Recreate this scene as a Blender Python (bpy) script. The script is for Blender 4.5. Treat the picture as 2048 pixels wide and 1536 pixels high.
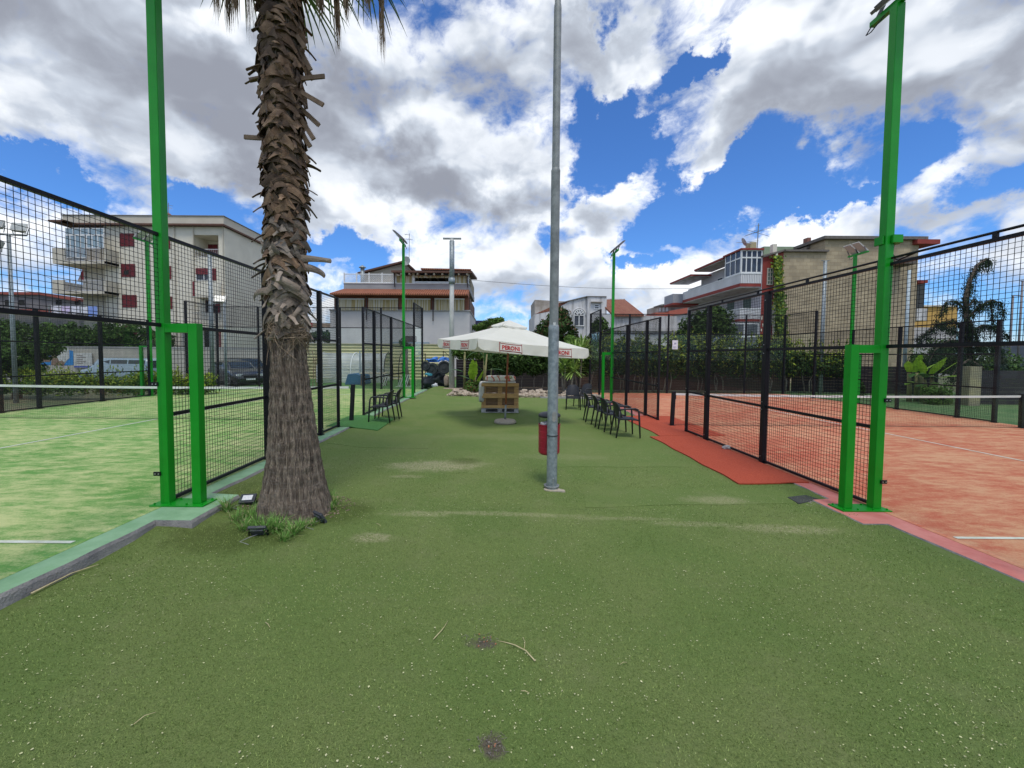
import bpy, math, random
from mathutils import Vector, Matrix, noise as mnoise
R = math.radians
random.seed(7)
scene = bpy.context.scene
for o in list(bpy.data.objects): bpy.data.objects.remove(o)
COL = scene.collection

# ------------------------------------------------------------ camera
F = 835.0
PXC, PYC = 995.0, 748.5      # principal point of the slightly off-centre frame
y_c = Vector((0, PYC-711, -835)).normalized()
z_c = Vector((.0067, 1, 0)); z_c.z = (PYC-711)/835; z_c.normalize()
x_c = y_c.cross(z_c)
ROT = Matrix((x_c, y_c, z_c))
CAM = Vector((0, 0, 1.69))
cd = bpy.data.cameras.new('camera'); cam = bpy.data.objects.new('camera', cd); COL.objects.link(cam)
cd.sensor_width = 36; cd.lens = F/2048*36; cd.shift_y = -(768-PYC)/2048; cd.shift_x = (1024-PXC)/2048; cd.clip_end = 3000; cd.clip_start = .05
cam.matrix_world = Matrix.Translation(CAM) @ ROT.to_4x4()
scene.camera = cam

def ray(px, py):
    return (ROT @ Vector(((px-PXC)/F, -(py-PYC)/F, -1))).normalized()
def atY(px, py, Y):
    d = ray(px, py); return CAM + d*(Y/d.y)
def atZ(px, py, z):
    d = ray(px, py); return CAM + d*((z-CAM.z)/d.z)
def aX(px, Y, py=700): return atY(px, py, Y).x
def aZ(px, py, Y): return atY(px, py, Y).z

# ------------------------------------------------------------ sun
SUN_DIR = Vector((.05, -.42, .90)).normalized()
sl = bpy.data.lights.new('sun', 'SUN'); sl.energy = 1.45; sl.angle = R(18); sl.color = (1, .94, .84)
so = bpy.data.objects.new('sun', sl); COL.objects.link(so)
so.rotation_euler = SUN_DIR.to_track_quat('Z', 'Y').to_euler()

# ------------------------------------------------------------ sky
w = bpy.data.worlds.new('World'); scene.world = w; w.use_nodes = True
nt = w.node_tree; nt.nodes.clear(); N = nt.nodes.new; L = nt.links.new
out = N('ShaderNodeOutputWorld'); bg = N('ShaderNodeBackground'); L(bg.outputs[0], out.inputs[0])
bg.inputs['Strength'].default_value = .1
sky = N('ShaderNodeTexSky'); sky.sky_type = 'NISHITA'; sky.sun_disc = False
sky.sun_elevation = math.asin(SUN_DIR.z); sky.sun_rotation = math.atan2(SUN_DIR.x, SUN_DIR.y)
sky.air_density = 1.0; sky.dust_density = .3; sky.ozone_density = 2.0
tc = N('ShaderNodeTexCoord')
def wm(op, a, b=None, c=None, clamp=False):
    n = N('ShaderNodeMath'); n.operation = op; n.use_clamp = clamp
    for i, v in enumerate((a, b, c)):
        if v is None: continue
        if isinstance(v, (int, float)): n.inputs[i].default_value = v
        else: L(v, n.inputs[i])
    return n.outputs[0]
def wv(op, a, b=None, scale=None):
    n = N('ShaderNodeVectorMath'); n.operation = op
    for i, v in enumerate((a, b)):
        if v is None: continue
        if isinstance(v, (tuple, list, Vector)): n.inputs[i].default_value = v
        else: L(v, n.inputs[i])
    if scale is not None: n.inputs['Scale'].default_value = scale
    return n.outputs['Value'] if op in ('DOT_PRODUCT', 'LENGTH') else n.outputs['Vector']
def wnoise(vec, scale, detail, rough, dist=0):
    n = N('ShaderNodeTexNoise'); L(vec, n.inputs['Vector'])
    n.inputs['Scale'].default_value = scale; n.inputs['Detail'].default_value = detail
    n.inputs['Roughness'].default_value = rough; n.inputs['Distortion'].default_value = dist
    return n.outputs['Fac']
def smooth(v, a, b, lo=0, hi=1):
    n = N('ShaderNodeMapRange'); n.interpolation_type = 'SMOOTHSTEP'; L(v, n.inputs[0])
    for i, x in enumerate((a, b, lo, hi)): n.inputs[i+1].default_value = x
    return n.outputs[0]
D = tc.outputs['Generated']
Dz = wv('MULTIPLY', D, (1, 1, 1.55))
warp = N('ShaderNodeTexNoise'); L(Dz, warp.inputs['Vector']); warp.inputs['Scale'].default_value = 5
warp.inputs['Detail'].default_value = 4
wc = wv('SCALE', wv('SUBTRACT', warp.outputs['Color'], (.5, .5, .5)), scale=.12)
P0 = wv('ADD', Dz, wc)
warp2 = N('ShaderNodeTexNoise'); L(D, warp2.inputs['Vector']); warp2.inputs['Scale'].default_value = 7; warp2.inputs['Detail'].default_value = 9; warp2.inputs['Roughness'].default_value = .62
DB = wv('ADD', D, wv('SCALE', wv('SUBTRACT', warp2.outputs['Color'], (.5, .5, .5)), scale=.30))
n_main = wnoise(P0, 4.2, 11, .6)
n_up = wnoise(wv('ADD', P0, (.02, -.012, .062)), 4.2, 4, .52)
n_big = wnoise(Dz, 2.1, 4, .5)
n_lo = wnoise(P0, 4.2, 4, .52)
# blobs: centre pixel, half sizes in pixels, tilt, weight (negative: a gap of blue; positive: more cloud)
def blob(px, py, rx, ry, ang=0, soft=1.0):
    c = ray(px, py)
    a = R(ang); dx, dy = math.cos(a)*8, -math.sin(a)*8
    e1 = (ray(px+dx, py+dy) - ray(px-dx, py-dy)); k1 = e1.length/16; e1.normalize()
    e2 = (ray(px-dy, py+dx) - ray(px+dy, py-dx)); k2 = e2.length/16; e2.normalize()
    u = wm('MULTIPLY', wv('DOT_PRODUCT', wv('SUBTRACT', DB, c), e1), 1/(rx*k1))
    v = wm('MULTIPLY', wv('DOT_PRODUCT', wv('SUBTRACT', DB, c), e2), 1/(ry*k2))
    q = wm('ADD', wm('MULTIPLY', u, u), wm('MULTIPLY', v, v))
    g = smooth(q, 0, 1.6, 1, 0)
    front = wm('GREATER_THAN', wv('DOT_PRODUCT', D, c), 0.2)
    return wm('MULTIPLY', g, front)
gaps = [(40, 335, 190, 42, -14, .34), (390, 395, 70, 38, -35, .30), (690, 500, 90, 32, -15, .26),
        (1215, 310, 95, 110, 12, .36), (1372, 110, 24, 85, -30, .20), (1400, 400, 190, 70, 0, .40),
        (1560, 330, 100, 60, 20, .16), (1640, 415, 120, 38, 12, .30), (1830, 310, 120, 55, 15, .24),
        (1990, 350, 130, 45, 8, .20), (1275, 520, 70, 20, -5, .30), (1090, 465, 30, 40, 0, .20),
        (1195, 20, 40, 30, 0, .14), (240, 335, 60, 25, 0, -.0), (1100, 640, 60, 18, 0, .10),
        (650, 600, 60, 20, 0, .08)]
fills = [(1200, 100, 130, 90, 0, .20), (1330, 190, 50, 40, 0, .06), (350, 150, 520, 230, -12, .16), (850, 300, 330, 200, 0, .14), (1600, 130, 330, 170, 15, .14),
         (1235, 420, 85, 55, 50, .24), (1700, 480, 420, 50, 10, .10), (1060, 560, 260, 70, 0, .10),
         (1480, 250, 130, 60, 25, .12), (1900, 130, 260, 150, 0, .10)]
tot = wm('ADD', wm('ADD', n_main, wm('MULTIPLY', wm('SUBTRACT', wnoise(P0, 13, 7, .66), .5), .36)), .075)
for g in gaps: 
    if g[5]: tot = wm('SUBTRACT', tot, wm('MULTIPLY', blob(*g[:5]), g[5]*.72))
for g in fills: tot = wm('ADD', tot, wm('MULTIPLY', blob(*g[:5]), g[5]))
cov = smooth(tot, .455, .665)
thick = smooth(tot, .52, .80)
lit = smooth(wm('SUBTRACT', n_lo, n_up), -.14, .14)
dk = wm('ADD', wm('ADD', wm('MULTIPLY', blob(170, 130, 440, 200, -14), .30), wm('MULTIPLY', blob(640, 270, 280, 120, -12), .34)),
        wm('ADD', wm('MULTIPLY', blob(940, 340, 200, 100, 0), .36), wm('ADD', wm('MULTIPLY', blob(900, 120, 300, 150, 0), .26), wm('MULTIPLY', blob(1800, 130, 380, 200, 0), .22))))
br = wm('ADD', wm('MULTIPLY', lit, .62), wm('MULTIPLY', n_big, .62))
br = wm('SUBTRACT', br, wm('MULTIPLY', thick, .22))
br = wm('SUBTRACT', br, dk)
br = smooth(br, -.25, .82)
ramp = N('ShaderNodeValToRGB'); L(br, ramp.inputs[0])
e = ramp.color_ramp.elements; e[0].position = 0; e[0].color = (.27, .29, .345, 1); e[1].position = 1; e[1].color = (.92, .95, .99, 1)
m = e.new(.5); m.color = (.50, .55, .63, 1)
cl10 = wv('SCALE', ramp.outputs[0], scale=8.6)
skyc = wv('MULTIPLY', sky.outputs[0], (.43, .76, 1.22))
mix = N('ShaderNodeMix'); mix.data_type = 'RGBA'
L(cov, mix.inputs[0]); L(skyc, mix.inputs[6]); L(cl10, mix.inputs[7]); L(mix.outputs[2], bg.inputs['Color'])
try:
    w.cycles.sampling_method = 'MANUAL'; w.cycles.sample_map_resolution = 512
except Exception: pass

scene.view_settings.view_transform = 'Standard'; scene.view_settings.look = 'None'
scene.view_settings.exposure = .50; scene.view_settings.gamma = 1
scene.render.resolution_x = 1024; scene.render.resolution_y = 768

# ------------------------------------------------------------ materials
MATS = {}
def mat(name, c1, c2=None, scale=8.0, rough=.6, metal=0, bump=0, bscale=None, detail=6, stretch=(1, 1, 1), lo=.35, hi=.65,
        island=0, spec=.5, coat=0, trans=0, brk=None):
    if name in MATS: return MATS[name]
    m = bpy.data.materials.new(name); m.use_nodes = True; t = m.node_tree
    b = t.nodes['Principled BSDF']; n_ = t.nodes.new; l_ = t.links.new
    b.inputs['Roughness'].default_value = rough; b.inputs['Metallic'].default_value = metal
    b.inputs['Specular IOR Level'].default_value = spec
    if coat: b.inputs['Coat Weight'].default_value = coat; b.inputs['Coat Roughness'].default_value = .15
    if c2 is None: c2 = tuple(v*.8 for v in c1)
    co = n_('ShaderNodeTexCoord'); mp = n_('ShaderNodeMapping'); l_(co.outputs['Object'], mp.inputs[0])
    mp.inputs['Scale'].default_value = stretch
    no = n_('ShaderNodeTexNoise'); l_(mp.outputs[0], no.inputs[0]); no.inputs['Scale'].default_value = scale
    no.inputs['Detail'].default_value = detail; no.inputs['Roughness'].default_value = .6
    mr = n_('ShaderNodeMapRange'); l_(no.outputs['Fac'], mr.inputs[0]); mr.inputs[1].default_value = lo; mr.inputs[2].default_value = hi
    mx = n_('ShaderNodeMix'); mx.data_type = 'RGBA'; l_(mr.outputs[0], mx.inputs[0])
    mx.inputs[6].default_value = (*c1, 1); mx.inputs[7].default_value = (*c2, 1)
    col = mx.outputs[2]
    if island:
        g = n_('ShaderNodeNewGeometry'); r2 = n_('ShaderNodeMapRange'); l_(g.outputs['Random Per Island'], r2.inputs[0])
        r2.inputs[3].default_value = 1-island; r2.inputs[4].default_value = 1+island
        vm = n_('ShaderNodeVectorMath'); vm.operation = 'SCALE'; l_(col, vm.inputs[0]); l_(r2.outputs[0], vm.inputs['Scale']); col = vm.outputs[0]
    if brk:   # masonry courses: (width, height, mortar colour, axis rotation)
        bt = n_('ShaderNodeTexBrick'); mp2 = n_('ShaderNodeMapping'); l_(co.outputs['Object'], mp2.inputs[0])
        mp2.inputs['Rotation'].default_value = brk[3]; l_(mp2.outputs[0], bt.inputs[0])
        bt.inputs['Scale'].default_value = 1; bt.inputs['Brick Width'].default_value = brk[0]; bt.inputs['Row Height'].default_value = brk[1]
        bt.inputs['Mortar Size'].default_value = .012; bt.inputs['Color1'].default_value = (1, 1, 1, 1); bt.inputs['Color2'].default_value = (.74, .74, .74, 1)
        bt.inputs['Mortar'].default_value = (*brk[2], 1); bt.inputs['Mortar Smooth'].default_value = .6
        m2 = n_('ShaderNodeMix'); m2.data_type = 'RGBA'; m2.blend_type = 'MULTIPLY'; m2.inputs[0].default_value = 1
        l_(col, m2.inputs[6]); l_(bt.outputs[0], m2.inputs[7]); col = m2.outputs[2]
    l_(col, b.inputs['Base Color'])
    if bump:
        n2 = n_('ShaderNodeTexNoise'); l_(mp.outputs[0], n2.inputs[0]); n2.inputs['Scale'].default_value = bscale or scale*6
        n2.inputs['Detail'].default_value = 5
        bp = n_('ShaderNodeBump'); bp.inputs['Strength'].default_value = min(1, bump); bp.inputs['Distance'].default_value = .02*max(1, bump)
        l_(n2.outputs['Fac'], bp.inputs['Height']); l_(bp.outputs[0], b.inputs['Normal'])
    if trans:
        tr = n_('ShaderNodeBsdfTranslucent'); l_(col, tr.inputs[0]); ms = n_('ShaderNodeMixShader'); ms.inputs[0].default_value = trans
        l_(b.outputs[0], ms.inputs[1]); l_(tr.outputs[0], ms.inputs[2]); l_(ms.outputs[0], t.nodes['Material Output'].inputs[0])
    MATS[name] = m; return m

def glass_mat(name, tint, refl=1.0, film=0.0, filmcol=(.8, .85, .85)):
    m = bpy.data.materials.new(name); m.use_nodes = True; t = m.node_tree; t.nodes.clear()
    n_ = t.nodes.new; l_ = t.links.new
    o = n_('ShaderNodeOutputMaterial'); tr = n_('ShaderNodeBsdfTransparent'); tr.inputs[0].default_value = (*tint, 1)
    gl = n_('ShaderNodeBsdfGlossy'); gl.inputs['Roughness'].default_value = .01; gl.inputs[0].default_value = (.95, .97, .97, 1)
    lw = n_('ShaderNodeLayerWeight'); lw.inputs[0].default_value = .5   # Schlick, the same from both faces
    pw = n_('ShaderNodeMath'); pw.operation = 'POWER'; l_(lw.outputs['Facing'], pw.inputs[0]); pw.inputs[1].default_value = 5
    mu = n_('ShaderNodeMath'); mu.operation = 'MULTIPLY_ADD'; l_(pw.outputs[0], mu.inputs[0]); mu.inputs[1].default_value = .6*refl; mu.inputs[2].default_value = .03*refl
    ms = n_('ShaderNodeMixShader'); l_(mu.outputs[0], ms.inputs[0])
    if film:
        df = n_('ShaderNodeBsdfDiffuse'); df.inputs[0].default_value = (*filmcol, 1)
        no = n_('ShaderNodeTexNoise'); no.inputs['Scale'].default_value = 3; no.inputs['Detail'].default_value = 6
        mr = n_('ShaderNodeMapRange'); l_(no.outputs[0], mr.inputs[0]); mr.inputs[1].default_value = .3; mr.inputs[2].default_value = .7
        mr.inputs[3].default_value = film*.5; mr.inputs[4].default_value = film*1.5
        m1 = n_('ShaderNodeMixShader'); l_(mr.outputs[0], m1.inputs[0]); l_(tr.outputs[0], m1.inputs[1]); l_(df.outputs[0], m1.inputs[2])
        l_(m1.outputs[0], ms.inputs[1])
    else: l_(tr.outputs[0], ms.inputs[1])
    l_(gl.outputs[0], ms.inputs[2]); l_(ms.outputs[0], o.inputs[0]); return m

BLACK = mat('black_metal', (.006, .0055, .008), (.010, .0095, .013), rough=.5, scale=20, spec=.25)
WIRE = mat('wire', (.005, .005, .008), (.009, .009, .013), rough=.5, spec=.2)
GREEN = mat('green_paint', (.002, .235, .008), (.004, .275, .013), scale=3, rough=.4, spec=.3, coat=.08, bump=.05, bscale=60)
GALV = mat('galvanised', (.20, .235, .25), (.30, .34, .355), scale=14, rough=.5, metal=.35, detail=8, lo=.42, hi=.58, bump=.1, bscale=40)
GALVD = mat('galvanised_old', (.17, .185, .185), (.27, .29, .285), scale=10, rough=.6, metal=.2)
WHITE = mat('white_paint', (.72, .73, .72), (.62, .63, .62), rough=.5, scale=5)
STEEL = mat('steel', (.5, .5, .52), (.42, .42, .44), rough=.25, metal=.9)
CONC = mat('concrete', (.22, .205, .205), (.36, .34, .32), scale=5, rough=.9, bump=.6, bscale=60)
GLASS = glass_mat('court_glass', (.95, .975, .96), .4, .004)
WINGLASS = mat('window_glass', (.02, .026, .04), (.05, .065, .09), rough=.12, scale=2, spec=.35)
PLASTIC = mat('black_plastic', (.014, .015, .019), (.022, .023, .028), rough=.45, scale=30)

# ------------------------------------------------------------ mesh builder
class MB:
    def __init__(s): s.v = []; s.f = []; s.m = []
    def add(s, vs, fs, mi=0):
        b = len(s.v); s.v += [tuple(v) for v in vs]; s.f += [tuple(i+b for i in f) for f in fs]; s.m += [mi]*len(fs); return s
    def box(s, x0, x1, y0, y1, z0, z1, mi=0, top=None):
        s.add([(x0,y0,z0),(x1,y0,z0),(x1,y1,z0),(x0,y1,z0),(x0,y0,z1),(x1,y0,z1),(x1,y1,z1),(x0,y1,z1)],
              [(0,3,2,1),(0,1,5,4),(1,2,6,5),(2,3,7,6),(3,0,4,7)], mi)
        s.add([(x0,y0,z1),(x1,y0,z1),(x1,y1,z1),(x0,y1,z1)], [(0,1,2,3)], mi if top is None else top); return s
    def obox(s, c, sx, sy, sz, rot=None, mi=0):
        rot = rot or Matrix.Identity(3); c = Vector(c); vs = []
        for z in (-1, 1):
            for x, y in ((-1,-1),(1,-1),(1,1),(-1,1)): vs.append(c + rot @ Vector((x*sx/2, y*sy/2, z*sz/2)))
        return s.add(vs, [(0,3,2,1),(0,1,5,4),(1,2,6,5),(2,3,7,6),(3,0,4,7),(4,5,6,7)], mi)
    def bar(s, p, q, w, h=None, mi=0, up=(0,0,1)):
        p, q = Vector(p), Vector(q); d = (q-p); ln = d.length
        if ln < 1e-6: return s
        d.normalize(); u = Vector(up)
        if abs(d.dot(u)) > .98: u = Vector((0,1,0))
        x = d.cross(u).normalized(); z = x.cross(d)
        r = Matrix((x, d, z)).transposed(); return s.obox((p+q)/2, w, ln, h or w, r, mi)
    def tube(s, pts, rad, n=8, mi=0, caps=True, closed=False):
        pts = [Vector(p) for p in pts]; rs = rad if isinstance(rad, (list, tuple)) else [rad]*len(pts)
        b = len(s.v); prev = None
        for i, p in enumerate(pts):
            d = (pts[min(i+1, len(pts)-1)] - pts[max(i-1, 0)]).normalized()
            if prev is None:
                u = Vector((0,0,1)) if abs(d.z) < .9 else Vector((0,1,0)); x = d.cross(u).normalized()
            else: x = (prev - d*prev.dot(d)).normalized()
            prev = x; y = d.cross(x)
            for k in range(n):
                a = 2*math.pi*k/n; s.v.append(tuple(p + (x*math.cos(a)+y*math.sin(a))*rs[i]))
        for i in range(len(pts)-1):
            for k in range(n):
                s.f.append((b+i*n+k, b+i*n+(k+1)%n, b+(i+1)*n+(k+1)%n, b+(i+1)*n+k)); s.m.append(mi)
        if caps:
            s.f.append(tuple(b+k for k in range(n))[::-1]); s.m.append(mi)
            s.f.append(tuple(b+(len(pts)-1)*n+k for k in range(n))); s.m.append(mi)
        return s
    def lathe(s, prof, c=(0,0,0), n=24, mi=0):
        b = len(s.v)
        for r, z in prof:
            for k in range(n):
                a = 2*math.pi*k/n; s.v.append((c[0]+r*math.cos(a), c[1]+r*math.sin(a), c[2]+z))
        for i in range(len(prof)-1):
            for k in range(n):
                s.f.append((b+i*n+k, b+i*n+(k+1)%n, b+(i+1)*n+(k+1)%n, b+(i+1)*n+k)); s.m.append(mi)
        return s
    def prism(s, poly, z0, z1, mi=0, top=None):
        n = len(poly)
        s.add([(x,y,z0) for x,y in poly]+[(x,y,z1) for x,y in poly],
              [tuple(range(n))[::-1]]+[(i,(i+1)%n,n+(i+1)%n,n+i) for i in range(n)], mi)
        return s.add([(x,y,z1) for x,y in poly], [tuple(range(n))], mi if top is None else top)
    def extr(s, poly3, vec, mi=0):
        n = len(poly3); vec = Vector(vec); a = [Vector(p) for p in poly3]
        return s.add(a+[p+vec for p in a], [tuple(range(n))[::-1], tuple(range(n, 2*n))]+[(i,(i+1)%n,n+(i+1)%n,n+i) for i in range(n)], mi)
    def wire(s, p, q, r, mi=0):
        return s.tube([p, q], r, 3, mi, caps=False)
    def build(s, name, mats, parent=None, smooth=False, world=True):
        me = bpy.data.meshes.new(name)
        off = Vector((0,0,0))
        if parent is not None and world:
            p = parent
            while p is not None: off += p.location; p = p.parent
        me.from_pydata([(v[0]-off.x, v[1]-off.y, v[2]-off.z) for v in s.v], [], s.f)
        if not isinstance(mats, (list, tuple)): mats = [mats]
        for m_ in mats: me.materials.append(m_)
        me.polygons.foreach_set('material_index', s.m)
        if smooth:
            me.polygons.foreach_set('use_smooth', [True]*len(s.f))
        me.update()
        o = bpy.data.objects.new(name, me); COL.objects.link(o)
        if parent is not None: o.parent = parent
        return o

def tag(o, label=None, cat=None, group=None, kind=None):
    if label: o['label'] = label
    if cat: o['category'] = cat
    if group: o['group'] = group
    if kind: o['kind'] = kind
    return o
def thing(name, label, cat, loc=(0,0,0), group=None, rz=0):
    o = bpy.data.objects.new(name, None); COL.objects.link(o); o.location = loc; o.rotation_euler = (0,0,rz)
    o.empty_display_size = .3
    return tag(o, label, cat, group)
def kids(o): return [c for c in list(bpy.data.objects) if c.parent is o]
def copy_tree(o, parent=None):
    c = o.copy(); COL.objects.link(c); c.parent = parent
    for ch in kids(o): copy_tree(ch, c)
    return c
def soften(o, w_=.006, seg=2):
    b = o.modifiers.new('bevel', 'BEVEL'); b.width = w_; b.segments = seg; b.limit_method = 'ANGLE'; return o
PXp, PYp = -2.34, 4.78
def sstep(v, a, b): v = min(1, max(0, (v-a)/(b-a))); return v*v*(3-2*v)
def zt(x): return -.11 - (min(max(x, -3.5), 4.5)+3.5)/8*.1 + .072*sstep(-x, 2.5, 3.4) + .02*sstep(x, 3.6, 4.3)

# ------------------------------------------------------------ ground surfaces
def court_mat(name, base, base2, sand, cx, amt=0.0):
    m = bpy.data.materials.new(name); m.use_nodes = True; t = m.node_tree; b = t.nodes['Principled BSDF']
    n_ = t.nodes.new; l_ = t.links.new; b.inputs['Roughness'].default_value = .95; b.inputs['Specular IOR Level'].default_value = .15
    co = n_('ShaderNodeTexCoord')
    def nz(scale, st, det=8, r=.62):
        mp = n_('ShaderNodeMapping'); mp.inputs['Scale'].default_value = st; l_(co.outputs['Object'], mp.inputs[0])
        q = n_('ShaderNodeTexNoise'); q.inputs['Scale'].default_value = scale; q.inputs['Detail'].default_value = det
        q.inputs['Roughness'].default_value = r; l_(mp.outputs[0], q.inputs[0]); return q.outputs[0]
    def mr(v, a, c, lo=0, hi=1):
        q = n_('ShaderNodeMapRange'); l_(v, q.inputs[0])
        for i, x in enumerate((a, c, lo, hi)): q.inputs[i+1].default_value = x
        return q.outputs[0]
    def mth(op, a, c):
        q = n_('ShaderNodeMath'); q.operation = op
        for i, x in enumerate((a, c)):
            if isinstance(x, float): q.inputs[i].default_value = x
            else: l_(x, q.inputs[i])
        return q.outputs[0]
    streak = nz(3.6, (.7, 1.6, 1), 11, .76); big = nz(.42, (1, 1, 1), 4); fine = nz(60, (1, 1, 1), 3)
    s = mth('ADD', mth('ADD', mth('MULTIPLY', streak, .8), mth('MULTIPLY', big, .36)), mth('MULTIPLY', fine, .24))
    f = mr(s, .64-amt, .82-amt)
    m0 = n_('ShaderNodeMix'); m0.data_type = 'RGBA'; l_(mr(nz(.8, (1, 1, 1), 5), .35, .65), m0.inputs[0])
    m0.inputs[6].default_value = (*base, 1); m0.inputs[7].default_value = (*base2, 1)
    m1 = n_('ShaderNodeMix'); m1.data_type = 'RGBA'; l_(f, m1.inputs[0]); l_(m0.outputs[2], m1.inputs[6]); m1.inputs[7].default_value = (*sand, 1)
    l_(m1.outputs[2], b.inputs['Base Color'])
    bp = n_('ShaderNodeBump'); bp.inputs['Strength'].default_value = .5; bp.inputs['Distance'].default_value = .01; l_(nz(150, (1,1,1), 3), bp.inputs['Height'])
    l_(bp.outputs[0], b.inputs['Normal']); return m
CG = court_mat('court_green', (.115, .28, .06), (.17, .34, .09), (.52, .54, .25), 0, .016)
CR = court_mat('court_red', (.46, .112, .065), (.51, .15, .088), (.60, .31, .18), 0, .02)
XL0, XL1, XR0, XR1 = -3.71, -13.75, 4.70, 14.5
YNL, YNR = 10.6, 11.2
ZR = -.17
GZ = -.26
LINEM = mat('line_white', (.72, .72, .66), (.55, .55, .46), scale=6, rough=.9)

g = MB()
g.add([(-900,-200,GZ),(900,-200,GZ),(900,1500,GZ),(-900,1500,GZ)], [(0,1,2,3)])
GROUND = mat('ground_soil', (.075, .10, .035), (.13, .12, .065), scale=.8, rough=1, bump=.5, bscale=20)
tag(g.build('ground', GROUND), kind='structure')
g = MB(); g.add([(-60,23.5,GZ+.01),(-15.2,23.5,GZ+.01),(-15.2,31.5,GZ+.01),(-60,31.5,GZ+.01)], [(0,1,2,3)])
tag(g.build('car_park', mat('asphalt', (.10, .10, .095), (.17, .165, .15), scale=1.2, rough=.95, bump=.4, bscale=50)), kind='structure')
g = MB(); g.add([(-15.2,20.8,GZ+.02),(-2.3,20.8,GZ+.02),(-2.3,32.8,GZ+.02),(-15.2,32.8,GZ+.02)], [(0,1,2,3)])
tag(g.build('lawn', mat('lawn_grass', (.05, .13, .03), (.09, .19, .05), scale=2, rough=1, bump=.6, bscale=40)), kind='structure')
g = MB(); g.add([(14.9,-2,GZ+.014),(40,-2,GZ+.014),(40,24,GZ+.014),(14.9,24,GZ+.014)], [(0,1,2,3)])
tag(g.build('grass_verge', mat('verge_grass', (.045, .12, .03), (.11, .17, .06), scale=1.5, rough=1, bump=.6, bscale=30)), kind='structure')
g = MB(); g.box(XL1-.12, XL0+.02, .5, 20.65, -.3, 0); tag(g.build('court_floor', CG), kind='structure')
g = MB(); g.box(XR0-.02, XR1+.12, .8, 21.15, -.3, ZR); tag(g.build('court_floor', CR), kind='structure')
# court markings
def line(mb, x0, x1, y0, y1, z): mb.add([(x0,y0,z),(x1,y0,z),(x1,y1,z),(x0,y1,z)], [(0,1,2,3)])
g = MB(); z = .005
for yy in (YNL-6.95, YNL+6.95): line(g, XL1+.05, XL0-.06, yy-.025, yy+.025, z)
xm = (XL0+XL1)/2; line(g, xm-.025, xm+.025, YNL-6.92, YNL+6.92, z+.001)
tag(g.build('court_markings', LINEM), kind='structure')
g = MB(); z = ZR+.005
for yy in (YNR-6.95, YNR+6.95): line(g, XR0+.06, XR1-.05, yy-.025, yy+.025, z)
xm = (XR0+XR1)/2; line(g, xm-.025, xm+.025, YNR-6.92, YNR+6.92, z+.001)
tag(g.build('court_markings', LINEM), kind='structure')

# kerbs : jittered outer edge, painted top, raw concrete side
def kerb(name, xin, xout, y0, y1, ztop, zbot, mt, pad, side):
    random.seed(3 if side < 0 else 5)
    pts = []; y = y0
    while y < y1:
        pts.append((xout + random.uniform(-.012, .012) + .012*math.sin(y*2.3), y)); y += random.uniform(.12, .35)
    pts.append((xout, y1))
    px0, px1, py0, py1 = pad
    o2 = [p for p in pts if p[1] < py0-.02] + [(xout, py0), (px1+random.uniform(-.01,.01), py0), (px1, (py0+py1)/2), (px1+.01, py1), (xout, py1+.05)] + [p for p in pts if p[1] > py1+.08]
    b = MB(); n = len(o2)
    # top and outer side as strips
    for i in range(n-1):
        (xa, ya), (xb, yb) = o2[i], o2[i+1]
        if yb > ya+1e-4:
            b.add([(xin,ya,ztop),(xa,ya,ztop),(xb,yb,ztop),(xin,yb,ztop)], [(0,1,2,3) if side > 0 else (3,2,1,0)], 0)
        d = .012*(-side)
        b.add([(xa,ya,ztop),(xb,yb,ztop),(xb-d,yb,ztop-.03),(xa-d,ya,ztop-.03)], [(0,1,2,3)], 1)
        b.add([(xa-d,ya,ztop-.03),(xb-d,yb,ztop-.03),(xb-d*2,yb,zbot),(xa-d*2,ya,zbot)], [(0,1,2,3)], 1)
    return tag(b.build(name, [mt, CONC]), kind='structure')
KG = mat('kerb_green', (.17, .33, .17), (.25, .42, .25), scale=4, rough=.75, bump=.2, bscale=60)
KP = mat('kerb_pink', (.54, .15, .12), (.62, .23, .19), scale=4, rough=.75, bump=.2, bscale=60)
kerb('kerb', XL0+.02, -3.47, -3, 20.6, -.003, -.32, KG, (-3.47, -3.11, 4.17, 4.95), 1)
kerb('kerb', XR0-.02, 4.41, -3, 21.1, ZR-.003, -.4, KP, (4.41, 4.14, 4.62, 5.4), -1)

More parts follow.
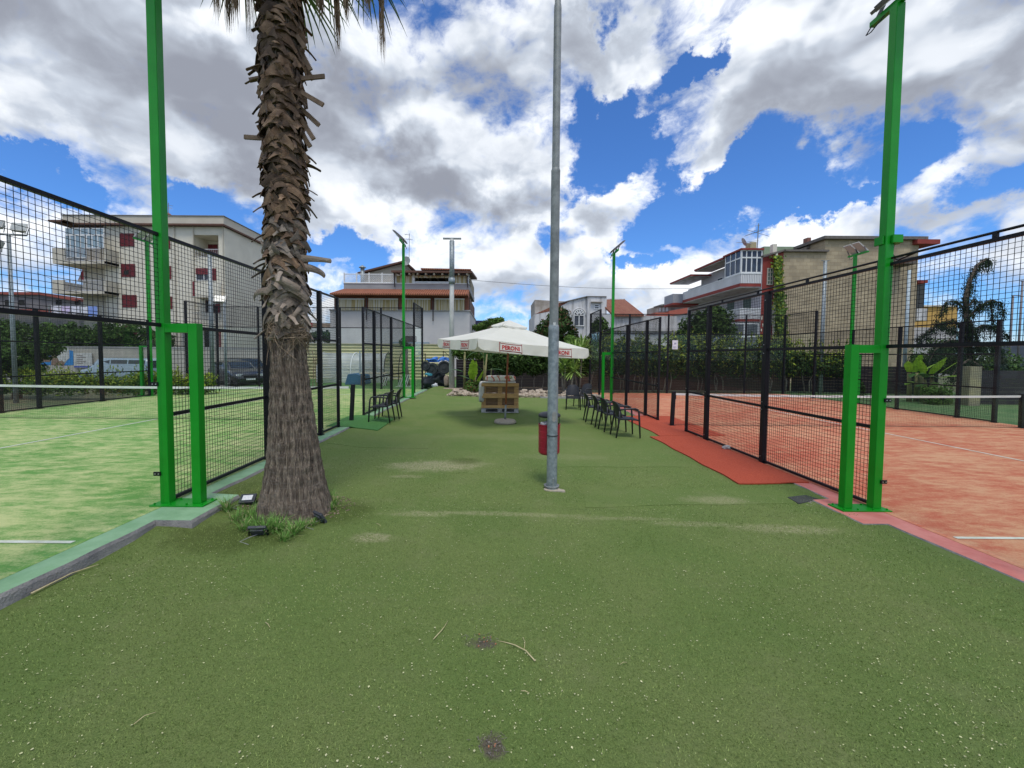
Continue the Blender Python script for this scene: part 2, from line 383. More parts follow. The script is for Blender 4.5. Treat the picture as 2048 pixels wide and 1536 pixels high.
# artificial turf strip
def turf_mat():
    m = bpy.data.materials.new('artificial_turf'); m.use_nodes = True; t = m.node_tree; b = t.nodes['Principled BSDF']
    n_ = t.nodes.new; l_ = t.links.new; b.inputs['Roughness'].default_value = .9; b.inputs['Specular IOR Level'].default_value = .18
    co = n_('ShaderNodeTexCoord'); O = co.outputs['Object']
    def nz(scale, det=6, r=.6, st=None):
        v = O
        if st: mp = n_('ShaderNodeMapping'); mp.inputs['Scale'].default_value = st; l_(O, mp.inputs[0]); v = mp.outputs[0]
        q = n_('ShaderNodeTexNoise'); q.inputs['Scale'].default_value = scale; q.inputs['Detail'].default_value = det
        q.inputs['Roughness'].default_value = r; l_(v, q.inputs[0]); return q.outputs[0]
    def mr(v, a, c, lo=0, hi=1, sm=True):
        q = n_('ShaderNodeMapRange'); l_(v, q.inputs[0]); q.interpolation_type = 'SMOOTHSTEP' if sm else 'LINEAR'
        for i, x in enumerate((a, c, lo, hi)): q.inputs[i+1].default_value = x
        return q.outputs[0]
    def mx(f, a, c):
        q = n_('ShaderNodeMix'); q.data_type = 'RGBA'; l_(f, q.inputs[0])
        for i, x in ((6, a), (7, c)):
            if isinstance(x, tuple): q.inputs[i].default_value = (*x, 1)
            else: l_(x, q.inputs[i])
        return q.outputs[2]
    def mth(op, a, c):
        q = n_('ShaderNodeMath'); q.operation = op
        for i, x in enumerate((a, c)):
            if isinstance(x, (int, float)): q.inputs[i].default_value = x
            else: l_(x, q.inputs[i])
        return q.outputs[0]
    def spot(x, y, rx, ry, jit=.5):
        mp = n_('ShaderNodeMapping'); mp.inputs['Location'].default_value = (-x/rx, -y/ry, 0); mp.inputs['Scale'].default_value = (1/rx, 1/ry, 0)
        l_(O, mp.inputs[0]); ln = n_('ShaderNodeVectorMath'); ln.operation = 'LENGTH'; l_(mp.outputs[0], ln.inputs[0])
        v = mth('ADD', ln.outputs['Value'], mth('MULTIPLY', mth('SUBTRACT', n_edge, .5), jit*2.6))
        return mr(v, .35, 1.0, 1, 0)
    n_edge = nz(6, 8, .7)
    fine = nz(120, 4, .75); mid = nz(24, 5, .6); big = nz(.8, 4, .5); seam = nz(2.2, 5)
    c = mx(mr(fine, .32, .68), (.095, .148, .036), (.21, .268, .085))
    c = mx(mth('MULTIPLY', mr(mid, .35, .75), .35), c, (.18, .215, .075))
    c = mx(mth('MULTIPLY', mr(big, .35, .65), .45), c, (.105, .185, .04))
    c = mx(mth('MULTIPLY', mr(seam, .5, .72), .32), c, (.21, .23, .10))
    # sun-bleached, sandy wear
    for (x, y, rx, ry, a) in ((-1.1, 6.8, .95, .42, .85), (-.75, 7.0, .9, .3, .5), (-1.35, 6.2, .4, .1, .5), (0, 4.78, 1.5, .07, .5), (1.4, 4.72, .9, .07, .4), (-.9, 4.72, .6, .08, .5),
                           (-1.22, 4.1, .28, .16, .8), (2.9, 5.4, .6, .2, .55), (3.2, 4.5, .8, .16, .6), (2.2, 4.6, .7, .1, .45), (1.2, 7.6, 1.2, .3, .2), (.2, 9.4, 2.0, .5, .18)):
        sp = mth('MULTIPLY', spot(x, y, rx, ry), a); c = mx(mth('MULTIPLY', sp, mr(nz(38, 5, .75), .33, .6)), c, (.40, .37, .22))
    # darker olive patches, most of them round the palm foot
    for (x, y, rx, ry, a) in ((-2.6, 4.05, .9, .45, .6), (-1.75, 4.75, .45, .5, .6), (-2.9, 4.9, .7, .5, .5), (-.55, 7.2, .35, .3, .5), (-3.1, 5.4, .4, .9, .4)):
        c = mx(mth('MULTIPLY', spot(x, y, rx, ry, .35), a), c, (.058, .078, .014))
    # bare torn spots with grey backing
    p1 = atZ(966, 1288, -.16); p2 = atZ(982, 1497, -.16)
    for (p, rx, ry) in ((p1, .13, .075), (p2, .07, .09)):
        sp = spot(p.x, p.y, rx, ry, .9); c = mx(mth('MULTIPLY', sp, .9), c, (.13, .105, .085))
    l_(c, b.inputs['Base Color'])
    bp = n_('ShaderNodeBump'); bp.inputs['Strength'].default_value = .9; bp.inputs['Distance'].default_value = .012; l_(fine, bp.inputs['Height'])
    b2 = n_('ShaderNodeBump'); b2.inputs['Strength'].default_value = .5; b2.inputs['Distance'].default_value = .03; l_(mid, b2.inputs['Height'])
    l_(bp.outputs[0], b2.inputs['Normal']); l_(b2.outputs[0], b.inputs['Normal']); return m
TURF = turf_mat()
def tz(x, y):
    h = zt(x) - .072*sstep(-x, 2.5, 3.4)*sstep(-y, -4.6, -3.5)
    h += .010*(mnoise.noise(Vector((x*.9, y*1.3, 0))) + .5*mnoise.noise(Vector((x*2.1, y*2.6, 3))))
    # long wrinkles across the strip
    h += .022*math.exp(-((y-4.86-.05*math.sin(x*1.7))/.075)**2)*(.6+.4*math.sin(x*1.3+1))
    h += .014*math.exp(-((y-5.22-.06*math.sin(x*1.1+2))/.06)**2)*max(0, math.sin(x*.9+.3))
    h += .010*math.exp(-((y-6.0+.04*x)/.06)**2)
    return h
g = MB(); xs = [-3.46+i*.0728 for i in range(109)]; ys = [-3+i*.07 for i in range(int(12/.07))] + [9.05+i*.35 for i in range(42)]
xs[-1] = 4.42
for y in ys:
    for x in xs: g.v.append((x, y, tz(x, y)))
nx = len(xs)
for j in range(len(ys)-1):
    for i in range(nx-1):
        if ys[j] > 18.6 and xs[i] > -2.25: continue
        g.f.append((j*nx+i, j*nx+i+1, (j+1)*nx+i+1, (j+1)*nx+i)); g.m.append(0)
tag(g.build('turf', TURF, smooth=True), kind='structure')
# overlapping turf sheets whose cut edges show
def sheet(name, poly, mt, th=.008, h=None):
    """poly in x,y ; draped a little over the turf"""
    b = MB(); n = len(poly); cx = sum(p[0] for p in poly)/n; cy = sum(p[1] for p in poly)/n
    hh = h or (lambda x, y: tz(x, y))
    ring = []
    for i in range(n):
        (xa, ya), (xb, yb) = poly[i], poly[(i+1) % n]; k = max(2, int(math.hypot(xb-xa, yb-ya)/.12))
        for j in range(k):
            t_ = j/k; ring.append((xa+(xb-xa)*t_, ya+(yb-ya)*t_))
    rings = [[(cx+(x-cx)*s, cy+(y-cy)*s) for x, y in ring] for s in [1, .97, .9, .8, .65, .5, .35, .2, .08]]
    m_ = len(ring)
    random.seed(int(abs(cx*100)))
    for x, y in ring: b.v.append((x, y, hh(x, y)-.01))
    for q, rg in enumerate(rings):
        for x, y in rg: b.v.append((x, y, hh(x, y)+th+(.003*mnoise.noise(Vector((x*4, y*4, 9))) if q < 2 else 0)))
    for q in range(len(rings)):
        for i in range(m_): b.f.append((q*m_+i, q*m_+(i+1) % m_, (q+1)*m_+(i+1) % m_, (q+1)*m_+i)); b.m.append(0)
    b.f.append(tuple(len(rings)*m_+i for i in range(m_))); b.m.append(0)
    return b.build(name, mt, smooth=False)
for poly in ([(.93, 6.9), (3.3, 7.05), (3.35, 9.3), (1.0, 9.4)], [(-3.3, 8.05), (-1.35, 8.1), (-1.3, 8.75), (-1.5, 9.6), (-3.2, 9.5)], [(1.1, 5.05), (3.98, 5.35), (4.1, 5.95), (1.2, 5.75)],
             [(-2.1, 12.2), (-.6, 12.4), (-.5, 16.2), (-2.0, 16.1)]):
    tag(sheet('turf', poly, TURF, .005), kind='structure')
REDMAT = mat('red_mat', (.40, .055, .022), (.50, .085, .035), scale=40, rough=.95, bump=.8, bscale=150)
GRMAT = mat('green_mat', (.045, .17, .03), (.075, .23, .05), scale=40, rough=.95, bump=.8, bscale=150)
def hr(x, y): return ZR+.004 if x > 4.36 else (tz(x, y)+.012 if x < 4.2 else tz(x, y)+.012+(ZR+.004-tz(x, y)-.012)*(x-4.2)/.16)
def hl(x, y): return .005 if x < -3.5 else (tz(x, y)+.008 if x > -3.3 else tz(x, y)+.008+(-tz(x, y)-.003)*(-x-3.3)/.2)
def grid_sheet(name, x0, x1, y0, y1, hh, mt, th, label, skew=0, bev=0):
    b = MB(); nx_, ny_ = 26, 40
    for layer in (0, 1):
        for j in range(ny_+1):
            for i in range(nx_+1):
                y = y0+(y1-y0)*j/ny_; x = x0+(x1-x0)*i/nx_ + skew*(y-y0); 
                if i == 0: x += .012*math.sin(y*5)
                b.v.append((x, y, hh(x, y)+(th if layer else -.006)))
    s1 = nx_+1; o_ = s1*(ny_+1)
    for j in range(ny_):
        for i in range(nx_): b.f.append((o_+j*s1+i, o_+j*s1+i+1, o_+(j+1)*s1+i+1, o_+(j+1)*s1+i)); b.m.append(0)
    edge = [(i, 0) for i in range(nx_)]+[(nx_, j) for j in range(ny_)]+[(nx_-i, ny_) for i in range(nx_)]+[(0, ny_-j) for j in range(ny_)]
    for k in range(len(edge)):
        a, c = edge[k], edge[(k+1) % len(edge)]; ia = a[1]*s1+a[0]; ic = c[1]*s1+c[0]
        b.f.append((ia, ic, o_+ic, o_+ia)); b.m.append(0)
    return tag(b.build(name, mt), label, 'mat')
grid_sheet('turf_mat', 3.6, 4.64, 6.12, 9.72, hr, REDMAT, .012, 'long red artificial grass mat beside the red court kerb, nearest one')
grid_sheet('turf_mat', 3.85, 5.4, 9.76, 13.0, hr, REDMAT, .008, 'red mat running through the entrance of the red court beside the chairs')
grid_sheet('turf_mat', -4.0, -2.8, 9.72, 11.5, hl, GRMAT, .01, 'small bright green mat at the entrance of the green court under the two chairs', skew=-.03)
# black rubber offcut + gravel
g = MB(); pts = [atZ(1575, 996, -.2), atZ(1612, 992, -.2), atZ(1640, 1001, -.2), atZ(1597, 1009, -.2)]
g.prism([(p.x, p.y) for p in pts][::-1], -.215, -.185); tag(g.build('rubber_offcut', mat('rubber', (.035, .04, .035), (.05, .055, .05), rough=.9, bump=.5)), 'dark rubber offcut lying on the turf by the right green mast', 'rubber mat')
g = MB(); random.seed(2)
for i in range(260):
    p = atZ(random.uniform(1612, 1700), 1003+random.gauss(0, 3.5), -.2); r = random.uniform(.006, .02)
    rot = Matrix.Rotation(random.uniform(0, 3), 3, 'Z') @ Matrix.Rotation(random.uniform(0, 1), 3, 'X')
    g.obox((min(p.x, 4.16), p.y, -.2), r*1.6, r*1.2, r, rot)
tag(g.build('gravel', mat('gravel_stone', (.24, .21, .17), (.4, .37, .31), scale=60, rough=.95, island=.3)), kind='stuff')

# fallen pale blossom specks all over the turf
random.seed(11); g = MB()
for i in range(20000):
    y = .9+7.5*random.random()**1.25; x = random.uniform(-3.4, 4.3)
    if mnoise.noise(Vector((x*1.1, y*1.1, 5)))+.5*mnoise.noise(Vector((x*4, y*4, 7))) < random.uniform(-.55, .55): continue
    s_ = random.uniform(.0026, .0052)*random.choice((1, 1, 1.5)); a = random.uniform(0, 6.3); zz = tz(x, y)+random.uniform(.007, .013)
    ca, sa = math.cos(a)*s_, math.sin(a)*s_; k = random.uniform(.4, .9); t1 = random.uniform(-.002, .002)
    g.add([(x+ca, y+sa, zz+t1), (x-sa*k, y+ca*k, zz+.001), (x-ca, y-sa, zz-t1), (x+sa*k, y-ca*k, zz+.001)], [(0, 1, 2, 3)])
tag(g.build('fallen_blossom', mat('blossom', (.42, .43, .21), (.54, .52, .32), scale=50, rough=.9, island=.35)), 'pale fallen blossom specks scattered over the green turf', kind='stuff')

# short turf fibres in the near field
import numpy as np
rg = np.random.default_rng(4); n = 330000
yy = .85+8.0*rg.random(n)**1.6; xx = rg.uniform(-3.4, 4.3, n); a = rg.uniform(0, 6.283, n); hgt = rg.uniform(.006, .013, n); wd = rg.uniform(.0011, .0022, n)*(1+yy*.22); ln = rg.normal(0, .007, (n, 2))
keep = np.abs(xx) < 1.35*yy+.3; keep &= rg.random(n) > np.clip((yy-3.2)/5.4, 0, 1)**1.3; keep &= ~(((xx-PXp)**2+(yy-PYp)**2) < .2); yy, xx, a, hgt, wd, ln = yy[keep], xx[keep], a[keep], hgt[keep], wd[keep], ln[keep]; n = len(xx)
gx = np.linspace(-3.5, 4.5, 161); gy = np.linspace(.5, 9.25, 176); G = np.array([[tz(float(p_), float(q_)) for p_ in gx] for q_ in gy])
fx = (xx+3.5)/8*160; fy = (yy-.5)/8.75*175; ix = fx.astype(int); iy = fy.astype(int); fx -= ix; fy -= iy
zz = G[iy, ix]*(1-fx)*(1-fy)+G[iy, ix+1]*fx*(1-fy)+G[iy+1, ix]*(1-fx)*fy+G[iy+1, ix+1]*fx*fy
V = np.empty((n, 3, 3)); V[:, 0] = np.stack([xx-np.cos(a)*wd, yy-np.sin(a)*wd, zz-.002], 1); V[:, 1] = np.stack([xx+np.cos(a)*wd, yy+np.sin(a)*wd, zz-.002], 1); V[:, 2] = np.stack([xx+ln[:, 0], yy+ln[:, 1], zz+hgt], 1)
me = bpy.data.meshes.new('turf_fibres'); me.vertices.add(3*n); me.loops.add(3*n); me.polygons.add(n); me.vertices.foreach_set('co', V.ravel()); me.loops.foreach_set('vertex_index', np.arange(3*n)); me.polygons.foreach_set('loop_start', np.arange(0, 3*n, 3)); me.polygons.foreach_set('loop_total', np.full(n, 3)); me.update(); me.validate()
me.materials.append(mat('turf_fibre', (.125, .19, .045), (.25, .305, .10), scale=1.2, rough=.75, island=.42, spec=.2))
fo = bpy.data.objects.new('turf_fibres', me); COL.objects.link(fo); tag(fo, kind='stuff')

# twigs, straw and stalks
STRAW = mat('straw', (.42, .36, .18), (.55, .47, .27), scale=40, rough=.8)
def twig(px_pts, r0, label, lift=.012, branches=()):
    pts = []
    for i, (a, b_) in enumerate(px_pts):
        p = atZ(a, b_, -.16); p.z = tz(p.x, p.y)+lift+.01*math.sin(i*1.3); pts.append(p)
    mb = MB(); n = len(pts); mb.tube(pts, [r0*(1-.55*i/(n-1)) for i in range(n)], 6)
    for br_ in branches:
        q = []
        for i, (a, b_) in enumerate(br_):
            p = atZ(a, b_, -.16); p.z = tz(p.x, p.y)+lift; q.append(p)
        mb.tube(q, r0*.4, 5)
    return tag(mb.build('twig', STRAW, smooth=True), label, 'twig')
twig([(1070, 1327), (1052, 1310), (1030, 1297), (1012, 1288), (995, 1284)], .0042, 'forked dry twig beside the torn hole in the turf', branches=[[(1048, 1307), (1050, 1288), (1045, 1280)]])
twig([(867, 1285), (884, 1269), (891, 1258), (896, 1246)], .003, 'thin dry twig left of the torn hole in the turf')
twig([(1042, 1388), (1050, 1391), (1059, 1394)], .003, 'short pale stick lying alone below the forked twig')
twig([(268, 1464), (290, 1450), (313, 1441)], .0022, 'long straw blade lying in the lower left of the turf')
twig([(753, 1053), (757, 1056), (762, 1059)], .003, 'short straw piece right of the palm base')
twig([(531, 1256), (536, 1262), (540, 1268)], .003, 'tiny dry stem on the turf left of centre')
twig([(1240, 1333), (1247, 1331), (1254, 1330)], .002, 'tiny dry stem right of the forked twig')
g = MB(); pts = [atZ(a, b_, -.1) for a, b_ in ((40, 1190), (90, 1168), (140, 1149), (175, 1138), (197, 1131))]
for p in pts: p.z = tz(max(p.x, -3.44), p.y)+.02; p.x = max(p.x, -3.43)
g.tube(pts, [.007, .006, .005, .004, .003], 6); tag(g.build('dry_stalk', STRAW, smooth=True), 'long dry palm stalk lying against the left kerb', 'stalk')
# torn hole edges
def tear(px, py, s, label):
    p = atZ(px, py, -.16); mb = MB(); random.seed(int(px))
    for i in range(34):
        a = random.uniform(0, 6.28); r = s*random.uniform(.1, 1)*(1.25 if math.cos(a)**2 > .5 else .8); L_ = random.uniform(.01, .03)
        c = p+Vector((math.cos(a)*r, math.sin(a)*r*.8, 0)); c.z = tz(c.x, c.y)+.004; a2 = random.uniform(0, 6.28)
        mb.tube([c, c+Vector((math.cos(a2)*L_, math.sin(a2)*L_, random.uniform(.002, .012)))], .0013, 4, caps=False)
    for i in range(18):
        c = p+Vector((random.gauss(0, s*.3), random.gauss(0, s*.3), 0)); c.z = tz(c.x, c.y)+.004
        mb.obox(c, .008, .006, .005, Matrix.Rotation(random.uniform(0, 3), 3, 'Z'), 1 if random.random() < .25 else 0)
    return tag(mb.build('turf_tear', [mat('torn_backing', (.10, .085, .07), (.2, .18, .15), scale=60, rough=1, island=.4), mat('leaf_rust', (.45, .18, .08), rough=.9)]), label, 'torn turf')
tear(966, 1285, .12, 'larger frayed tear in the turf beside the forked twig')
tear(982, 1495, .085, 'smaller frayed tear in the turf at the bottom of the photo')
g = MB(); random.seed(5)
def rockmesh(mb, c, r, sx, sy, sz, seed, n=3, amp=.28):
    import bmesh
    bm = bmesh.new(); bmesh.ops.create_icosphere(bm, subdivisions=n, radius=1)
    b0 = len(mb.v)
    for v in bm.verts:
        d = v.co.copy(); q = d*1.3+Vector((seed*7.1, seed*3.3, seed)); k = 1+amp*mnoise.noise(q)*1.6+amp*.5*mnoise.noise(q*2.7)+amp*.25*mnoise.noise(q*6)
        # facet a little
        mb.v.append((c[0]+d.x*k*r*sx, c[1]+d.y*k*r*sy, c[2]+max(d.z*k, -.75)*r*sz))
    for f in bm.faces: mb.f.append(tuple(b0+v.index for v in f.verts)); mb.m.append(0)
    bm.free(); return mb
STONE = mat('tufa_rock', (.50, .42, .32), (.26, .20, .15), scale=9, rough=.95, bump=1.5, bscale=25, lo=.4, hi=.62)
p = atZ(1453, 899, -.17); rockmesh(g, (p.x, p.y, -.13), .07, 1.2, .9, .7, 4, 2)
tag(g.build('grey_stone', mat('grey_rock', (.45, .44, .42), (.3, .29, .28), rough=.9, bump=.6)), 'small pale grey stone lying on the long red mat', 'stone')

# ------------------------------------------------------------ court fences
def mesh_panel(parent, axis, fixed, a0, a1, z0, z1, r=.0029, sp=.05):
    """square wire mesh in a vertical plane. axis 'y': runs along y at x=fixed, 'x': along x at y=fixed"""
    b = MB(); P = (lambda a, z: (fixed, a, z)) if axis == 'y' else (lambda a, z: (a, fixed, z))
    n = int(round((a1-a0)/sp))
    for i in range(1, n):
        a = a0+(a1-a0)*i/n; b.wire(P(a, z0), P(a, z1), r)
    m = int(round((z1-z0)/sp)); off = (.004)
    Q = (lambda a, z: (fixed+off, a, z)) if axis == 'y' else (lambda a, z: (a, fixed+off, z))
    for i in range(0, m+1):
        z = z0+(z1-z0)*i/m; b.wire(Q(a0, z), Q(a1, z), r)
    return b.build('mesh_panel', WIRE, parent)
BOLT = mat('bolt', (.55, .55, .57), rough=.3, metal=.8)
BOLTME = [None]
def fence(label, axis, fixed, posts, bays, zb, sgn, group, name='court_fence', toptube=False):
    """posts: (a, width, height); bays: (a0,a1,glass_height,total_height,mid_rail)"""
    loc = (fixed, posts[0][0], zb) if axis == 'y' else (posts[0][0], fixed, zb)
    t = thing(name, label, 'fence', loc, group)
    def B(mb, a0, a1, o0, o1, z0, z1, mi=0):
        return mb.box(fixed+o0, fixed+o1, a0, a1, z0, z1, mi) if axis == 'y' else mb.box(a0, a1, fixed+o0, fixed+o1, z0, z1, mi)
    for a, w_, h in posts:
        b = MB(); B(b, a-w_/2, a+w_/2, -w_*.4+.01*sgn, w_*.4+.01*sgn, zb, zb+h); o = b.build('post', BLACK, t)
        soften(o, .006, 1)
        if a < 13:
            for zz in (.12, .95, 1.08, 1.93, 2.08, 2.85):
                s_ = (w_*.4+.01)*sgn
                if BOLTME[0] is None: bo = MB().box(-.008, .008, -.008, .008, -.008, .008).build('bolt', BOLT, o, world=False); BOLTME[0] = bo.data
                else: bo = bpy.data.objects.new('bolt', BOLTME[0]); COL.objects.link(bo); bo.parent = o
                q = Vector((fixed+s_, a, zb+zz)) if axis == 'y' else Vector((a, fixed+s_, zb+zz)); bo.location = q-t.location
        # foot plate with gusset
        b2 = MB(); B(b2, a-w_*.75, a+w_*.75, -w_*.6, w_*.6, zb+.002, zb+.014)
        for s_ in (-1, 1):
            pl = [(a+s_*w_*.5, zb+.014), (a+s_*w_*.72, zb+.014), (a+s_*w_*.5, zb+.1)]
            pts = [(fixed+.005, q[0], q[1]) if axis == 'y' else (q[0], fixed+.005, q[1]) for q in pl]
            b2.extr(pts, (.01, 0, 0) if axis == 'y' else (0, .01, 0))
        b2.build('foot_plate', BLACK, t)
    for a0, a1, gh, th, mid in bays:
        if gh:
            b = MB(); B(b, a0+.01, a1-.01, -.005, .005, zb+.02, zb+gh-.03); b.build('glass_panel', GLASS, t)
            b = MB(); B(b, a0, a1, -.02, .02, zb+gh-.02, zb+gh+.02); b.build('rail', BLACK, t)
            mesh_panel(t, axis, fixed, a0, a1, zb+gh+.02, zb+th-.03)
        else:
            b = MB(); B(b, a0, a1, -.02, .02, zb+.02, zb+.055); b.build('rail', BLACK, t)
            mesh_panel(t, axis, fixed, a0, a1, zb+.055, zb+mid-.02)
            b = MB(); B(b, a0, a1, -.02, .02, zb+mid-.022, zb+mid+.018); b.build('rail', BLACK, t)
            mesh_panel(t, axis, fixed, a0, a1, zb+mid+.018, zb+2-.02)
            b = MB(); B(b, a0, a1, -.02, .02, zb+2-.02, zb+2.02); b.build('rail', BLACK, t)
            mesh_panel(t, axis, fixed, a0, a1, zb+2.02, zb+th-.03)
        b = MB(); B(b, a0, a1, -.02, .02, zb+th-.035, zb+th); b.build('rail', BLACK, t)
    if toptube:
        b = MB(); a0 = bays[0][0]; a1 = bays[-1][1]; P = lambda a: (fixed, a, zb+3.055)
        b.tube([P(a0), P(a1)], .014, 6); 
        for a in [a0+.3+k*1.2 for k in range(int((a1-a0)/1.2))]: b.box(fixed-.012, fixed+.012, a-.02, a+.02, zb+2.99, zb+3.06)
        b.build('cable_conduit', BLACK, t)
    return t
for side, (X, Yn, zb, sgn, nm) in {'l': (XL0, YNL, 0, 1, 'green'), 'r': (XR0, YNR, ZR, -1, 'red')}.items():
    y = lambda d: Yn+d
    dm = -6.06 if side == 'r' else -5.9
    fence(f'near half of the black side fence of the {nm} court, up to its entrance', 'y', X,
          [(y(-9.9), .1, 4), (y(-7.9), .1, 4), (y(-3.9), .1, 3), (y(-1.9), .1, 3), (y(-.92), .07, 3)],
          [(y(-9.9), y(-7.9), 3, 4, 1), (y(-7.9), y(dm), 2, 3, 1), (y(dm), y(-3.9), 0, 3, 1), (y(-3.9), y(-1.9), 0, 3, 1), (y(-1.9), y(-.92), 0, 3, 1)],
          zb, sgn, 'fences along the long sides of the courts', toptube=(side == 'r'))
    fence(f'far half of the black side fence of the {nm} court, beyond its entrance', 'y', X,
          [(y(.92), .07, 3), (y(1.95), .1, 3), (y(3.95), .1, 3), (y(7.95), .1, 4), (y(9.95), .1, 4)],
          [(y(.92), y(1.95), 0, 3, 1), (y(1.95), y(3.95), 0, 3, 1), (y(3.95), y(5.95), 0, 3, 1), (y(5.95), y(7.95), 2, 3, 1), (y(7.95), y(9.95), 3, 4, 1)],
          zb, sgn, 'fences along the long sides of the courts')
    # opposite side, its entrance closed off
    X2 = XL1 if side == 'l' else XR1
    ds = [-9.9, -7.9, -5.9, -3.9, -1.9, -.92, .92, 1.9, 3.9, 5.9, 7.9, 9.95]
    ps = [(y(d), .1, 4 if abs(d) > 7.8 else 3) for d in ds]
    bs = []
    for a, c in zip(ds[:-1], ds[1:]):
        if a == -.92: continue
        k = max(abs(a), abs(c)); bs.append((y(a), y(c), 3 if k > 9 else (2 if k > 7 else 0), 4 if k > 9 else 3, 1))
    fence(f'black mesh and glass fence on the far long side of the {nm} court', 'y', X2, ps, bs, zb, -sgn, 'fences along the long sides of the courts')
    # back wall of glass with mesh above
    xa, xb = min(X, X2), max(X, X2); xs_ = [xa+(xb-xa)*i/5 for i in range(6)]
    fence(f'tall glass back wall of the {nm} court with mesh on top', 'x', y(9.95), [(x_, .08, 4) for x_ in xs_[1:-1]],
          [(a, c, 3, 4, 1) for a, c in zip(xs_[:-1], xs_[1:])], zb, 1, 'glass back walls of the courts')
# glass clips
CLIPS = []
def clip(y, X, z, par, sgn):
    b = MB(); b.box(X-.05-.0, X+.02, y-.055, y-.03, z-.018, z+.018); b.build('glass_clip', BLACK, par)

# paper notice on right court glass fence
p0 = atY(1345, 681, 14.0)
t = MB(); px_, py_, pz_ = aX(1350.5, YNR+9.88, 690), YNR+9.9, 0
z0_, z1_ = aZ(1350, 698.5, py_), aZ(1350, 680.5, py_)
t.box(px_-.14, px_+.14, py_-.004, py_, z0_, z1_)
random.seed(1)
for k in range(7): t.box(px_-.1, px_-.1+random.uniform(.08, .2), py_-.007, py_-.0045, z0_+.04+k*.018, z0_+.046+k*.018, 1)
t.box(px_-.05, px_+.06, py_-.007, py_-.0045, z0_+.24, z0_+.33, 1)
tag(t.build('paper_notice', [mat('paper', (.75, .76, .80), rough=.8), mat('ink', (.35, .38, .5), rough=.8)]), 'white paper notice stuck to the glass back wall of the red court', 'notice')

# ------------------------------------------------------------ nets
NETM = mat('net_cord', (.015, .02, .02), rough=.8)
TAPE = mat('net_tape', (.72, .73, .70), (.62, .63, .60), scale=4, rough=.8)
def net(Y, x0, x1, zb, label, lean):
    t = thing('court_net', label, 'net', ((x0+x1)/2, Y, zb), 'nets across the courts')
    def zn(x): u = (x-x0)/(x1-x0); return zb+.88-.035*4*u*(1-u)
    b = MB(); n = 220
    for i in range(n+1):
        x = x0+(x1-x0)*i/n; b.wire((x, Y, zb+.02), (x, Y, zn(x)-.03), .0012)
    for k in range(1, 20):
        pts = [(x0+(x1-x0)*i/12, Y+.002, zb+.02+(zn(x0+(x1-x0)*i/12)-zb-.05)*k/20) for i in range(13)]; b.tube(pts, .0012, 3, caps=False)
    b.build('net_mesh', NETM, t)
    b = MB(); b.tube([(x0+(x1-x0)*i/24, Y, zb+.022+.008*math.sin(i)) for i in range(25)], .006, 5); b.build('bottom_cord', NETM, t)
    b = MB(); m_ = 24
    for i in range(m_):
        xa, xb = x0+(x1-x0)*i/m_, x0+(x1-x0)*(i+1)/m_
        b.add([(xa, Y-.012, zn(xa)-.055), (xb, Y-.012, zn(xb)-.055), (xb, Y-.012, zn(xb)), (xa, Y-.012, zn(xa)), (xa, Y+.012, zn(xa)-.055), (xb, Y+.012, zn(xb)-.055), (xb, Y+.012, zn(xb)), (xa, Y+.012, zn(xa))],
              [(0,1,2,3), (5,4,7,6), (3,2,6,7)])
    b.build('white_tape', TAPE, t, smooth=False)
    for x, s_ in ((x0-.06, -1), (x1+.06, 1)):
        b = MB(); k = lean*s_; b.bar((x, Y, zb), (x+k, Y, zb+.93), .09, .09); o = b.build('post', BLACK, t); soften(o, .008)
        b = MB(); b.box(x-.08, x+.08, Y-.08, Y+.08, zb, zb+.012); b.tube([(x+k*.9-s_*.05, Y, zb+.84), (x+k*.9-s_*.05, Y, zb+.72)], .02, 8); b.build('ratchet', BLACK, o)
net(YNL, -13.55, -3.78, 0, 'black net with white tape across the green court', .05)
net(YNR, 4.78, 14.1, ZR, 'black net with white tape across the red court', -.03)

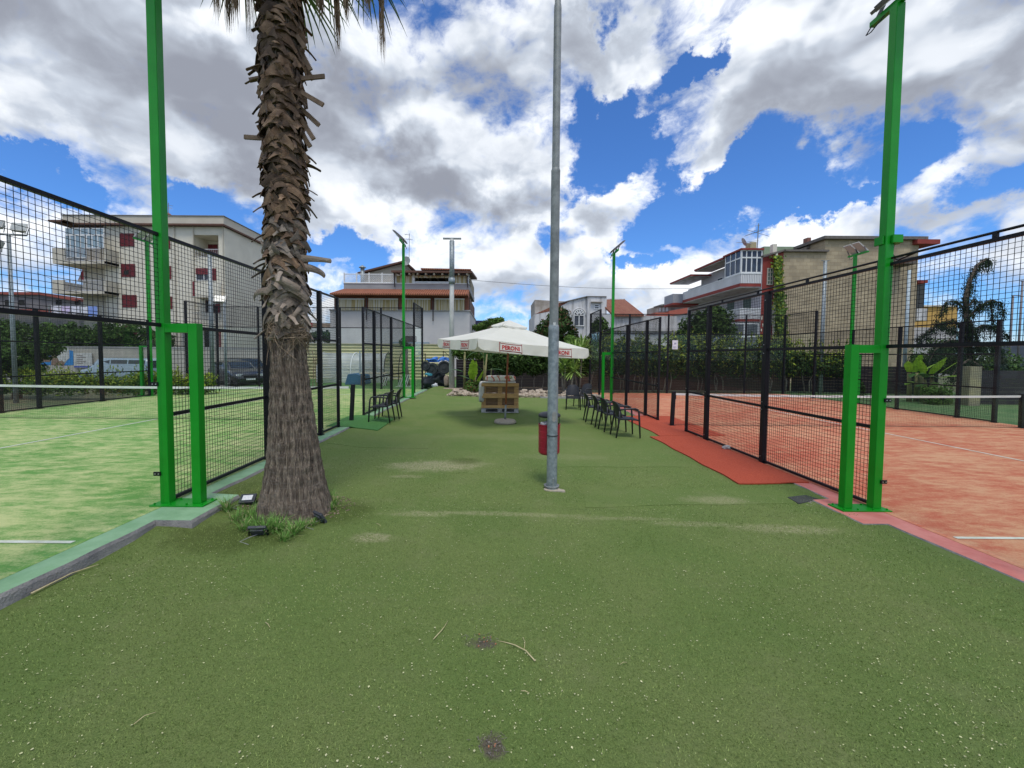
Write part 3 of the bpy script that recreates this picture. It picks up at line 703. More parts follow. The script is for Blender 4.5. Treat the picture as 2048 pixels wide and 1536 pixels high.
# ------------------------------------------------------------ floodlight masts
LEDM = mat('led_face', (.55, .57, .58), (.42, .43, .44), rough=.3, scale=30)
LAMPB = mat('lamp_housing', (.10, .09, .10), (.16, .15, .16), rough=.45, scale=20)
LAMPG = mat('lamp_housing_pale', (.45, .45, .43), (.35, .35, .33), rough=.5)
def mast(X, Y, zb, side, label, heads=True, pale=False):
    """side: +1 the brace post stands on the +x side of the main post"""
    t = thing('floodlight_mast', label, 'floodlight mast', (X, Y, zb), 'green floodlight masts of the courts')
    w_ = .1; b = MB(); b.box(X-w_/2, X+w_/2, Y-w_/2, Y+w_/2, zb+.012, zb+6.0); soften(b.build('main_post', GREEN, t), .006)
    xb = X+side*.355
    b = MB(); b.box(xb-w_/2, xb+w_/2, Y-w_/2, Y+w_/2, zb+.012, zb+2.02); soften(b.build('brace_post', GREEN, t), .006)
    b = MB(); lo, hi = sorted((X+side*.051, xb-side*.051)); b.box(lo, hi, Y-w_/2+.002, Y+w_/2-.002, zb+1.92, zb+2.017); b.build('cross_beam', GREEN, t)
    b = MB(); lo, hi = sorted((X-side*.12, xb+side*.12)); b.box(lo, hi, Y-.12, Y+.12, zb+.001, zb+.013)
    for qx in (X, xb):
        for sx, sy in ((-1, -1), (1, -1), (-1, 1), (1, 1)): b.lathe([(0, .03), (.011, .03), (.011, .013)], (qx+sx*.085, Y+sy*.085, zb), 6)
    b.build('base_plate', GREEN, t)
    for zz in (.35, 1.35):
        b = MB(); xx = X-side*.06
        b.box(xx-.045, xx+.03, Y-.066, Y-.052, zb+zz-.022, zb+zz+.022); b.box(xx-.03, xx-.018, Y-.071, Y-.066, zb+zz-.006, zb+zz+.006, 1); b.box(xx+.008, xx+.02, Y-.071, Y-.066, zb+zz-.006, zb+zz+.006, 1)
        b.build('glass_clip', [BLACK, BOLT], t)
    b = MB(); b.box(X-.03, X+.03, Y-.6, Y+.34, zb+6.0, zb+6.06); b.build('lamp_arm', GREEN, t)
    tilt = -side*R(38) if side > 0 else R(38)
    # court lies at -side
    for yy in (-.32, .08):
        c = Vector((X-side*.10, Y+yy, zb+6.26)); rot = Matrix.Rotation(side*R(40), 3, 'Y')
        h = MB(); h.obox(c, .52, .34, .04, rot)
        for k in range(9): h.obox(c+rot @ Vector((-.2+k*.05, 0, .03)), .008, .30, .02, rot)
        hh = h.build('floodlight', LAMPG if pale else LAMPB, t)
        h = MB(); h.obox(c+rot @ Vector((0, 0, -.024)), .46, .28, .008, rot); h.build('led_panel', LEDM, hh)
        h = MB(); 
        for sy in (-.2, .2): h.bar((X, Y+yy+sy, zb+6.04), c+rot @ Vector((0, sy, 0)), .012, .04)
        h.build('bracket', LAMPB, hh)
    b = MB(); b.tube([(X+side*.03, Y+.30, zb+6.0), (X+side*.05, Y+.36, zb+5.92), (X+side*.06, Y+.28, zb+5.90), (X+side*.04, Y+.12, zb+5.98)], .007, 5); b.build('cable', BLACK, t)
    return t
mast(XL0, YNL-5.95, 0, 1, 'large bright green floodlight mast in the left foreground')
mm = mast(XR0-.03, YNR-6.11, ZR, -1, 'large bright green floodlight mast in the right foreground with a junction box')
b = MB(); zz = aZ(1790, 482, YNR-6.1); b.box(XR0-.1, XR0-.082, YNR-6.14, YNR-6.02, zz-.05, zz+.05); b.box(XR0-.03, XR0+.09, YNR-6.2, YNR-6.165, zz-.045, zz+.05); b.box(XR0+.022, XR0+.09, YNR-6.164, YNR-6.05, zz-.05, zz+.05)
soften(b.build('junction_box', GREEN, mm), .005, 1)
b = MB(); b.tube([(XR0+.05, YNR-6.12, zz-.05), (XR0+.04, YNR-6.12, zz-.16), (XR0+.06, YNR-6.14, zz-.22), (XR0+.04, YNR-6.2, zz-.25), (XR0, YNR-6.45, ZR+3.05)], .009, 6); b.build('cable', BLACK, mm)
mast(XL0, YNL+5.95, 0, 1, 'green floodlight mast behind the two chairs at the far left of the lawn')
mast(XR0, YNR+5.95, ZR, -1, 'green floodlight mast behind the row of four chairs')
mast(XL1, YNL+5.95, 0, -1, 'green floodlight mast on the far side of the green court before the apartment block', pale=True)
mast(XR1, YNR+5.95, ZR, 1, 'green floodlight mast on the far side of the red court before the stone building', pale=True)

# ------------------------------------------------------------ grey lamp post in the middle
CX, CY = .765, 5.72; zg = tz(CX, CY)
t = thing('steel_post', 'tall stepped galvanised steel post in the middle of the turf with the bin on it', 'post', (CX, CY, zg))
b = MB(); b.lathe([(.072, 0), (.072, 2.2), (.071, 2.24), (.062, 2.27)], (CX, CY, zg), 28); b.build('lower_tube', GALV, t, smooth=True)
b = MB(); b.lathe([(.061, 2.25), (.060, 4.30), (.061, 4.315), (.061, 4.33), (.0505, 4.36)], (CX, CY, zg), 28); b.build('middle_tube', GALVD, t, smooth=True)
b = MB(); b.lathe([(.051, 4.34), (.050, 6.42), (.046, 6.47), (.041, 6.49), (.040, 9.0), (0, 9.0)], (CX, CY, zg), 24); b.build('upper_tube', GALVD, t, smooth=True)
b = MB()   # oval inspection hatch
cz = aZ(1107, 832, CY)
pts = []
for k in range(24):
    a = 2*math.pi*k/24; pts.append((.026*math.cos(a), (.068 if 1 else 0)*(abs(math.sin(a))**.6)*(1 if math.sin(a) > 0 else -1)))
ring = []
for (u, v) in pts:
    ang = -math.pi/2+.16+u/.073; ring.append((CX+.0745*math.cos(ang), CY+.0745*math.sin(ang), cz+v))
n = len(ring); b.add(ring+[(CX+.0755*math.cos(-math.pi/2+.16), CY+.0755*math.sin(-math.pi/2+.16), cz)], [(i, (i+1) % n, n) for i in range(n)])
b.tube(ring+[ring[0]], .0035, 5, caps=False); b.build('hatch', mat('hatch', (.22, .22, .2), (.32, .31, .28), rough=.6, scale=20), t)
b = MB(); b.lathe([(0, 0), (.011, .001), (.011, .008), (0, .01)], (0, 0, 0), 10)
b.v = [(CX+.01+v[0], CY-.073-v[2], zg+.17+v[1]) for v in b.v]; b.bar((CX+.01, CY-.076, zg+.16), (CX+.005, CY-.078, zg+.02), .006, .004); b.build('earth_bolt', BOLT, t)
b = MB(); b.bar((CX-.02, CY-.0735, aZ(1107, 652, CY)), (CX-.02, CY-.0735, aZ(1107, 645.5, CY)), .035, .003, up=(0,1,0))
b.v = [(v[0]+.02, v[1]+.002, v[2]) for v in b.v]; b.build('sticker', mat('sticker', (.65, .67, .66), (.4, .42, .42), scale=120, rough=.6), t)
g = MB(); pl = [(-.115, -.04), (-.09, -.085), (0, -.115), (.10, -.115), (.135, -.135), (.17, -.12), (.165, -.06), (.11, -.02), (.09, .05), (0, .07), (-.09, .04)]
g.prism([(CX+x, CY+y_) for x, y_ in pl], zg-.01, zg+.012); b = g.build('footing', mat('post_footing', (.50, .44, .33), (.38, .34, .27), scale=20, rough=.95, bump=.6), t)
g = MB(); g.lathe([(.074, .012), (.105, .03), (.108, .05), (.1, .055), (.075, .03)], (CX, CY+.03, zg), 20); g.build('torn_collar', GALVD, t, smooth=True)
# bin
BX, BY = aX(1098.5, 5.93, 880), 5.95
REDB = mat('bin_red', (.27, .006, .022), (.33, .012, .03), rough=.42, scale=6)
t = thing('litter_bin', 'dark red cylindrical litter bin with a black lid hung on the steel post', 'litter bin', (BX, BY, .26))
zb_, zt_ = aZ(1098, 907, BY), aZ(1098, 849, BY)
b = MB(); prof = [(0, zb_), (.13, zb_), (.150, zb_+.025)]
nr = 5
for k in range(nr): 
    a = zb_+.025+(zt_-zb_-.03)*k/nr; c_ = zb_+.025+(zt_-zb_-.03)*(k+1)/nr; prof += [(.1505, a+.004), (.1515+.001*k, c_-.006), (.147+.001*k, c_-.003), (.1505, c_)]
prof += [(.158, zt_), (.158, zt_+.012), (.150, zt_+.012), (.148, zt_-.2), (0, zt_-.2)]
b.lathe(prof, (BX, BY, 0), 32); b.build('body', REDB, t, smooth=False)
b = MB(); zl = aZ(1098, 832, BY); b.lathe([(0, zl-.012), (.150, zl-.012), (.158, zl), (.158, zl+.022), (.13, zl+.045), (.06, zl+.062), (0, zl+.066)], (BX, BY, 0), 32); b.build('lid', PLASTIC, t, smooth=True)
b = MB()
for s_ in (-1, 1): b.bar((BX+s_*.145, BY+.02, zt_-.05), (BX+s_*.145, BY+.02, zl+.01), .006, .03)
b.build('lid_strut', PLASTIC, t)
b = MB(); random.seed(9)
for k in range(9):
    c = Vector((BX-.1+.03*k*.6, BY-.07+random.uniform(-.03, .03), zt_)); rockmesh(b, c+Vector((0, 0, .012)), .035, 1, .8, 1.1, k, 2, .5)
b.build('bin_bag', mat('bag_clear', (.52, .53, .56), (.34, .34, .38), scale=40, rough=.25, trans=.3), t, smooth=True)
b = MB(); b.tube([(CX+.076*math.cos(a*.2618), CY+.076*math.sin(a*.2618), (zt_+zb_)/2+.1) for a in range(25)], .006, 5, caps=False); b.box(CX-.03, CX+.03, CY+.07, BY-.14, (zt_+zb_)/2+.07, (zt_+zb_)/2+.13); b.build('clamp', BLACK, t)

# ------------------------------------------------------------ other poles
def pole(px, Y, ptop, r, zb, label, m_=GALV, r2=None, name='lamp_post', lamps=None, pytop=None, cat='lamp post', group='grey steel poles around the courts'):
    X = aX(px, Y, 711); zt__ = aZ(px, ptop, Y); t = thing(name, label, cat, (X, Y, zb), group)
    b = MB(); b.tube([(X, Y, zb), (X, Y, zt__)], [r, r2 or r*.8], 12); b.build('shaft', m_, t, smooth=True)
    return t, X, zt__
def flood(parent, c, rz, tilt, w_=.45, h_=.36, d_=.16, m_=None):
    rot = Matrix.Rotation(rz, 3, 'Z') @ Matrix.Rotation(tilt, 3, 'X')
    b = MB(); c = Vector(c)
    vs = []
    for y_, k in ((-d_/2, 1), (d_/2, .7)):
        for x_, z_ in ((-1, -1), (1, -1), (1, 1), (-1, 1)): vs.append(c+rot @ Vector((x_*w_/2*k, y_, z_*h_/2*k)))
    b.add(vs, [(0,1,2,3), (5,4,7,6), (0,4,5,1), (1,5,6,2), (2,6,7,3), (3,7,4,0)])
    o = b.build('floodlight', m_ or LAMPG, parent)
    b = MB(); b.obox(c+rot @ Vector((0, -d_/2-.004, 0)), w_*.86, .006, h_*.84, rot); b.build('lamp_glass', mat('lamp_glass', (.42, .44, .42), (.25, .27, .26), rough=.15, scale=6), o)
    b = MB()
    for s_ in (-1, 1): b.bar(c+rot @ Vector((s_*w_*.52, 0, 0)), c+Vector((0, 0, -h_*.75))+Matrix.Rotation(rz, 3, 'Z') @ Vector((s_*w_*.4, 0, 0)), .02)
    b.build('bracket', GALVD, o); return o
t, X, zz = pole(28, 16, 468, .075, GZ, 'grey lamp post with two square floodlights at the left picture edge')
b = MB(); b.bar((X-.5, 16, zz), (X+.65, 16, zz-.05), .06); b.build('arm', GALVD, t)
flood(t, (X-.35, 15.95, zz+.32), R(15), R(-25)); flood(t, (X+.5, 15.95, zz+.2), R(25), R(-28)); flood(t, (X-.5, 16.1, zz-.35), R(-60), R(-20))
t, X, zz = pole(424, 21.6, 507, .11, GZ, 'grey steel pole behind the corner of the green court with a floodlight halfway up')
b = MB(); zc = aZ(445, 602, 21.5); b.bar((X, 21.6, zc-.1), (X+.5, 21.55, zc-.12), .05); b.build('arm', GALVD, t); flood(t, (X+.55, 21.5, zc+.08), R(20), R(-30), .55, .4)
b = MB(); b.box(X-.15, X+.15, 21.55, 21.65, zz-.02, zz+.03); b.build('pole_cap', GALVD, t)
t, X, zz = pole(451, 23, 600, .07, GZ, 'thin grey pole just right of the pole behind the corner of the green court')
t, X, zz = pole(1643, 22.2, 522, .10, GZ, 'grey steel pole in front of the blank stone wall behind the red court')
b = MB(); b.box(X-.2, X+.2, 22.15, 22.25, zz, zz+.03); b.build('pole_cap', GALVD, t)
t, X, zz = pole(1810, 22.5, 540, .09, GZ, 'pale blue-grey pole right of the right green mast', m_=mat('pole_pale', (.30, .38, .42), (.38, .46, .50), rough=.5))
t, X, zz = pole(2036, 30, 562, .07, GZ, 'thin dark street lamp at the right picture edge, taller one', m_=LAMPB, name='street_lamp', cat='street lamp', group='thin street lamps at the right edge'); b = MB(); b.box(X-.1, X+.6, 29.95, 30.05, zz-.03, zz+.03); b.build('arm', LAMPB, t)
t, X, zz = pole(2019, 33, 591, .07, GZ, 'thin dark street lamp near the right picture edge, shorter one', m_=LAMPB, name='street_lamp', cat='street lamp', group='thin street lamps at the right edge'); b = MB(); b.box(X-.1, X+.7, 32.95, 33.05, zz-.03, zz+.03); b.build('arm', LAMPB, t)
t, X, zz = pole(903.5, 22.8, 478, .16, GZ, 'tall pale concrete and steel pole with a crossbar behind the umbrella', r2=.10, m_=mat('pole_white', (.42, .43, .40), (.52, .53, .50), rough=.7, scale=3), group=None)
b = MB(); b.box(X-.48, X+.5, 22.75, 22.85, zz-.02, zz+.06); b.build('crossbar', GALVD, t)
b = MB(); b.tube([(X, 22.8, aZ(903, 568, 22.8)), (X, 22.8, aZ(903, 556, 22.8))], .17, 12); b.tube([(X, 22.8, aZ(903, 482, 22.8)), (X, 22.8, aZ(903, 567, 22.8))], .135, 12); b.build('steel_sleeve', GALV, t, smooth=True)
g = MB(); g.box(X-.5, X+.6, 22.2, 22.7, -.2, -.09); tag(g.build('stone_slab', STONE), 'low stone slab at the foot of the tall pale pole', 'slab')

# ------------------------------------------------------------ chairs
def chair(label, x, y, rz, group='black plastic armchairs on the turf'):
    t = thing('garden_chair', label, 'chair', (0, 0, 0), group)
    b = MB(); n = 10
    # seat: slightly dished, rounded front; faces -y
    def seat_pt(u, v, dz): 
        x_ = (u-.5)*(.44+.03*(1-v)); y_ = -.23+.44*v; z_ = .44-.018*math.sin(math.pi*u)*math.sin(math.pi*min(1, v*1.1))-.012*(1-v)**3*4*.5; return (x_, y_, z_+dz)
    for dz in (0, -.03):
        for j in range(n+1):
            for i in range(n+1): b.v.append(seat_pt(i/n, j/n, dz))
    s1 = n+1; o_ = s1*s1
    for j in range(n):
        for i in range(n): b.f += [(j*s1+i, j*s1+i+1, (j+1)*s1+i+1, (j+1)*s1+i), (o_+j*s1+i, o_+(j+1)*s1+i, o_+(j+1)*s1+i+1, o_+j*s1+i+1)]; b.m += [0, 0]
    e_ = [(i, 0) for i in range(n)]+[(n, j) for j in range(n)]+[(n-i, n) for i in range(n)]+[(0, n-j) for j in range(n)]
    for k in range(len(e_)): a, c = e_[k], e_[(k+1) % len(e_)]; b.f.append((o_+a[1]*s1+a[0], o_+c[1]*s1+c[0], c[1]*s1+c[0], a[1]*s1+a[0])); b.m.append(0)
    b.build('seat', PLASTIC, t, smooth=False)
    b = MB(); nn = 12   # curved back shell
    def bp_(u, v, d):
        a = (u-.5)*1.15; wtop = .215*(1-.28*max(0, v-.45)**1.5*2.2); x_ = wtop*math.sin(a)/math.sin(.575); dep = .06*(1-math.cos(a))/(1-math.cos(.575))
        z_ = .46+.38*v - .035*(2*abs(u-.5))**3*(v > .8)*5*(v-.8); return (x_, .215+.075*v+.04*v*v-dep+d, z_)
    for d in (0, .018):
        for j in range(nn+1):
            for i in range(nn+1): b.v.append(bp_(i/nn, j/nn, d))
    s1 = nn+1; o_ = s1*s1
    for j in range(nn):
        for i in range(nn): b.f += [(j*s1+i, j*s1+i+1, (j+1)*s1+i+1, (j+1)*s1+i), (o_+j*s1+i, o_+(j+1)*s1+i, o_+(j+1)*s1+i+1, o_+j*s1+i+1)]; b.m += [0, 0]
    e_ = [(i, 0) for i in range(nn)]+[(nn, j) for j in range(nn)]+[(nn-i, nn) for i in range(nn)]+[(0, nn-j) for j in range(nn)]
    for k in range(len(e_)): a, c = e_[k], e_[(k+1) % len(e_)]; b.f.append((o_+a[1]*s1+a[0], o_+c[1]*s1+c[0], c[1]*s1+c[0], a[1]*s1+a[0])); b.m.append(0)
    b.build('backrest', PLASTIC, t, smooth=False)
    for s_ in (-1, 1):
        b = MB(); b.tube([(s_*.245, -.25, 0), (s_*.235, -.225, .45), (s_*.24, -.21, .60), (s_*.243, -.185, .655)], [.017, .024, .02, .018], 8); b.build('leg', PLASTIC, t, smooth=True)
        b = MB(); b.tube([(s_*.225, .30, 0), (s_*.212, .225, .44), (s_*.212, .225, .62)], [.016, .024, .018], 8); b.build('leg', PLASTIC, t, smooth=True)
        b = MB(); b.tube([(s_*.243, -.19, .65), (s_*.255, -.13, .675), (s_*.26, 0, .675), (s_*.25, .13, .665), (s_*.215, .235, .64)], [.018, .02, .022, .02, .018], 8); b.build('armrest', PLASTIC, t, smooth=True)
    t.location = (x, y, zt(x)+.008); t.rotation_euler.z = rz; return t
c0 = chair('black plastic armchair in the front of the pair by the green court entrance', -3.03, 10.85, R(-92))
def place(label, x, y, rz):
    c = copy_tree(c0); c['label'] = label; c.location = (x, y, zt(x)+.008 if x < 3.4 else zt(x)+.02); c.rotation_euler.z = rz; return c
place('black plastic armchair standing behind another one by the green court entrance', -2.98, 11.52, R(-86))
place('black plastic armchair at the near end of the row of four by the red court', 3.03, 9.75, R(92))
place('black plastic armchair, second from the near end of the row of four', 2.93, 10.5, R(95))
place('black plastic armchair, third from the near end of the row of four', 2.88, 11.15, R(90))
place('black plastic armchair at the far end of the row of four', 2.82, 11.95, R(86))
place('black plastic armchair facing the camera in front of the yucca plants', 2.68, 14.7, R(-8))
place('black plastic armchair behind and right of the one facing the camera by the yuccas', 3.2, 15.5, R(-48))
# small green bottle by the chairs
p = atZ(1175, 806, -.18); b = MB(); b.lathe([(0, 0), (.04, .002), (.04, .17), (.016, .23), (.016, .27), (0, .27)], (p.x, p.y, zt(p.x)), 12)
tag(b.build('bottle', glass_mat('bottle_green', (.45, .8, .6), 1, .3, (.3, .6, .45)), smooth=True), 'pale green plastic bottle on the turf behind the chairs at the rockery', 'bottle')

# ------------------------------------------------------------ umbrella
BXU, BYU = .22, 11.36
CAN = mat('canvas', (.80, .79, .71), (.74, .73, .64), scale=1.5, rough=.9, trans=.22, bump=.15, bscale=5)
t = thing('parasol', 'large square cream parasol with red and white lettering on its valance', 'parasol', (BXU, BYU, zt(BXU)))
zb_ = zt(BXU)
b = MB(); b.lathe([(0, -.01), (.27, -.01), (.30, .02), (.30, .055), (.27, .09), (.2, .105), (0, .11)], (BXU, BYU, zb_), 36); b.build('base', mat('terrazzo', (.50, .43, .33), (.30, .25, .20), scale=60, rough=.9, bump=.6), t, smooth=True)
ctr = Vector((.30, 11.6, 2.02)); ps = R(25); e1 = Vector((math.cos(ps), math.sin(ps), 0)); e2 = Vector((-math.sin(ps), math.cos(ps), 0)); hs = 1.55
def zedge(v): return 2.02 - (v.x-ctr.x)*.072 + (v.y-ctr.y)*.0
crn = []
for sx, sy in ((-1, -1), (1, -1), (1, 1), (-1, 1)):
    v = ctr+e1*sx*hs+e2*sy*hs; v.z = zedge(v); crn.append(v)
apex = Vector((.32, 11.62, 2.60))
foot = Vector((BXU, BYU, zb_+.1))
b = MB(); q = foot+(apex-foot)*.15; b.tube([foot, q], .026, 10); b.build('metal_stub', GALVD, t, smooth=True)
b = MB(); b.tube([q-(apex-foot)*.02, apex], .024, 12); b.build('wooden_pole', mat('varnished_wood', (.30, .085, .03), (.22, .06, .02), scale=6, stretch=(6, 6, .6), rough=.4), t, smooth=True)
b = MB(); 
def sag(e0, e1_, nr=14, nc=18):
    base = len(b.v)
    for j in range(nr+1):
        r = j/nr
        for i in range(nc+1):
            u = i/nc; p = e0.lerp(e1_, u); v = apex.lerp(p, r)
            v = v.copy(); v.z -= .05*math.sin(math.pi*r)*1.0 + .035*math.sin(math.pi*u)*r*r + .006*math.sin(u*19)*math.sin(r*7)
            b.v.append(tuple(v))
    for j in range(nr):
        for i in range(nc): a = base+j*(nc+1)+i; b.f.append((a, a+nc+1, a+nc+2, a+1)); b.m.append(0)
for k in range(4): sag(crn[k], crn[(k+1) % 4])
can = b.build('canopy', CAN, t, smooth=True)
b = MB()   # vent cap
ap2 = apex+Vector((0, 0, .075)); cap = [apex.lerp(c, .24)+Vector((0, 0, .035)) for c in crn]
for k in range(4):
    c0_, c1_ = cap[k], cap[(k+1) % 4]
    for i in range(8):
        u0, u1 = i/8, (i+1)/8; w0 = -.025*math.sin(math.pi*u0)+.006*math.sin(u0*20); w1 = -.025*math.sin(math.pi*u1)+.006*math.sin(u1*20)
        p0_, p1_ = c0_.lerp(c1_, u0)+Vector((0, 0, w0)), c0_.lerp(c1_, u1)+Vector((0, 0, w1))
        b.add([ap2, ap2.lerp(p0_, .5), p0_, p1_, ap2.lerp(p1_, .5)], [(0, 1, 4), (1, 2, 3, 4)]); b.add([p0_, p0_-Vector((0, 0, .04)), p1_-Vector((0, 0, .04)), p1_], [(0, 1, 2, 3)])
b.build('vent_cap', CAN, can, smooth=True)
b = MB(); hub = foot+(apex-foot)*.78
for c in crn+[crn[k].lerp(crn[(k+1) % 4], .5) for k in range(4)]:
    m_ = apex.lerp(c, .95)+Vector((0, 0, -.10)); b.bar(apex-Vector((0, 0, .14)), apex.lerp(c, .5)-Vector((0, 0, .14)), .018, .02); b.bar(apex.lerp(c, .5)-Vector((0, 0, .14)), m_, .018, .02); b.bar(hub, apex.lerp(c, .5)-Vector((0, 0, .15)), .015, .02)
b.build('ribs', mat('rib_wood', (.32, .16, .07), rough=.5), t)
# valances + printed logos
def text_mesh(s, size, bold=.0):
    cu = bpy.data.curves.new('t', 'FONT'); cu.body = s; cu.size = size; cu.align_x = 'CENTER'; cu.offset = bold; cu.resolution_u = 2; cu.space_character = 1.0
    o = bpy.data.objects.new('t', cu); COL.objects.link(o); dg = bpy.context.evaluated_depsgraph_get(); me = bpy.data.meshes.new_from_object(o.evaluated_get(dg))
    vs = [tuple(v.co) for v in me.vertices]; fs = [tuple(p.vertices) for p in me.polygons]
    bpy.data.objects.remove(o); bpy.data.meshes.remove(me); bpy.data.curves.remove(cu); return vs, fs
TXT = text_mesh('PERONI', .125, .0045)
tw = max(v[0] for v in TXT[0])-min(v[0] for v in TXT[0]); th_ = max(v[1] for v in TXT[0]); tcx = (max(v[0] for v in TXT[0])+min(v[0] for v in TXT[0]))/2
LR = mat('logo_red', (.48, .012, .015), (.45, .012, .015), rough=.8); LD = mat('logo_dark', (.16, .015, .02), rough=.8); LW = mat('logo_white', (.74, .70, .62), rough=.85)
for k in range(4):
    A, B_ = crn[k], crn[(k+1) % 4]; H = .25; nc = 40; b = MB(); d = (B_-A).normalized(); nrm = Vector((d.y, -d.x, 0)).normalized()
    def vp(u, v, off=0, A=A, B_=B_, nrm=nrm):
        p = A.lerp(B_, u); endc = .07*max(0, 1-min(u, 1-u)/.05)**2*(v)   # rounded ends
        return p+Vector((0, 0, -.035*math.sin(math.pi*u)-H*v+endc))+nrm*(.012*math.sin(u*23+k)*v+.008*math.sin(u*51+v*4)*v+.02*v+off)
    for j in range(7):
        for i in range(nc+1): b.v.append(tuple(vp(i/nc, j/6)))
    for j in range(6):
        for i in range(nc): a = j*(nc+1)+i; b.f.append((a, a+nc+1, a+nc+2, a+1)); b.m.append(0)
    val = b.build('valance', CAN, t, smooth=True)
    Lw = (B_-A).length
    for u0 in (.27, .73):
        lg = MB(); W2, H2 = .285/Lw, .165   # half width in u, height
        def fp(x, y, off): return tuple(vp(u0+x/Lw, (H/2-y)/H, off))
        def flared(wd, hg, fl, m=7):   # outline with flared corners
            o_ = []
            for i in range(m+1):
                s_ = -1+2*i/m; o_.append((s_*wd, hg+fl*max(0, abs(s_)-.82)/.18))
            for i in range(1, m): o_.append((wd-.012*math.sin(math.pi*i/m), hg-2*hg*i/m))
            for i in range(m+1):
                s_ = 1-2*i/m; o_.append((s_*wd, -hg-fl*max(0, abs(s_)-.82)/.18))
            for i in range(1, m): o_.append((-wd+.012*math.sin(math.pi*i/m), -hg+2*hg*i/m))
            return o_
        for wd, hg, fl, off, mi in ((.30, .092, .022, .006, 1), (.292, .085, .020, .008, 0), (.282, .074, .012, .010, 2)):
            o_ = flared(wd, hg, fl); c_ = [fp(x, y, off) for x, y in o_]
            # fan in vertical strips to follow the cloth
            nst = 12; 
            for i in range(nst):
                xa, xb = -wd+2*wd*i/nst, -wd+2*wd*(i+1)/nst
                def hh_(x): s_ = abs(x)/wd; return hg+fl*max(0, s_-.82)/.18
                lg.add([fp(xa, -hh_(xa), off), fp(xb, -hh_(xb), off), fp(xb, hh_(xb), off), fp(xa, hh_(xa), off)], [(0, 1, 2, 3)], mi)
        sc = .46/tw; scy = .092/th_
        lg.add([fp((v[0]-tcx)*sc, v[1]*scy*1.08-.050, .013) for v in TXT[0]], TXT[1], 1)
        lg.build('printed_logo', [LD, LR, LW], val)

# ------------------------------------------------------------ pallet seat
WOOD = mat('pallet_wood', (.48, .30, .12), (.33, .19, .075), scale=5, stretch=(1, 6, 6), rough=.8, island=.2, bump=.4, bscale=12)
WOODG = mat('pallet_grey', (.42, .42, .42), (.26, .25, .25), scale=5, rough=.85, island=.2)
PX, PY = aX(1000, 13.3, 800), 13.32; pz = zt(PX)+.01
def pallet(mb, O, ex, ey, ez, Lx=1.2, Ly=.8, full=False):
    """euro pallet, ez = up of deck; O = centre of its underside"""
    rot = Matrix((ex, ey, ez)).transposed()
    def bx(cx, cy, cz, sx, sy, sz): mb.obox(O+rot @ Vector((cx, cy, cz)), sx, sy, sz, rot, 1 if cz > .12 and full else 0)
    for yy, w_ in ((-Ly/2+.05, .1), (0, .145), (Ly/2-.05, .1)): bx(0, yy, .011, Lx, w_, .022)
    for yy, w_ in ((-Ly/2+.05, .1), (0, .145), (Ly/2-.05, .1)):
        for xx in (-Lx/2+.073, 0, Lx/2-.073): bx(xx, yy, .0612, .14, w_-.004, .078)
    for xx in (-Lx/2+.073, 0, Lx/2-.073): bx(xx, 0, .1115, .142, Ly, .022)
    for yy, w_ in (((-.3275, .145), (-.165, .155), (0, .15), (.165, .155), (.3275, .145)) if full else ((-Ly/2+.0725, .145), (-.19, .1), (0, .145), (.19, .1), (Ly/2-.0725, .145))): bx(0, yy, .133, Lx, w_, .02)
X_, Y_, Z_ = Vector((1, 0, 0)), Vector((0, 1, 0)), Vector((0, 0, 1))
b = MB(); pallet(b, Vector((PX, PY+.42, pz)), X_, Y_, Z_); tag(b.build('pallet', WOODG), 'weathered grey pallet lying flat under the wooden pallet seat', 'pallet')
b = MB(); pallet(b, Vector((PX, PY, pz+.145+.40)), X_, -Z_, Y_, full=True); soften(tag(b.build('pallet', [WOOD, mat('pallet_wood_shaded', (.22, .13, .06), (.15, .085, .04), scale=5, stretch=(1, 6, 6), rough=.85, island=.25)]), 'brown wooden pallet standing on edge as the back of the seat', 'pallet'), .004, 1)  # shade of the recess painted into the deck boards as darker wood
b = MB(); pallet(b, Vector((PX, PY+.58, pz+.147)), X_, Y_, Z_); tag(b.build('pallet', WOOD), 'brown wooden pallet lying as the seat behind the upright one', 'pallet')
CUSH = mat('cushion_cloth', (.62, .60, .54), (.50, .48, .43), scale=8, rough=.9)
def pillow(x0, x1, y0, y1, z0, z1, name, mt, lab, cat, seed=0):
    b = MB(); nx_, ny_, nz_ = 22, 8, 8; cx, cy, cz = (x0+x1)/2, (y0+y1)/2, (z0+z1)/2
    import bmesh
    bm = bmesh.new(); bmesh.ops.create_cube(bm, size=2); bmesh.ops.subdivide_edges(bm, edges=bm.edges[:], cuts=11, use_grid_fill=True)
    for v in bm.verts:
        p = v.co; q = Vector(p); f = 5.0; ln = (abs(p.x)**f+abs(p.y)**f+abs(p.z)**f)**(1/f); q = q/ln
        k = 1+.05*mnoise.noise(q*2.2+Vector((seed, 0, 0)))+.03*mnoise.noise(q*6+Vector((seed, 3, 0))); b.v.append((cx+q.x*k*(x1-x0)/2, cy+q.y*k*(y1-y0)/2, cz+q.z*k*(z1-z0)/2))
    for f_ in bm.faces: b.f.append(tuple(v.index for v in f_.verts)); b.m.append(0)
    bm.free(); return tag(b.build(name, mt, smooth=True), lab, cat)
zt_p = pz+.145+.8
pillow(PX-.69, PX-.5, PY+.0, PY+.9, pz+.31, zt_p+.02, 'mattress', CUSH, 'off-white folded mattress showing at the left side of the pallet seat', 'mattress', 2)
pillow(PX-.58, PX+.5, PY-.02, PY+.5, zt_p+.0, zt_p+.05, 'blanket', CUSH, 'cream blanket laid over the top of the upright pallet', 'blanket', 5)
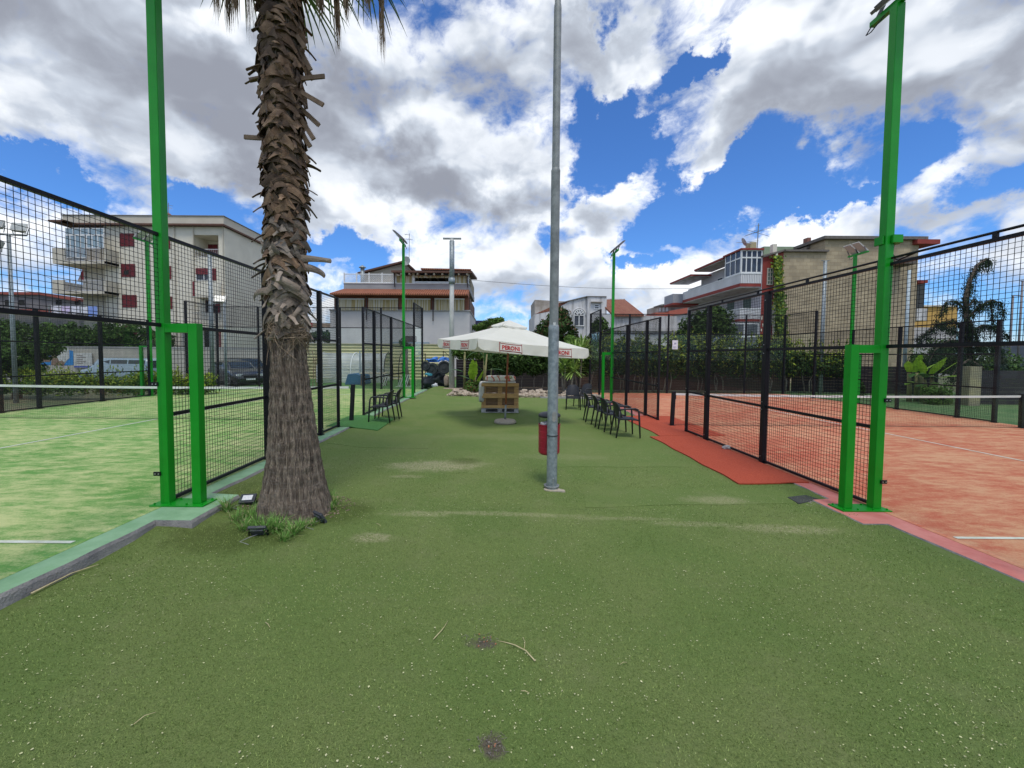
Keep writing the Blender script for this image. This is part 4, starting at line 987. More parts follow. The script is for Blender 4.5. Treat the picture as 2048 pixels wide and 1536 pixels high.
def pattern_mat():
    m = mat('patterned_cloth', (.66, .62, .54), (.58, .54, .47), scale=8, rough=.9); t_ = m.node_tree; n_ = t_.nodes.new; l_ = t_.links.new
    b_ = t_.nodes['Principled BSDF']; co = n_('ShaderNodeTexCoord'); vo = n_('ShaderNodeTexVoronoi'); vo.feature = 'F1'; vo.inputs['Scale'].default_value = 5.2; vo.inputs['Randomness'].default_value = .55
    l_(co.outputs['Object'], vo.inputs[0]); cr = n_('ShaderNodeValToRGB'); l_(vo.outputs['Distance'], cr.inputs[0]); cr.color_ramp.interpolation = 'CONSTANT'
    el = cr.color_ramp.elements; el[0].color = (.45, .48, .18, 1); el[1].position = .5; el[1].color = (.64, .6, .52, 1)
    for p_, c_ in ((.13, (.06, .08, .06, 1)), (.2, (.42, .44, .22, 1)), (.3, (.10, .11, .07, 1)), (.36, (.64, .6, .52, 1))): e_ = el.new(p_); e_.color = c_
    wv_ = n_('ShaderNodeTexWave'); wv_.inputs['Scale'].default_value = 1.6; wv_.inputs['Distortion'].default_value = 9; l_(co.outputs['Object'], wv_.inputs[0])
    mr = n_('ShaderNodeMapRange'); l_(wv_.outputs['Fac'], mr.inputs[0]); mr.inputs[1].default_value = .88; mr.inputs[2].default_value = .93
    mx = n_('ShaderNodeMix'); mx.data_type = 'RGBA'; l_(mr.outputs[0], mx.inputs[0]); l_(cr.outputs[0], mx.inputs[6]); mx.inputs[7].default_value = (.5, .12, .08, 1); l_(mx.outputs[2], b_.inputs['Base Color']); return m
pillow(PX-.47, PX+.5, PY+.1, PY+.45, zt_p+.055, zt_p+.24, 'cushion', pattern_mat(), 'patterned bolster cushion with round motifs on top of the pallet seat', 'cushion', 8)

# ------------------------------------------------------------ the palm
PXc, PYc = -2.34, 4.78; pzb = tz(PXc, PYc)-.03
palm = thing('palm_tree', 'tall fan palm with shaggy brown leaf bases growing through the turf at left', 'palm tree', (PXc, PYc, pzb))
def trunk_mat():
    m = mat('palm_bark', (.33, .265, .20), (.15, .115, .088), scale=5, stretch=(7, 7, .5), rough=.95, lo=.40, hi=.58, bump=2.6, bscale=18); t_ = m.node_tree; n_ = t_.nodes.new; l_ = t_.links.new
    b_ = t_.nodes['Principled BSDF']; co = n_('ShaderNodeTexCoord'); mp = n_('ShaderNodeMapping'); mp.inputs['Scale'].default_value = (1, 1, 9); l_(co.outputs['Object'], mp.inputs[0])
    no = n_('ShaderNodeTexNoise'); no.inputs['Scale'].default_value = 5.5; no.inputs['Detail'].default_value = 3; no.inputs['Distortion'].default_value = .4; l_(mp.outputs[0], no.inputs[0])
    mr = n_('ShaderNodeMapRange'); l_(no.outputs[0], mr.inputs[0]); mr.inputs[1].default_value = .55; mr.inputs[2].default_value = .68; mr.inputs[3].default_value = 0; mr.inputs[4].default_value = .45
    src = b_.inputs['Base Color'].links[0].from_socket; mx = n_('ShaderNodeMix'); mx.data_type = 'RGBA'; l_(mr.outputs[0], mx.inputs[0]); l_(src, mx.inputs[6]); mx.inputs[7].default_value = (.30, .26, .22, 1); l_(mx.outputs[2], b_.inputs['Base Color']); return m
BARK = trunk_mat()
prof = [(0, .43), (.06, .41), (.18, .375), (.35, .335), (.6, .295), (.9, .262), (1.3, .226), (1.7, .196), (2.1, .172), (2.4, .172), (4, .18), (6.9, .195), (7.3, .16)]
def prad(z):
    for (a, ra), (c, rc) in zip(prof[:-1], prof[1:]):
        if z <= c: u = (z-a)/(c-a); return ra+(rc-ra)*u
    return .16
b = MB(); na = 280; zs = [i*.02 for i in range(125)]+[2.5+i*.1 for i in range(49)]
for z in zs:
    for k in range(na):
        a = 2*math.pi*k/na; r = prad(z); aa = a+.06*mnoise.noise(Vector((z*1.1, 0, 0)))
        q = Vector((math.cos(aa)*3, math.sin(aa)*3, z*.35)); f = mnoise.noise(q*5.5); f2 = mnoise.noise(q*13)
        crack = -.020*max(0, 1-abs(f)*6) - .010*max(0, 1-abs(f2)*4)
        ring_ = .003*math.sin(z*46+2*mnoise.noise(Vector((math.cos(a), math.sin(a), z*2)))) + .003*mnoise.noise(Vector((math.cos(a)*2, math.sin(a)*2, z*30)))
        flare = .03*max(0, .25-z)*4*mnoise.noise(Vector((math.cos(a)*2.5, math.sin(a)*2.5, 1)))
        b.v.append((PXc+(r+crack+ring_+flare)*math.cos(a), PYc+(r+crack+ring_+flare)*math.sin(a), pzb+z))
for i in range(len(zs)-1):
    for k in range(na): b.f.append((i*na+k, i*na+(k+1) % na, (i+1)*na+(k+1) % na, (i+1)*na+k)); b.m.append(0)
b.build('trunk', BARK, palm, smooth=True)
BOOT = mat('leaf_base_brown', (.085, .048, .026), (.19, .125, .075), scale=3, stretch=(3, 3, 3), rough=.85, island=.6, bump=.6, bscale=40)
BOOTG = mat('leaf_base_grey', (.15, .115, .085), (.28, .235, .19), scale=4, rough=.85, island=.5, bump=.6, bscale=40)
def strap(mb, th, z, length, w0, w1, dth, drop, out, curl, mi=0, n=7, r0=None, cup=.35, twist=0):
    """one leaf base: starts on the trunk at (th,z), leans out, drifts sideways"""
    rr = (r0 if r0 is not None else prad(z)+.004); m_ = 4; base = len(mb.v)
    for i in range(n+1):
        u = i/n; a = th+dth*u; r = rr+out*(u**1.15)-curl*u*u*u; zz = z-drop*u*length+.03*math.sin(u*3)*(1 if drop > 0 else 0); w_ = w0+(w1-w0)*min(1, u*1.25)
        rad = Vector((math.cos(a), math.sin(a), 0)); tan = Vector((-math.sin(a), math.cos(a), 0))
        path = (tan*dth*rr + Vector((0, 0, -drop*length)) + rad*out).normalized(); side = rad.cross(path).normalized()
        if twist: side = Matrix.Rotation(twist*u, 3, path) @ side
        c = Vector((PXc, PYc, pzb))+rad*r+Vector((0, 0, zz))
        for j in range(m_+1):
            v = (j/m_-.5)*2; p = c+side*v*w_/2 - rad*cup*w_*(v*v)*(1-.3*u); mb.v.append(tuple(p))
    for i in range(n):
        for j in range(m_): a = base+i*(m_+1)+j; mb.f.append((a, a+1, a+m_+2, a+m_+1)); mb.m.append(mi)
random.seed(21); b = MB(); z = 2.14; row = 0
while z < 6.9:
    nper = 9
    for k in range(nper):
        th = 2*math.pi*(k+.5*(row % 2))/nper+random.uniform(-.1, .1)+row*.17
        zz = z+random.uniform(-.025, .025); up = min(1, max(0, (zz-2.1)/3.2))
        grey = 1 if random.random() > (zz-2.3)/1.5 else 0
        d_ = 1 if (random.random() < .6) else -1
        strap(b, th-.25*d_, zz, random.uniform(.16, .22), random.uniform(.15, .20), random.uniform(.025, .06), d_*random.uniform(.5, .95)*(1.15-.3*up), random.uniform(.35, .7)+.35*up*random.random(), random.uniform(.04, .085), random.uniform(-.015, .02), grey, 6, None, random.uniform(-.05, .22), random.uniform(-.9, .9))
        if random.random() < .35:
            strap(b, th+.2, zz-.03, .16, .10, .07, -d_*.9, .35, .035, 0, grey, 6, None, .4)
        if random.random() < .16: strap(b, th, zz, .2, .08, .03, random.uniform(-.3, .3), random.uniform(.2, .9), random.uniform(.13, .19), -.01, grey, 6, None, .4)
    z += .078; row += 1
o = b.build('old_leaf_bases', [BOOT, BOOTG], palm, smooth=False); tag(o, kind='stuff')
sm = o.modifiers.new('solid', 'SOLIDIFY'); sm.thickness = .007; sm.offset = 0
# cut frond stubs sticking out
STUB = mat('frond_stub', (.13, .085, .05), (.22, .15, .095), scale=10, rough=.8)
def stub(px, py, ang_deg, L_, th, w_=.045, mt=STUB, serr=True):
    """starts at the trunk side and sticks out; ang: image angle, th: direction about the trunk"""
    z = aZ(px, py, PYc)-pzb; rad = Vector((math.cos(th), math.sin(th), 0)); p = Vector((PXc, PYc, pzb+z))+rad*.19
    d = (rad*math.cos(R(ang_deg))+Vector((0, 0, math.sin(R(ang_deg))))).normalized(); mb = MB(); side = d.cross(Vector((0, 1, 0))).normalized(); nn = 8
    q = p+d*L_; mb.bar(p, q, w_*.45, w_, up=side)
    if serr:
        for i in range(int(L_/.018)):
            c = p+d*(.08+i*.018)
            if (c-p).length > L_: break
            for s_ in (-1, 1):
                e_ = c+side*s_*w_*.5; mb.add([e_-d*.006, e_+d*.006, e_+side*s_*.010+d*.002], [(0, 1, 2)])
    mb.build('frond_stub', mt, palm)
for a in ((600, 160, 2, .30, -.1), (605, 185, -32, .36, -.2), (605, 95, -62, .30, -.1), (603, 75, -55, .22, -.3), (606, 215, -42, .26, .1), (606, 235, -58, .30, -.1), (604, 110, -60, .24, .3), (604, 300, -58, .18, -.1),
          (515, 158, -18, .16, 3.3), (515, 165, -5, .14, 2.9), (516, 278, 2, .24, 3.2), (512, 90, -35, .12, 3.2), (603, 262, -60, .2, 0)):
    stub(*a[:5])
# loose grey straps around the boundary with the bare trunk
random.seed(4)
def loose(th, pyz, length, w0, w1, dth, drop, out, curl, twist=0):
    b = MB(); z = aZ(575, pyz, PYc)-pzb; strap(b, th, z, length, w0, w1, dth, drop, out, curl, 0, 12, .20, .3, twist); o = b.build('loose_leaf_base', BOOTG, palm); s_ = o.modifiers.new('solid', 'SOLIDIFY'); s_.thickness = .008; s_.offset = 0
F_ = -math.pi/2
loose(F_-.35, 588, .12, .10, .05, -1.3, .5, .20, .0); loose(F_+.2, 572, .2, .12, .09, 1.0, .8, .13, .02); loose(F_-.5, 560, .15, .10, .07, 1.4, .9, .09, 0)
loose(F_-1.2, 622, .42, .07, .03, -.25, 1, .06, .08, .8); loose(F_-.7, 618, .28, .07, .06, -.5, .9, .10, .05, .3); loose(F_+1.2, 615, .30, .06, .03, -.7, .6, .14, .12, .5); loose(F_+1.1, 630, .2, .05, .02, .3, .2, .12, .16, 1)
loose(F_+.9, 540, .1, .10, .07, 1.1, .3, .22, .02); loose(F_+1.15, 520, .1, .09, .05, .6, -.1, .28, .0); loose(F_-1.25, 510, .2, .09, .06, -.6, -.9, .15, .0); loose(F_-1.1, 545, .25, .10, .06, -.4, .7, .1, .02)
b = MB(); random.seed(6)   # tangled fibre collar
for i in range(520):
    th = random.uniform(0, 6.28); z = 2.02+abs(random.gauss(0, .11)); r = prad(z)+random.uniform(.003, .05); L_ = random.uniform(.05, .22); dz = random.gauss(-.3, .8); dt = random.gauss(0, 1.2)
    pts = []
    for j in range(4):
        u = j/3; a = th+dt*u*L_/r; rr = r+.02*math.sin(u*3+i); pts.append((PXc+rr*math.cos(a), PYc+rr*math.sin(a), pzb+z+dz*u*L_))
    b.tube(pts, [.003, .0028, .002, .001], 3, caps=False)
b.build('fibre_collar', mat('palm_fibre', (.20, .14, .09), (.34, .26, .18), scale=30, rough=.9, island=.4), palm)
# crown
PALMG = mat('palm_leaf', (.045, .10, .02), (.09, .15, .035), scale=3, rough=.5, island=.3, trans=.25)
PALMD = mat('palm_leaf_dead', (.16, .105, .06), (.27, .20, .125), scale=4, rough=.85, island=.35, trans=.1)
def fan(th, z0, out, up, plen, fl, dead, seed, nl=26):
    random.seed(seed); c = Vector((PXc, PYc, pzb)); rad = Vector((math.cos(th), math.sin(th), 0)); p0 = c+rad*.15+Vector((0, 0, z0)); mb = MB()
    pts = []
    for i in range(8):
        u = i/7; pts.append(p0+rad*out*u+Vector((0, 0, up*u - (plen*.35 if dead else plen*.12)*u*u)))
    mb.tube(pts, [.028-.012*i/7 for i in range(8)], 5)
    tip = pts[-1]; d = (pts[-1]-pts[-2]).normalized(); tan = Vector((-math.sin(th), math.cos(th), 0)); nrm = d.cross(tan).normalized()
    for k in range(nl):
        a = (k/(nl-1)-.5)*(2.0 if dead else 4.2)+random.uniform(-.05, .05); L_ = fl*(1-.25*abs(a)/2.1)*random.uniform(.85, 1.1); dr = d*math.cos(a)+tan*math.sin(a)
        pr = tip; wv_ = .022 if not dead else .011; prev = None; n = 6
        for i in range(n+1):
            u = i/n
            if dead: hang = Vector((0, 0, -1)); dirv = dr.lerp(hang, min(1, u*2.6+.25))+Vector((random.gauss(0, .06), random.gauss(0, .06), 0))
            else: dirv = dr+Vector((0, 0, -.9*u*u*(1.2 if k % 2 else .7)))
            if i: pr = pr+dirv.normalized()*L_/n
            ww = wv_*(1-u)**.7*(1 if i else .4); s_ = (nrm if dead else dirv.cross(nrm)).normalized(); cur = (pr-s_*ww, pr+s_*ww)
            if prev: mb.add([prev[0], prev[1], cur[1], cur[0]], [(0, 1, 2, 3)])
            prev = cur
    return mb.build('dead_frond' if dead else 'frond', PALMD if dead else PALMG, palm)
random.seed(8)
for i in range(30):
    th = i*2.4; e_ = (i % 6)/5; fan(th, 7.0+.02*i, random.uniform(.8, 1.3), -.2+1.5*e_, 1.3, random.uniform(.8, 1.0), False, i+40)
for i, (th, out, up, fl) in enumerate(((-.05, .78, -.1, 1.0), (.25, .9, .1, .95), (-.35, 1.05, -.05, .95), (.0, .55, -.35, .8), (3.1, .55, -.1, .95), (3.4, .75, .0, .85), (2.8, .6, -.2, .9), (-.7, 1.3, .2, .95), (-.15, 1.25, .15, 1.0), (1.2, .7, 0, .9), (1.9, .6, -.1, .95),
                                (2.4, .8, 0, .95), (.7, 1.0, 0, 1.0), (-.2, .32, -.4, .8), (3.3, .30, -.4, .8), (4.3, .55, .35, .8), (5.0, .7, .45, .8))):
    fan(th, 6.78+.03*(i % 4), out, up, .8, fl*.9, True, i+90, 40)

# the trunk leans a little to the left on its way up
for o_ in kids(palm):
    for v_ in o_.data.vertices:
        h_ = v_.co.z; v_.co.x -= .045*sstep(h_, .3, 2.0) + .008*max(0, h_-2)
# grass round the palm foot
GR = mat('grass_blade', (.11, .26, .04), (.19, .36, .075), scale=20, rough=.7, island=.35, trans=.2)
def tuft(mb, x, y, n, h, spread, seed, dry=0):
    random.seed(seed)
    for i in range(n):
        a = random.uniform(0, 6.28); r = random.uniform(0, spread*.35); bx_, by_ = x+r*math.cos(a), y+r*math.sin(a); L_ = h*random.uniform(.5, 1.15); lean = random.uniform(.15, 1.1); a2 = a+random.gauss(0, .6)
        d = Vector((math.cos(a2), math.sin(a2), 0)); s_ = Vector((-d.y, d.x, 0)); w_ = random.uniform(.003, .0055); z0 = tz(bx_, by_)-.005; pv = None
        for j in range(5):
            u = j/4; p = Vector((bx_, by_, z0))+d*lean*L_*u**1.5+Vector((0, 0, L_*(u-.5*lean*u*u))); ww = w_*(1-u*.9); cur = (p-s_*ww, p+s_*ww)
            if pv: mb.add([pv[0], pv[1], cur[1], cur[0]], [(0, 1, 2, 3)], 1 if random.random() < dry else 0)
            pv = cur
tl = [((455, 1030), 60, .16, .12), ((475, 1045), 60, .13, .15), ((500, 1040), 70, .14, .15), ((530, 1065), 90, .15, .18), ((555, 1062), 90, .14, .18), ((585, 1068), 80, .12, .16), ((600, 1058), 70, .10, .14), ((545, 1050), 70, .13, .15),
      ((570, 1080), 40, .10, .12), ((655, 1000), 60, .15, .12), ((668, 1008), 50, .13, .1), ((662, 1020), 30, .1, .1), ((512, 1052), 60, .12, .14), ((625, 1050), 40, .08, .1), ((490, 1060), 50, .11, .14)]
TL = ['outermost left grass clump at the palm foot', 'grass clump beside and left of the white-faced spotlight', 'grass clump right below the white-faced spotlight', 'large grass clump right of the front spotlight', 'tallest grass clump touching the front of the palm trunk',
      'grass clump in front of the palm, nearest its right side', 'short grass clump against the trunk right of centre', 'grass clump against the trunk above the front spotlight', 'nearest small grass clump in front of the palm', 'bright grass clump rising at the right of the trunk',
      'outermost right grass clump at the palm foot', 'thin grass clump just above the right spotlight', 'grass clump directly behind the front spotlight', 'short grass next to the right spotlight', 'grass clump left of the front spotlight']
for i, ((a, c), n, h, s_) in enumerate(tl):
    mb = MB(); p = atZ(a, c, -.125); tuft(mb, p.x, p.y, int(n*1.5), h*1.45, s_*1.15, i, .10)
    wl = ['left of the palm foot', 'in front of the palm foot', 'at the right of the palm foot'][0 if a < 510 else (1 if a < 640 else 2)]
    tag(mb.build('grass_tuft', [GR, STRAW]), TL[i], 'grass tuft', 'grass clumps around the palm foot')
# litter at the foot
random.seed(13); g = MB()
for i in range(420):
    a = random.uniform(0, 6.28); r = random.uniform(.42, .62)*(1+.1*math.sin(3*a)); x, y = PXc+r*math.cos(a), PYc+r*math.sin(a)*.95; s_ = random.uniform(.006, .016)
    g.obox((x, y, tz(x, y)+.006), s_*1.5, s_, s_*.5, Matrix.Rotation(random.uniform(0, 3), 3, 'Z') @ Matrix.Rotation(random.uniform(-.5, .5), 3, 'X'))
tag(g.build('soil_litter', mat('litter', (.12, .08, .05), (.30, .24, .17), scale=60, rough=1, island=.5)), kind='stuff')
# spotlights at the palm foot
def spotlight(px, py, rz, tilt, label, up_):
    p = atZ(px, py, -.12); p.z = tz(p.x, p.y)+.055; t = thing('garden_spotlight', label, 'spotlight', (p.x, p.y, p.z-.05), 'small floodlights at the palm foot')
    rot = Matrix.Rotation(rz, 3, 'Z') @ Matrix.Rotation(tilt, 3, 'X'); b = MB(); b.obox(p, .17, .03, .125, rot); b.obox(p+rot @ Vector((0, .022, 0)), .12, .02, .08, rot); o = soften(b.build('housing', mat('spot_body', (.035, .04, .05), (.05, .055, .065), rough=.5), t), .006)
    b = MB(); b.obox(p+rot @ Vector((0, -.0165, 0)), .145, .004, .10, rot); b.build('glass_cover', mat('spot_glass', (.05, .06, .07), rough=.1), o)
    b = MB(); b.obox(p+rot @ Vector((0, -.0195, 0)), .105, .004, .07, rot); b.build('reflector', mat('spot_reflector', (.78, .79, .8), (.6, .62, .65), scale=40, rough=.2), o)
    b = MB()
    for s_ in (-1, 1): b.bar(p+rot @ Vector((s_*.09, 0, 0)), Vector((p.x, p.y, p.z-.055))+Matrix.Rotation(rz, 3, 'Z') @ Vector((s_*.09, 0, 0)), .004, .02)
    b.build('bracket', BLACK, t); b = MB(); q = Vector((p.x, p.y, p.z-.04)); b.tube([q, q+Vector((-.06, -.05, -.01)), q+Vector((-.1, -.14, -.015)), q+Vector((.02, -.2, -.015))], .004, 5); b.build('cable', mat('cable_grey', (.3, .3, .3), rough=.6), t)
spotlight(496, 1014, R(12), R(-58), 'small black LED floodlight with its white face up, left of the palm trunk', True)
spotlight(517, 1070, R(185), R(-38), 'small black floodlight lying in the grass in front of the palm foot', False)
spotlight(640, 1042, R(140), R(-30), 'small black floodlight at the right of the palm foot', False)

# ------------------------------------------------------------ foliage tools
def leaves(mb, blobs, n, size, seed, noise_s=1.2, thr=-.15, mi=0, elong=1.6, droop=0, shell=.45):
    random.seed(seed); tot_ = sum(b_[1]*b_[2]*b_[3] for b_ in blobs); 
    for c, rx, ry, rz in blobs:
        k = int(n*rx*ry*rz/tot_)
        for _ in range(k):
            for _t in range(4):
                d = Vector((random.gauss(0, 1), random.gauss(0, 1), random.gauss(0, 1))).normalized(); r = (shell+(1-shell)*random.random())*(1+.18*mnoise.noise(d*2.3+Vector(c)))
                p = Vector((c[0]+d.x*r*rx, c[1]+d.y*r*ry, c[2]+d.z*r*rz))
                if mnoise.noise(p*noise_s)+.5*mnoise.noise(p*noise_s*2.6) > thr: break
            nn = (d+Vector((random.gauss(0, .7), random.gauss(0, .7), random.gauss(.2, .7)))).normalized(); s_ = size*random.uniform(.6, 1.35)
            u = nn.cross(Vector((random.gauss(0, 1), random.gauss(0, 1), random.gauss(0, 1)))).normalized()
            if droop: u = (u+Vector((0, 0, -droop))).normalized(); nn = u.cross(nn).cross(u).normalized()
            v = nn.cross(u); mb.add([p-u*s_*elong*.5, p+v*s_*.3, p+u*s_*elong*.5, p-v*s_*.3+nn*s_*.1], [(0, 1, 2, 3)], mi)
LEAFD = mat('leaf_dark', (.024, .058, .014), (.055, .10, .024), scale=1.5, rough=.55, spec=.15, island=.45, trans=.2)
LEAFM = mat('leaf_mid', (.06, .13, .022), (.12, .20, .045), scale=1.2, rough=.55, spec=.15, island=.45, trans=.25)
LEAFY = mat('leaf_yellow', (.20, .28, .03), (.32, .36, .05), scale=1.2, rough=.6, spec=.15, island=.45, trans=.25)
LEAFL = mat('leaf_light', (.10, .20, .035), (.17, .28, .06), scale=1.2, rough=.55, spec=.15, island=.4, trans=.3)
TRUNKM = mat('tree_bark', (.14, .11, .085), (.075, .06, .045), scale=6, rough=.95, bump=.8)
PALEBARK = mat('pale_bark', (.26, .23, .19), (.16, .14, .11), scale=6, rough=.95)
def tree(name, label, cat, base, blobs, n, size, seed, mt, trunk_r=.12, limbs=4, group=None, m2=None, mix_=.0, **kw):
    t = thing(name, label, cat, base, group); b = MB(); leaves(b, blobs, n, size, seed, **kw)
    if m2:
        random.seed(seed+1)
        for i in range(len(b.m)): 
            zc = b.v[b.f[i][0]][2]; 
            if random.random() < mix_: b.m[i] = 1
    b.build('crown', [mt, m2] if m2 else mt, t)
    random.seed(seed+5); b = MB(); top = max(blobs, key=lambda q: q[2])[0]; c0_ = blobs[0][0]
    p = Vector(base); q = Vector((c0_[0], c0_[1], c0_[2]-blobs[0][3]*.3)); mid = p.lerp(q, .5)+Vector((random.uniform(-.1, .1), 0, 0)); b.tube([p, mid, q], [trunk_r, trunk_r*.8, trunk_r*.5], 8)
    for bl in blobs[:max(limbs, 1)]: 
        e_ = Vector(bl[0]); b.tube([mid, mid.lerp(e_, .5)+Vector((0, 0, .1)), e_], [trunk_r*.5, trunk_r*.35, trunk_r*.15], 6)
    b.build('trunk', TRUNKM, t, smooth=True); return t

# ------------------------------------------------------------ rockery with plants behind the umbrella
random.seed(31)
rk = [(905, 790, .16), (921, 788, .24), (936, 786, .18), (951, 791, .17), (965, 790, .15), (978, 789, .15), (1046, 785, .17), (1061, 786, .18), (1075, 785, .2), (1092, 787, .18), (1126, 789, .17), (1142, 790, .14), (1160, 788, .2), (1178, 790, .18),
      (1040, 791, .16), (1056, 793, .18), (1072, 793, .15), (1087, 794, .16), (1101, 794, .15), (1116, 794, .16), (912, 780, .15), (930, 778, .14), (1048, 777, .16), (1064, 778, .15), (1081, 778, .2), (1098, 779, .15), (1190, 786, .16), (1202, 789, .14),
      (899, 794, .1), (1003, 790, .17), (1020, 790, .16), (988, 792, .14), (1133, 782, .15), (1150, 781, .16)]
where = lambda px: 'left of the pallet seat' if px < 965 else ('behind the pallet seat' if px < 1036 else ('between pallet seat and steel post' if px < 1110 else 'right of the steel post'))
for i, (px, py, r) in enumerate(rk):
    up_ = py < 784; Yr = 18.75+.25*((i*7) % 3-1)*.5+(.45 if up_ else 0); x = aX(px, Yr, py); z = zt(x)+r*.45+(.10 if up_ else -.02)
    b = MB(); rockmesh(b, (x, Yr, z), r, random.uniform(1.05, 1.4), random.uniform(.8, 1.1), random.uniform(.6, .85), i+3, 3, .34)
    wh = where(px); row_ = 'upper' if up_ else 'lower'; same = sorted(q[0] for q in rk if where(q[0]) == wh and (q[1] < 784) == up_); k_ = same.index(px)
    od = ['leftmost', 'second', 'third', 'fourth', 'fifth', 'sixth', 'seventh', 'eighth', 'ninth', 'tenth'][k_]
    tag(b.build('border_rock', STONE), f'{od} {"from left" if k_ else "pale rock"} of the {row_}-row rocks {wh}' if k_ else f'leftmost of the {row_}-row rocks {wh}', 'rock', 'tufa rocks edging the planting bed')
g = MB(); g.box(-2.15, 4.3, 18.95, 24, -.4, -.1); tag(g.build('planting_bed', mat('bed_soil', (.07, .05, .035), (.12, .09, .06), scale=4, rough=1, bump=.8)), kind='structure')
g = MB(); g.box(1.9, 4.35, 18.35, 18.6, -.3, -.12); tag(g.build('stone_slab', mat('slab', (.36, .35, .33), (.27, .26, .25), rough=.9)), 'low grey stone edging slab in front of the yucca bed', 'slab')
# dark slatted fences
SLAT = mat('dark_slat', (.014, .010, .013), (.024, .018, .021), scale=3, stretch=(.5, 1, 5), rough=.75)
SLATB = mat('brown_slat', (.055, .028, .022), (.08, .042, .032), scale=3, stretch=(.5, 1, 5), rough=.8)
def slat_fence(label, p, q, z0, z1, mt, nb=9, group='dark slatted fences behind the courts', post_every=2.0):
    p, q = Vector(p), Vector(q); t = thing('slat_fence', label, 'fence', (p.x, p.y, z0), group); b = MB(); h = (z1-z0)/nb
    for k in range(nb): b.bar((p.x, p.y, z0+h*(k+.5)), (q.x, q.y, z0+h*(k+.5)), .025, h*.965)
    b.build('slats', mt, t); n = max(1, int((q-p).length/post_every)); d = (q-p).normalized(); nr = Vector((d.y, -d.x, 0))
    if nr.y > 0: nr = -nr
    for k in range(n+1):
        c = p.lerp(q, k/n); b = MB(); b.bar((c.x-nr.x*.05, c.y-nr.y*.05, z0), (c.x-nr.x*.05, c.y-nr.y*.05, z1+.03), .06); b.build('post', BLACK, t)
    return t
slat_fence('black slatted fence behind the banana plants and hedge at the end of the lawn', (-2.3, 23.6, 0), (4.6, 23.6, 0), -.2, 1.45, SLAT, 11)
slat_fence('brown-black slatted fence behind the back glass of the red court', (4.7, 23.4, 0), (16.4, 23.4, 0), -.2, 1.35, SLATB, 11)
slat_fence('dark slatted fence between the grey pole and the stone pillar at right', (16.5, 23.3, 0), (22.6, 21.4, 0), -.2, 1.25, SLAT, 9)
slat_fence('dark slatted fence right of the stone pillar at the right picture edge', (20.2, 17.6, 0), (27.5, 17.6, 0), -.25, 1.2, SLAT, 8)
g = MB(); xa, xb = aX(1928, 17.3, 780), aX(1951, 17.3, 780); g.box(xa, xb, 17.1, 17.6, GZ, aZ(1940, 733, 17.3)); soften(tag(g.build('gate_pillar', mat('tufa_block', (.34, .30, .17), (.22, .20, .15), scale=2, rough=.95, bump=.8)), 'mossy yellow stone pillar between dark fences behind the red court', 'pillar'), .02)
# hedges
def hedge(name, label, px0, px1, Y, ztop, zbot, n, size, seed, mt, m2, mix_, group=None, stems=True, dy=.7, wob=.35):
    x0, x1 = aX(px0, Y, 720), aX(px1, Y, 720); k = max(3, int((x1-x0)/.8)); random.seed(seed); bl = []
    for i in range(k):
        x = x0+(x1-x0)*(i+.5)/k; h = ztop+random.uniform(-wob, wob*.6); bl.append(((x, Y+random.uniform(-.15, .15), (h+zbot)/2), (x1-x0)/k*.85, dy, (h-zbot)/2))
    t = thing(name, label, 'hedge', ((x0+x1)/2, Y, -.2), group); b = MB(); leaves(b, bl, n, size, seed+1, shell=.2, thr=-.35); random.seed(seed+2)
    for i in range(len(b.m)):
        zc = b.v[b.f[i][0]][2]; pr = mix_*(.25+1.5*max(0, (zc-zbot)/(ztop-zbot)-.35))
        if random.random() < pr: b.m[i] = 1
    # shoots on top
    for i in range(int((x1-x0)*14)):
        x = random.uniform(x0, x1); z = ztop+random.uniform(-.35, .22); y = Y+random.uniform(-.4, .3)
        for j in range(7):
            a = random.uniform(0, 6.28); u = Vector((math.cos(a)*.6, math.sin(a)*.6, .8)).normalized(); v = Vector((-u.y, u.x, 0)).normalized(); p = Vector((x, y, z-.2+.045*j)); s_ = size*.9
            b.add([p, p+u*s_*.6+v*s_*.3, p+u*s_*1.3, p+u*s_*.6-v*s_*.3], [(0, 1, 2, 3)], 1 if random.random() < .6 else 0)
    b.build('foliage', [mt, m2], t)
    if stems:
        b = MB()
        for i in range(int((x1-x0)*2.2)):
            x = random.uniform(x0, x1); y = Y+random.uniform(-.2, .2); b.tube([(x, y, -.2), (x+random.uniform(-.12, .12), y, .4), (x+random.uniform(-.3, .3), y, zbot+.5)], [.03, .025, .02], 5)
        b.build('stems', PALEBARK, t, smooth=True)
    return t
hedge('hedge', 'dark green hedge on bare stems behind the umbrella and pallet seat', 985, 1185, 21.8, 2.35, .62, 20000, .12, 3, LEAFD, LEAFM, .35)
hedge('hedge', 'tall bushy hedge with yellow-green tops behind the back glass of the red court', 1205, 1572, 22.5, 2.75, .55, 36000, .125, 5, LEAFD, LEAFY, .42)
hedge('hedge', 'dark bushy hedge end in front of the stone building', 1576, 1690, 22.4, 2.35, .6, 11000, .125, 8, LEAFD, LEAFY, .4)
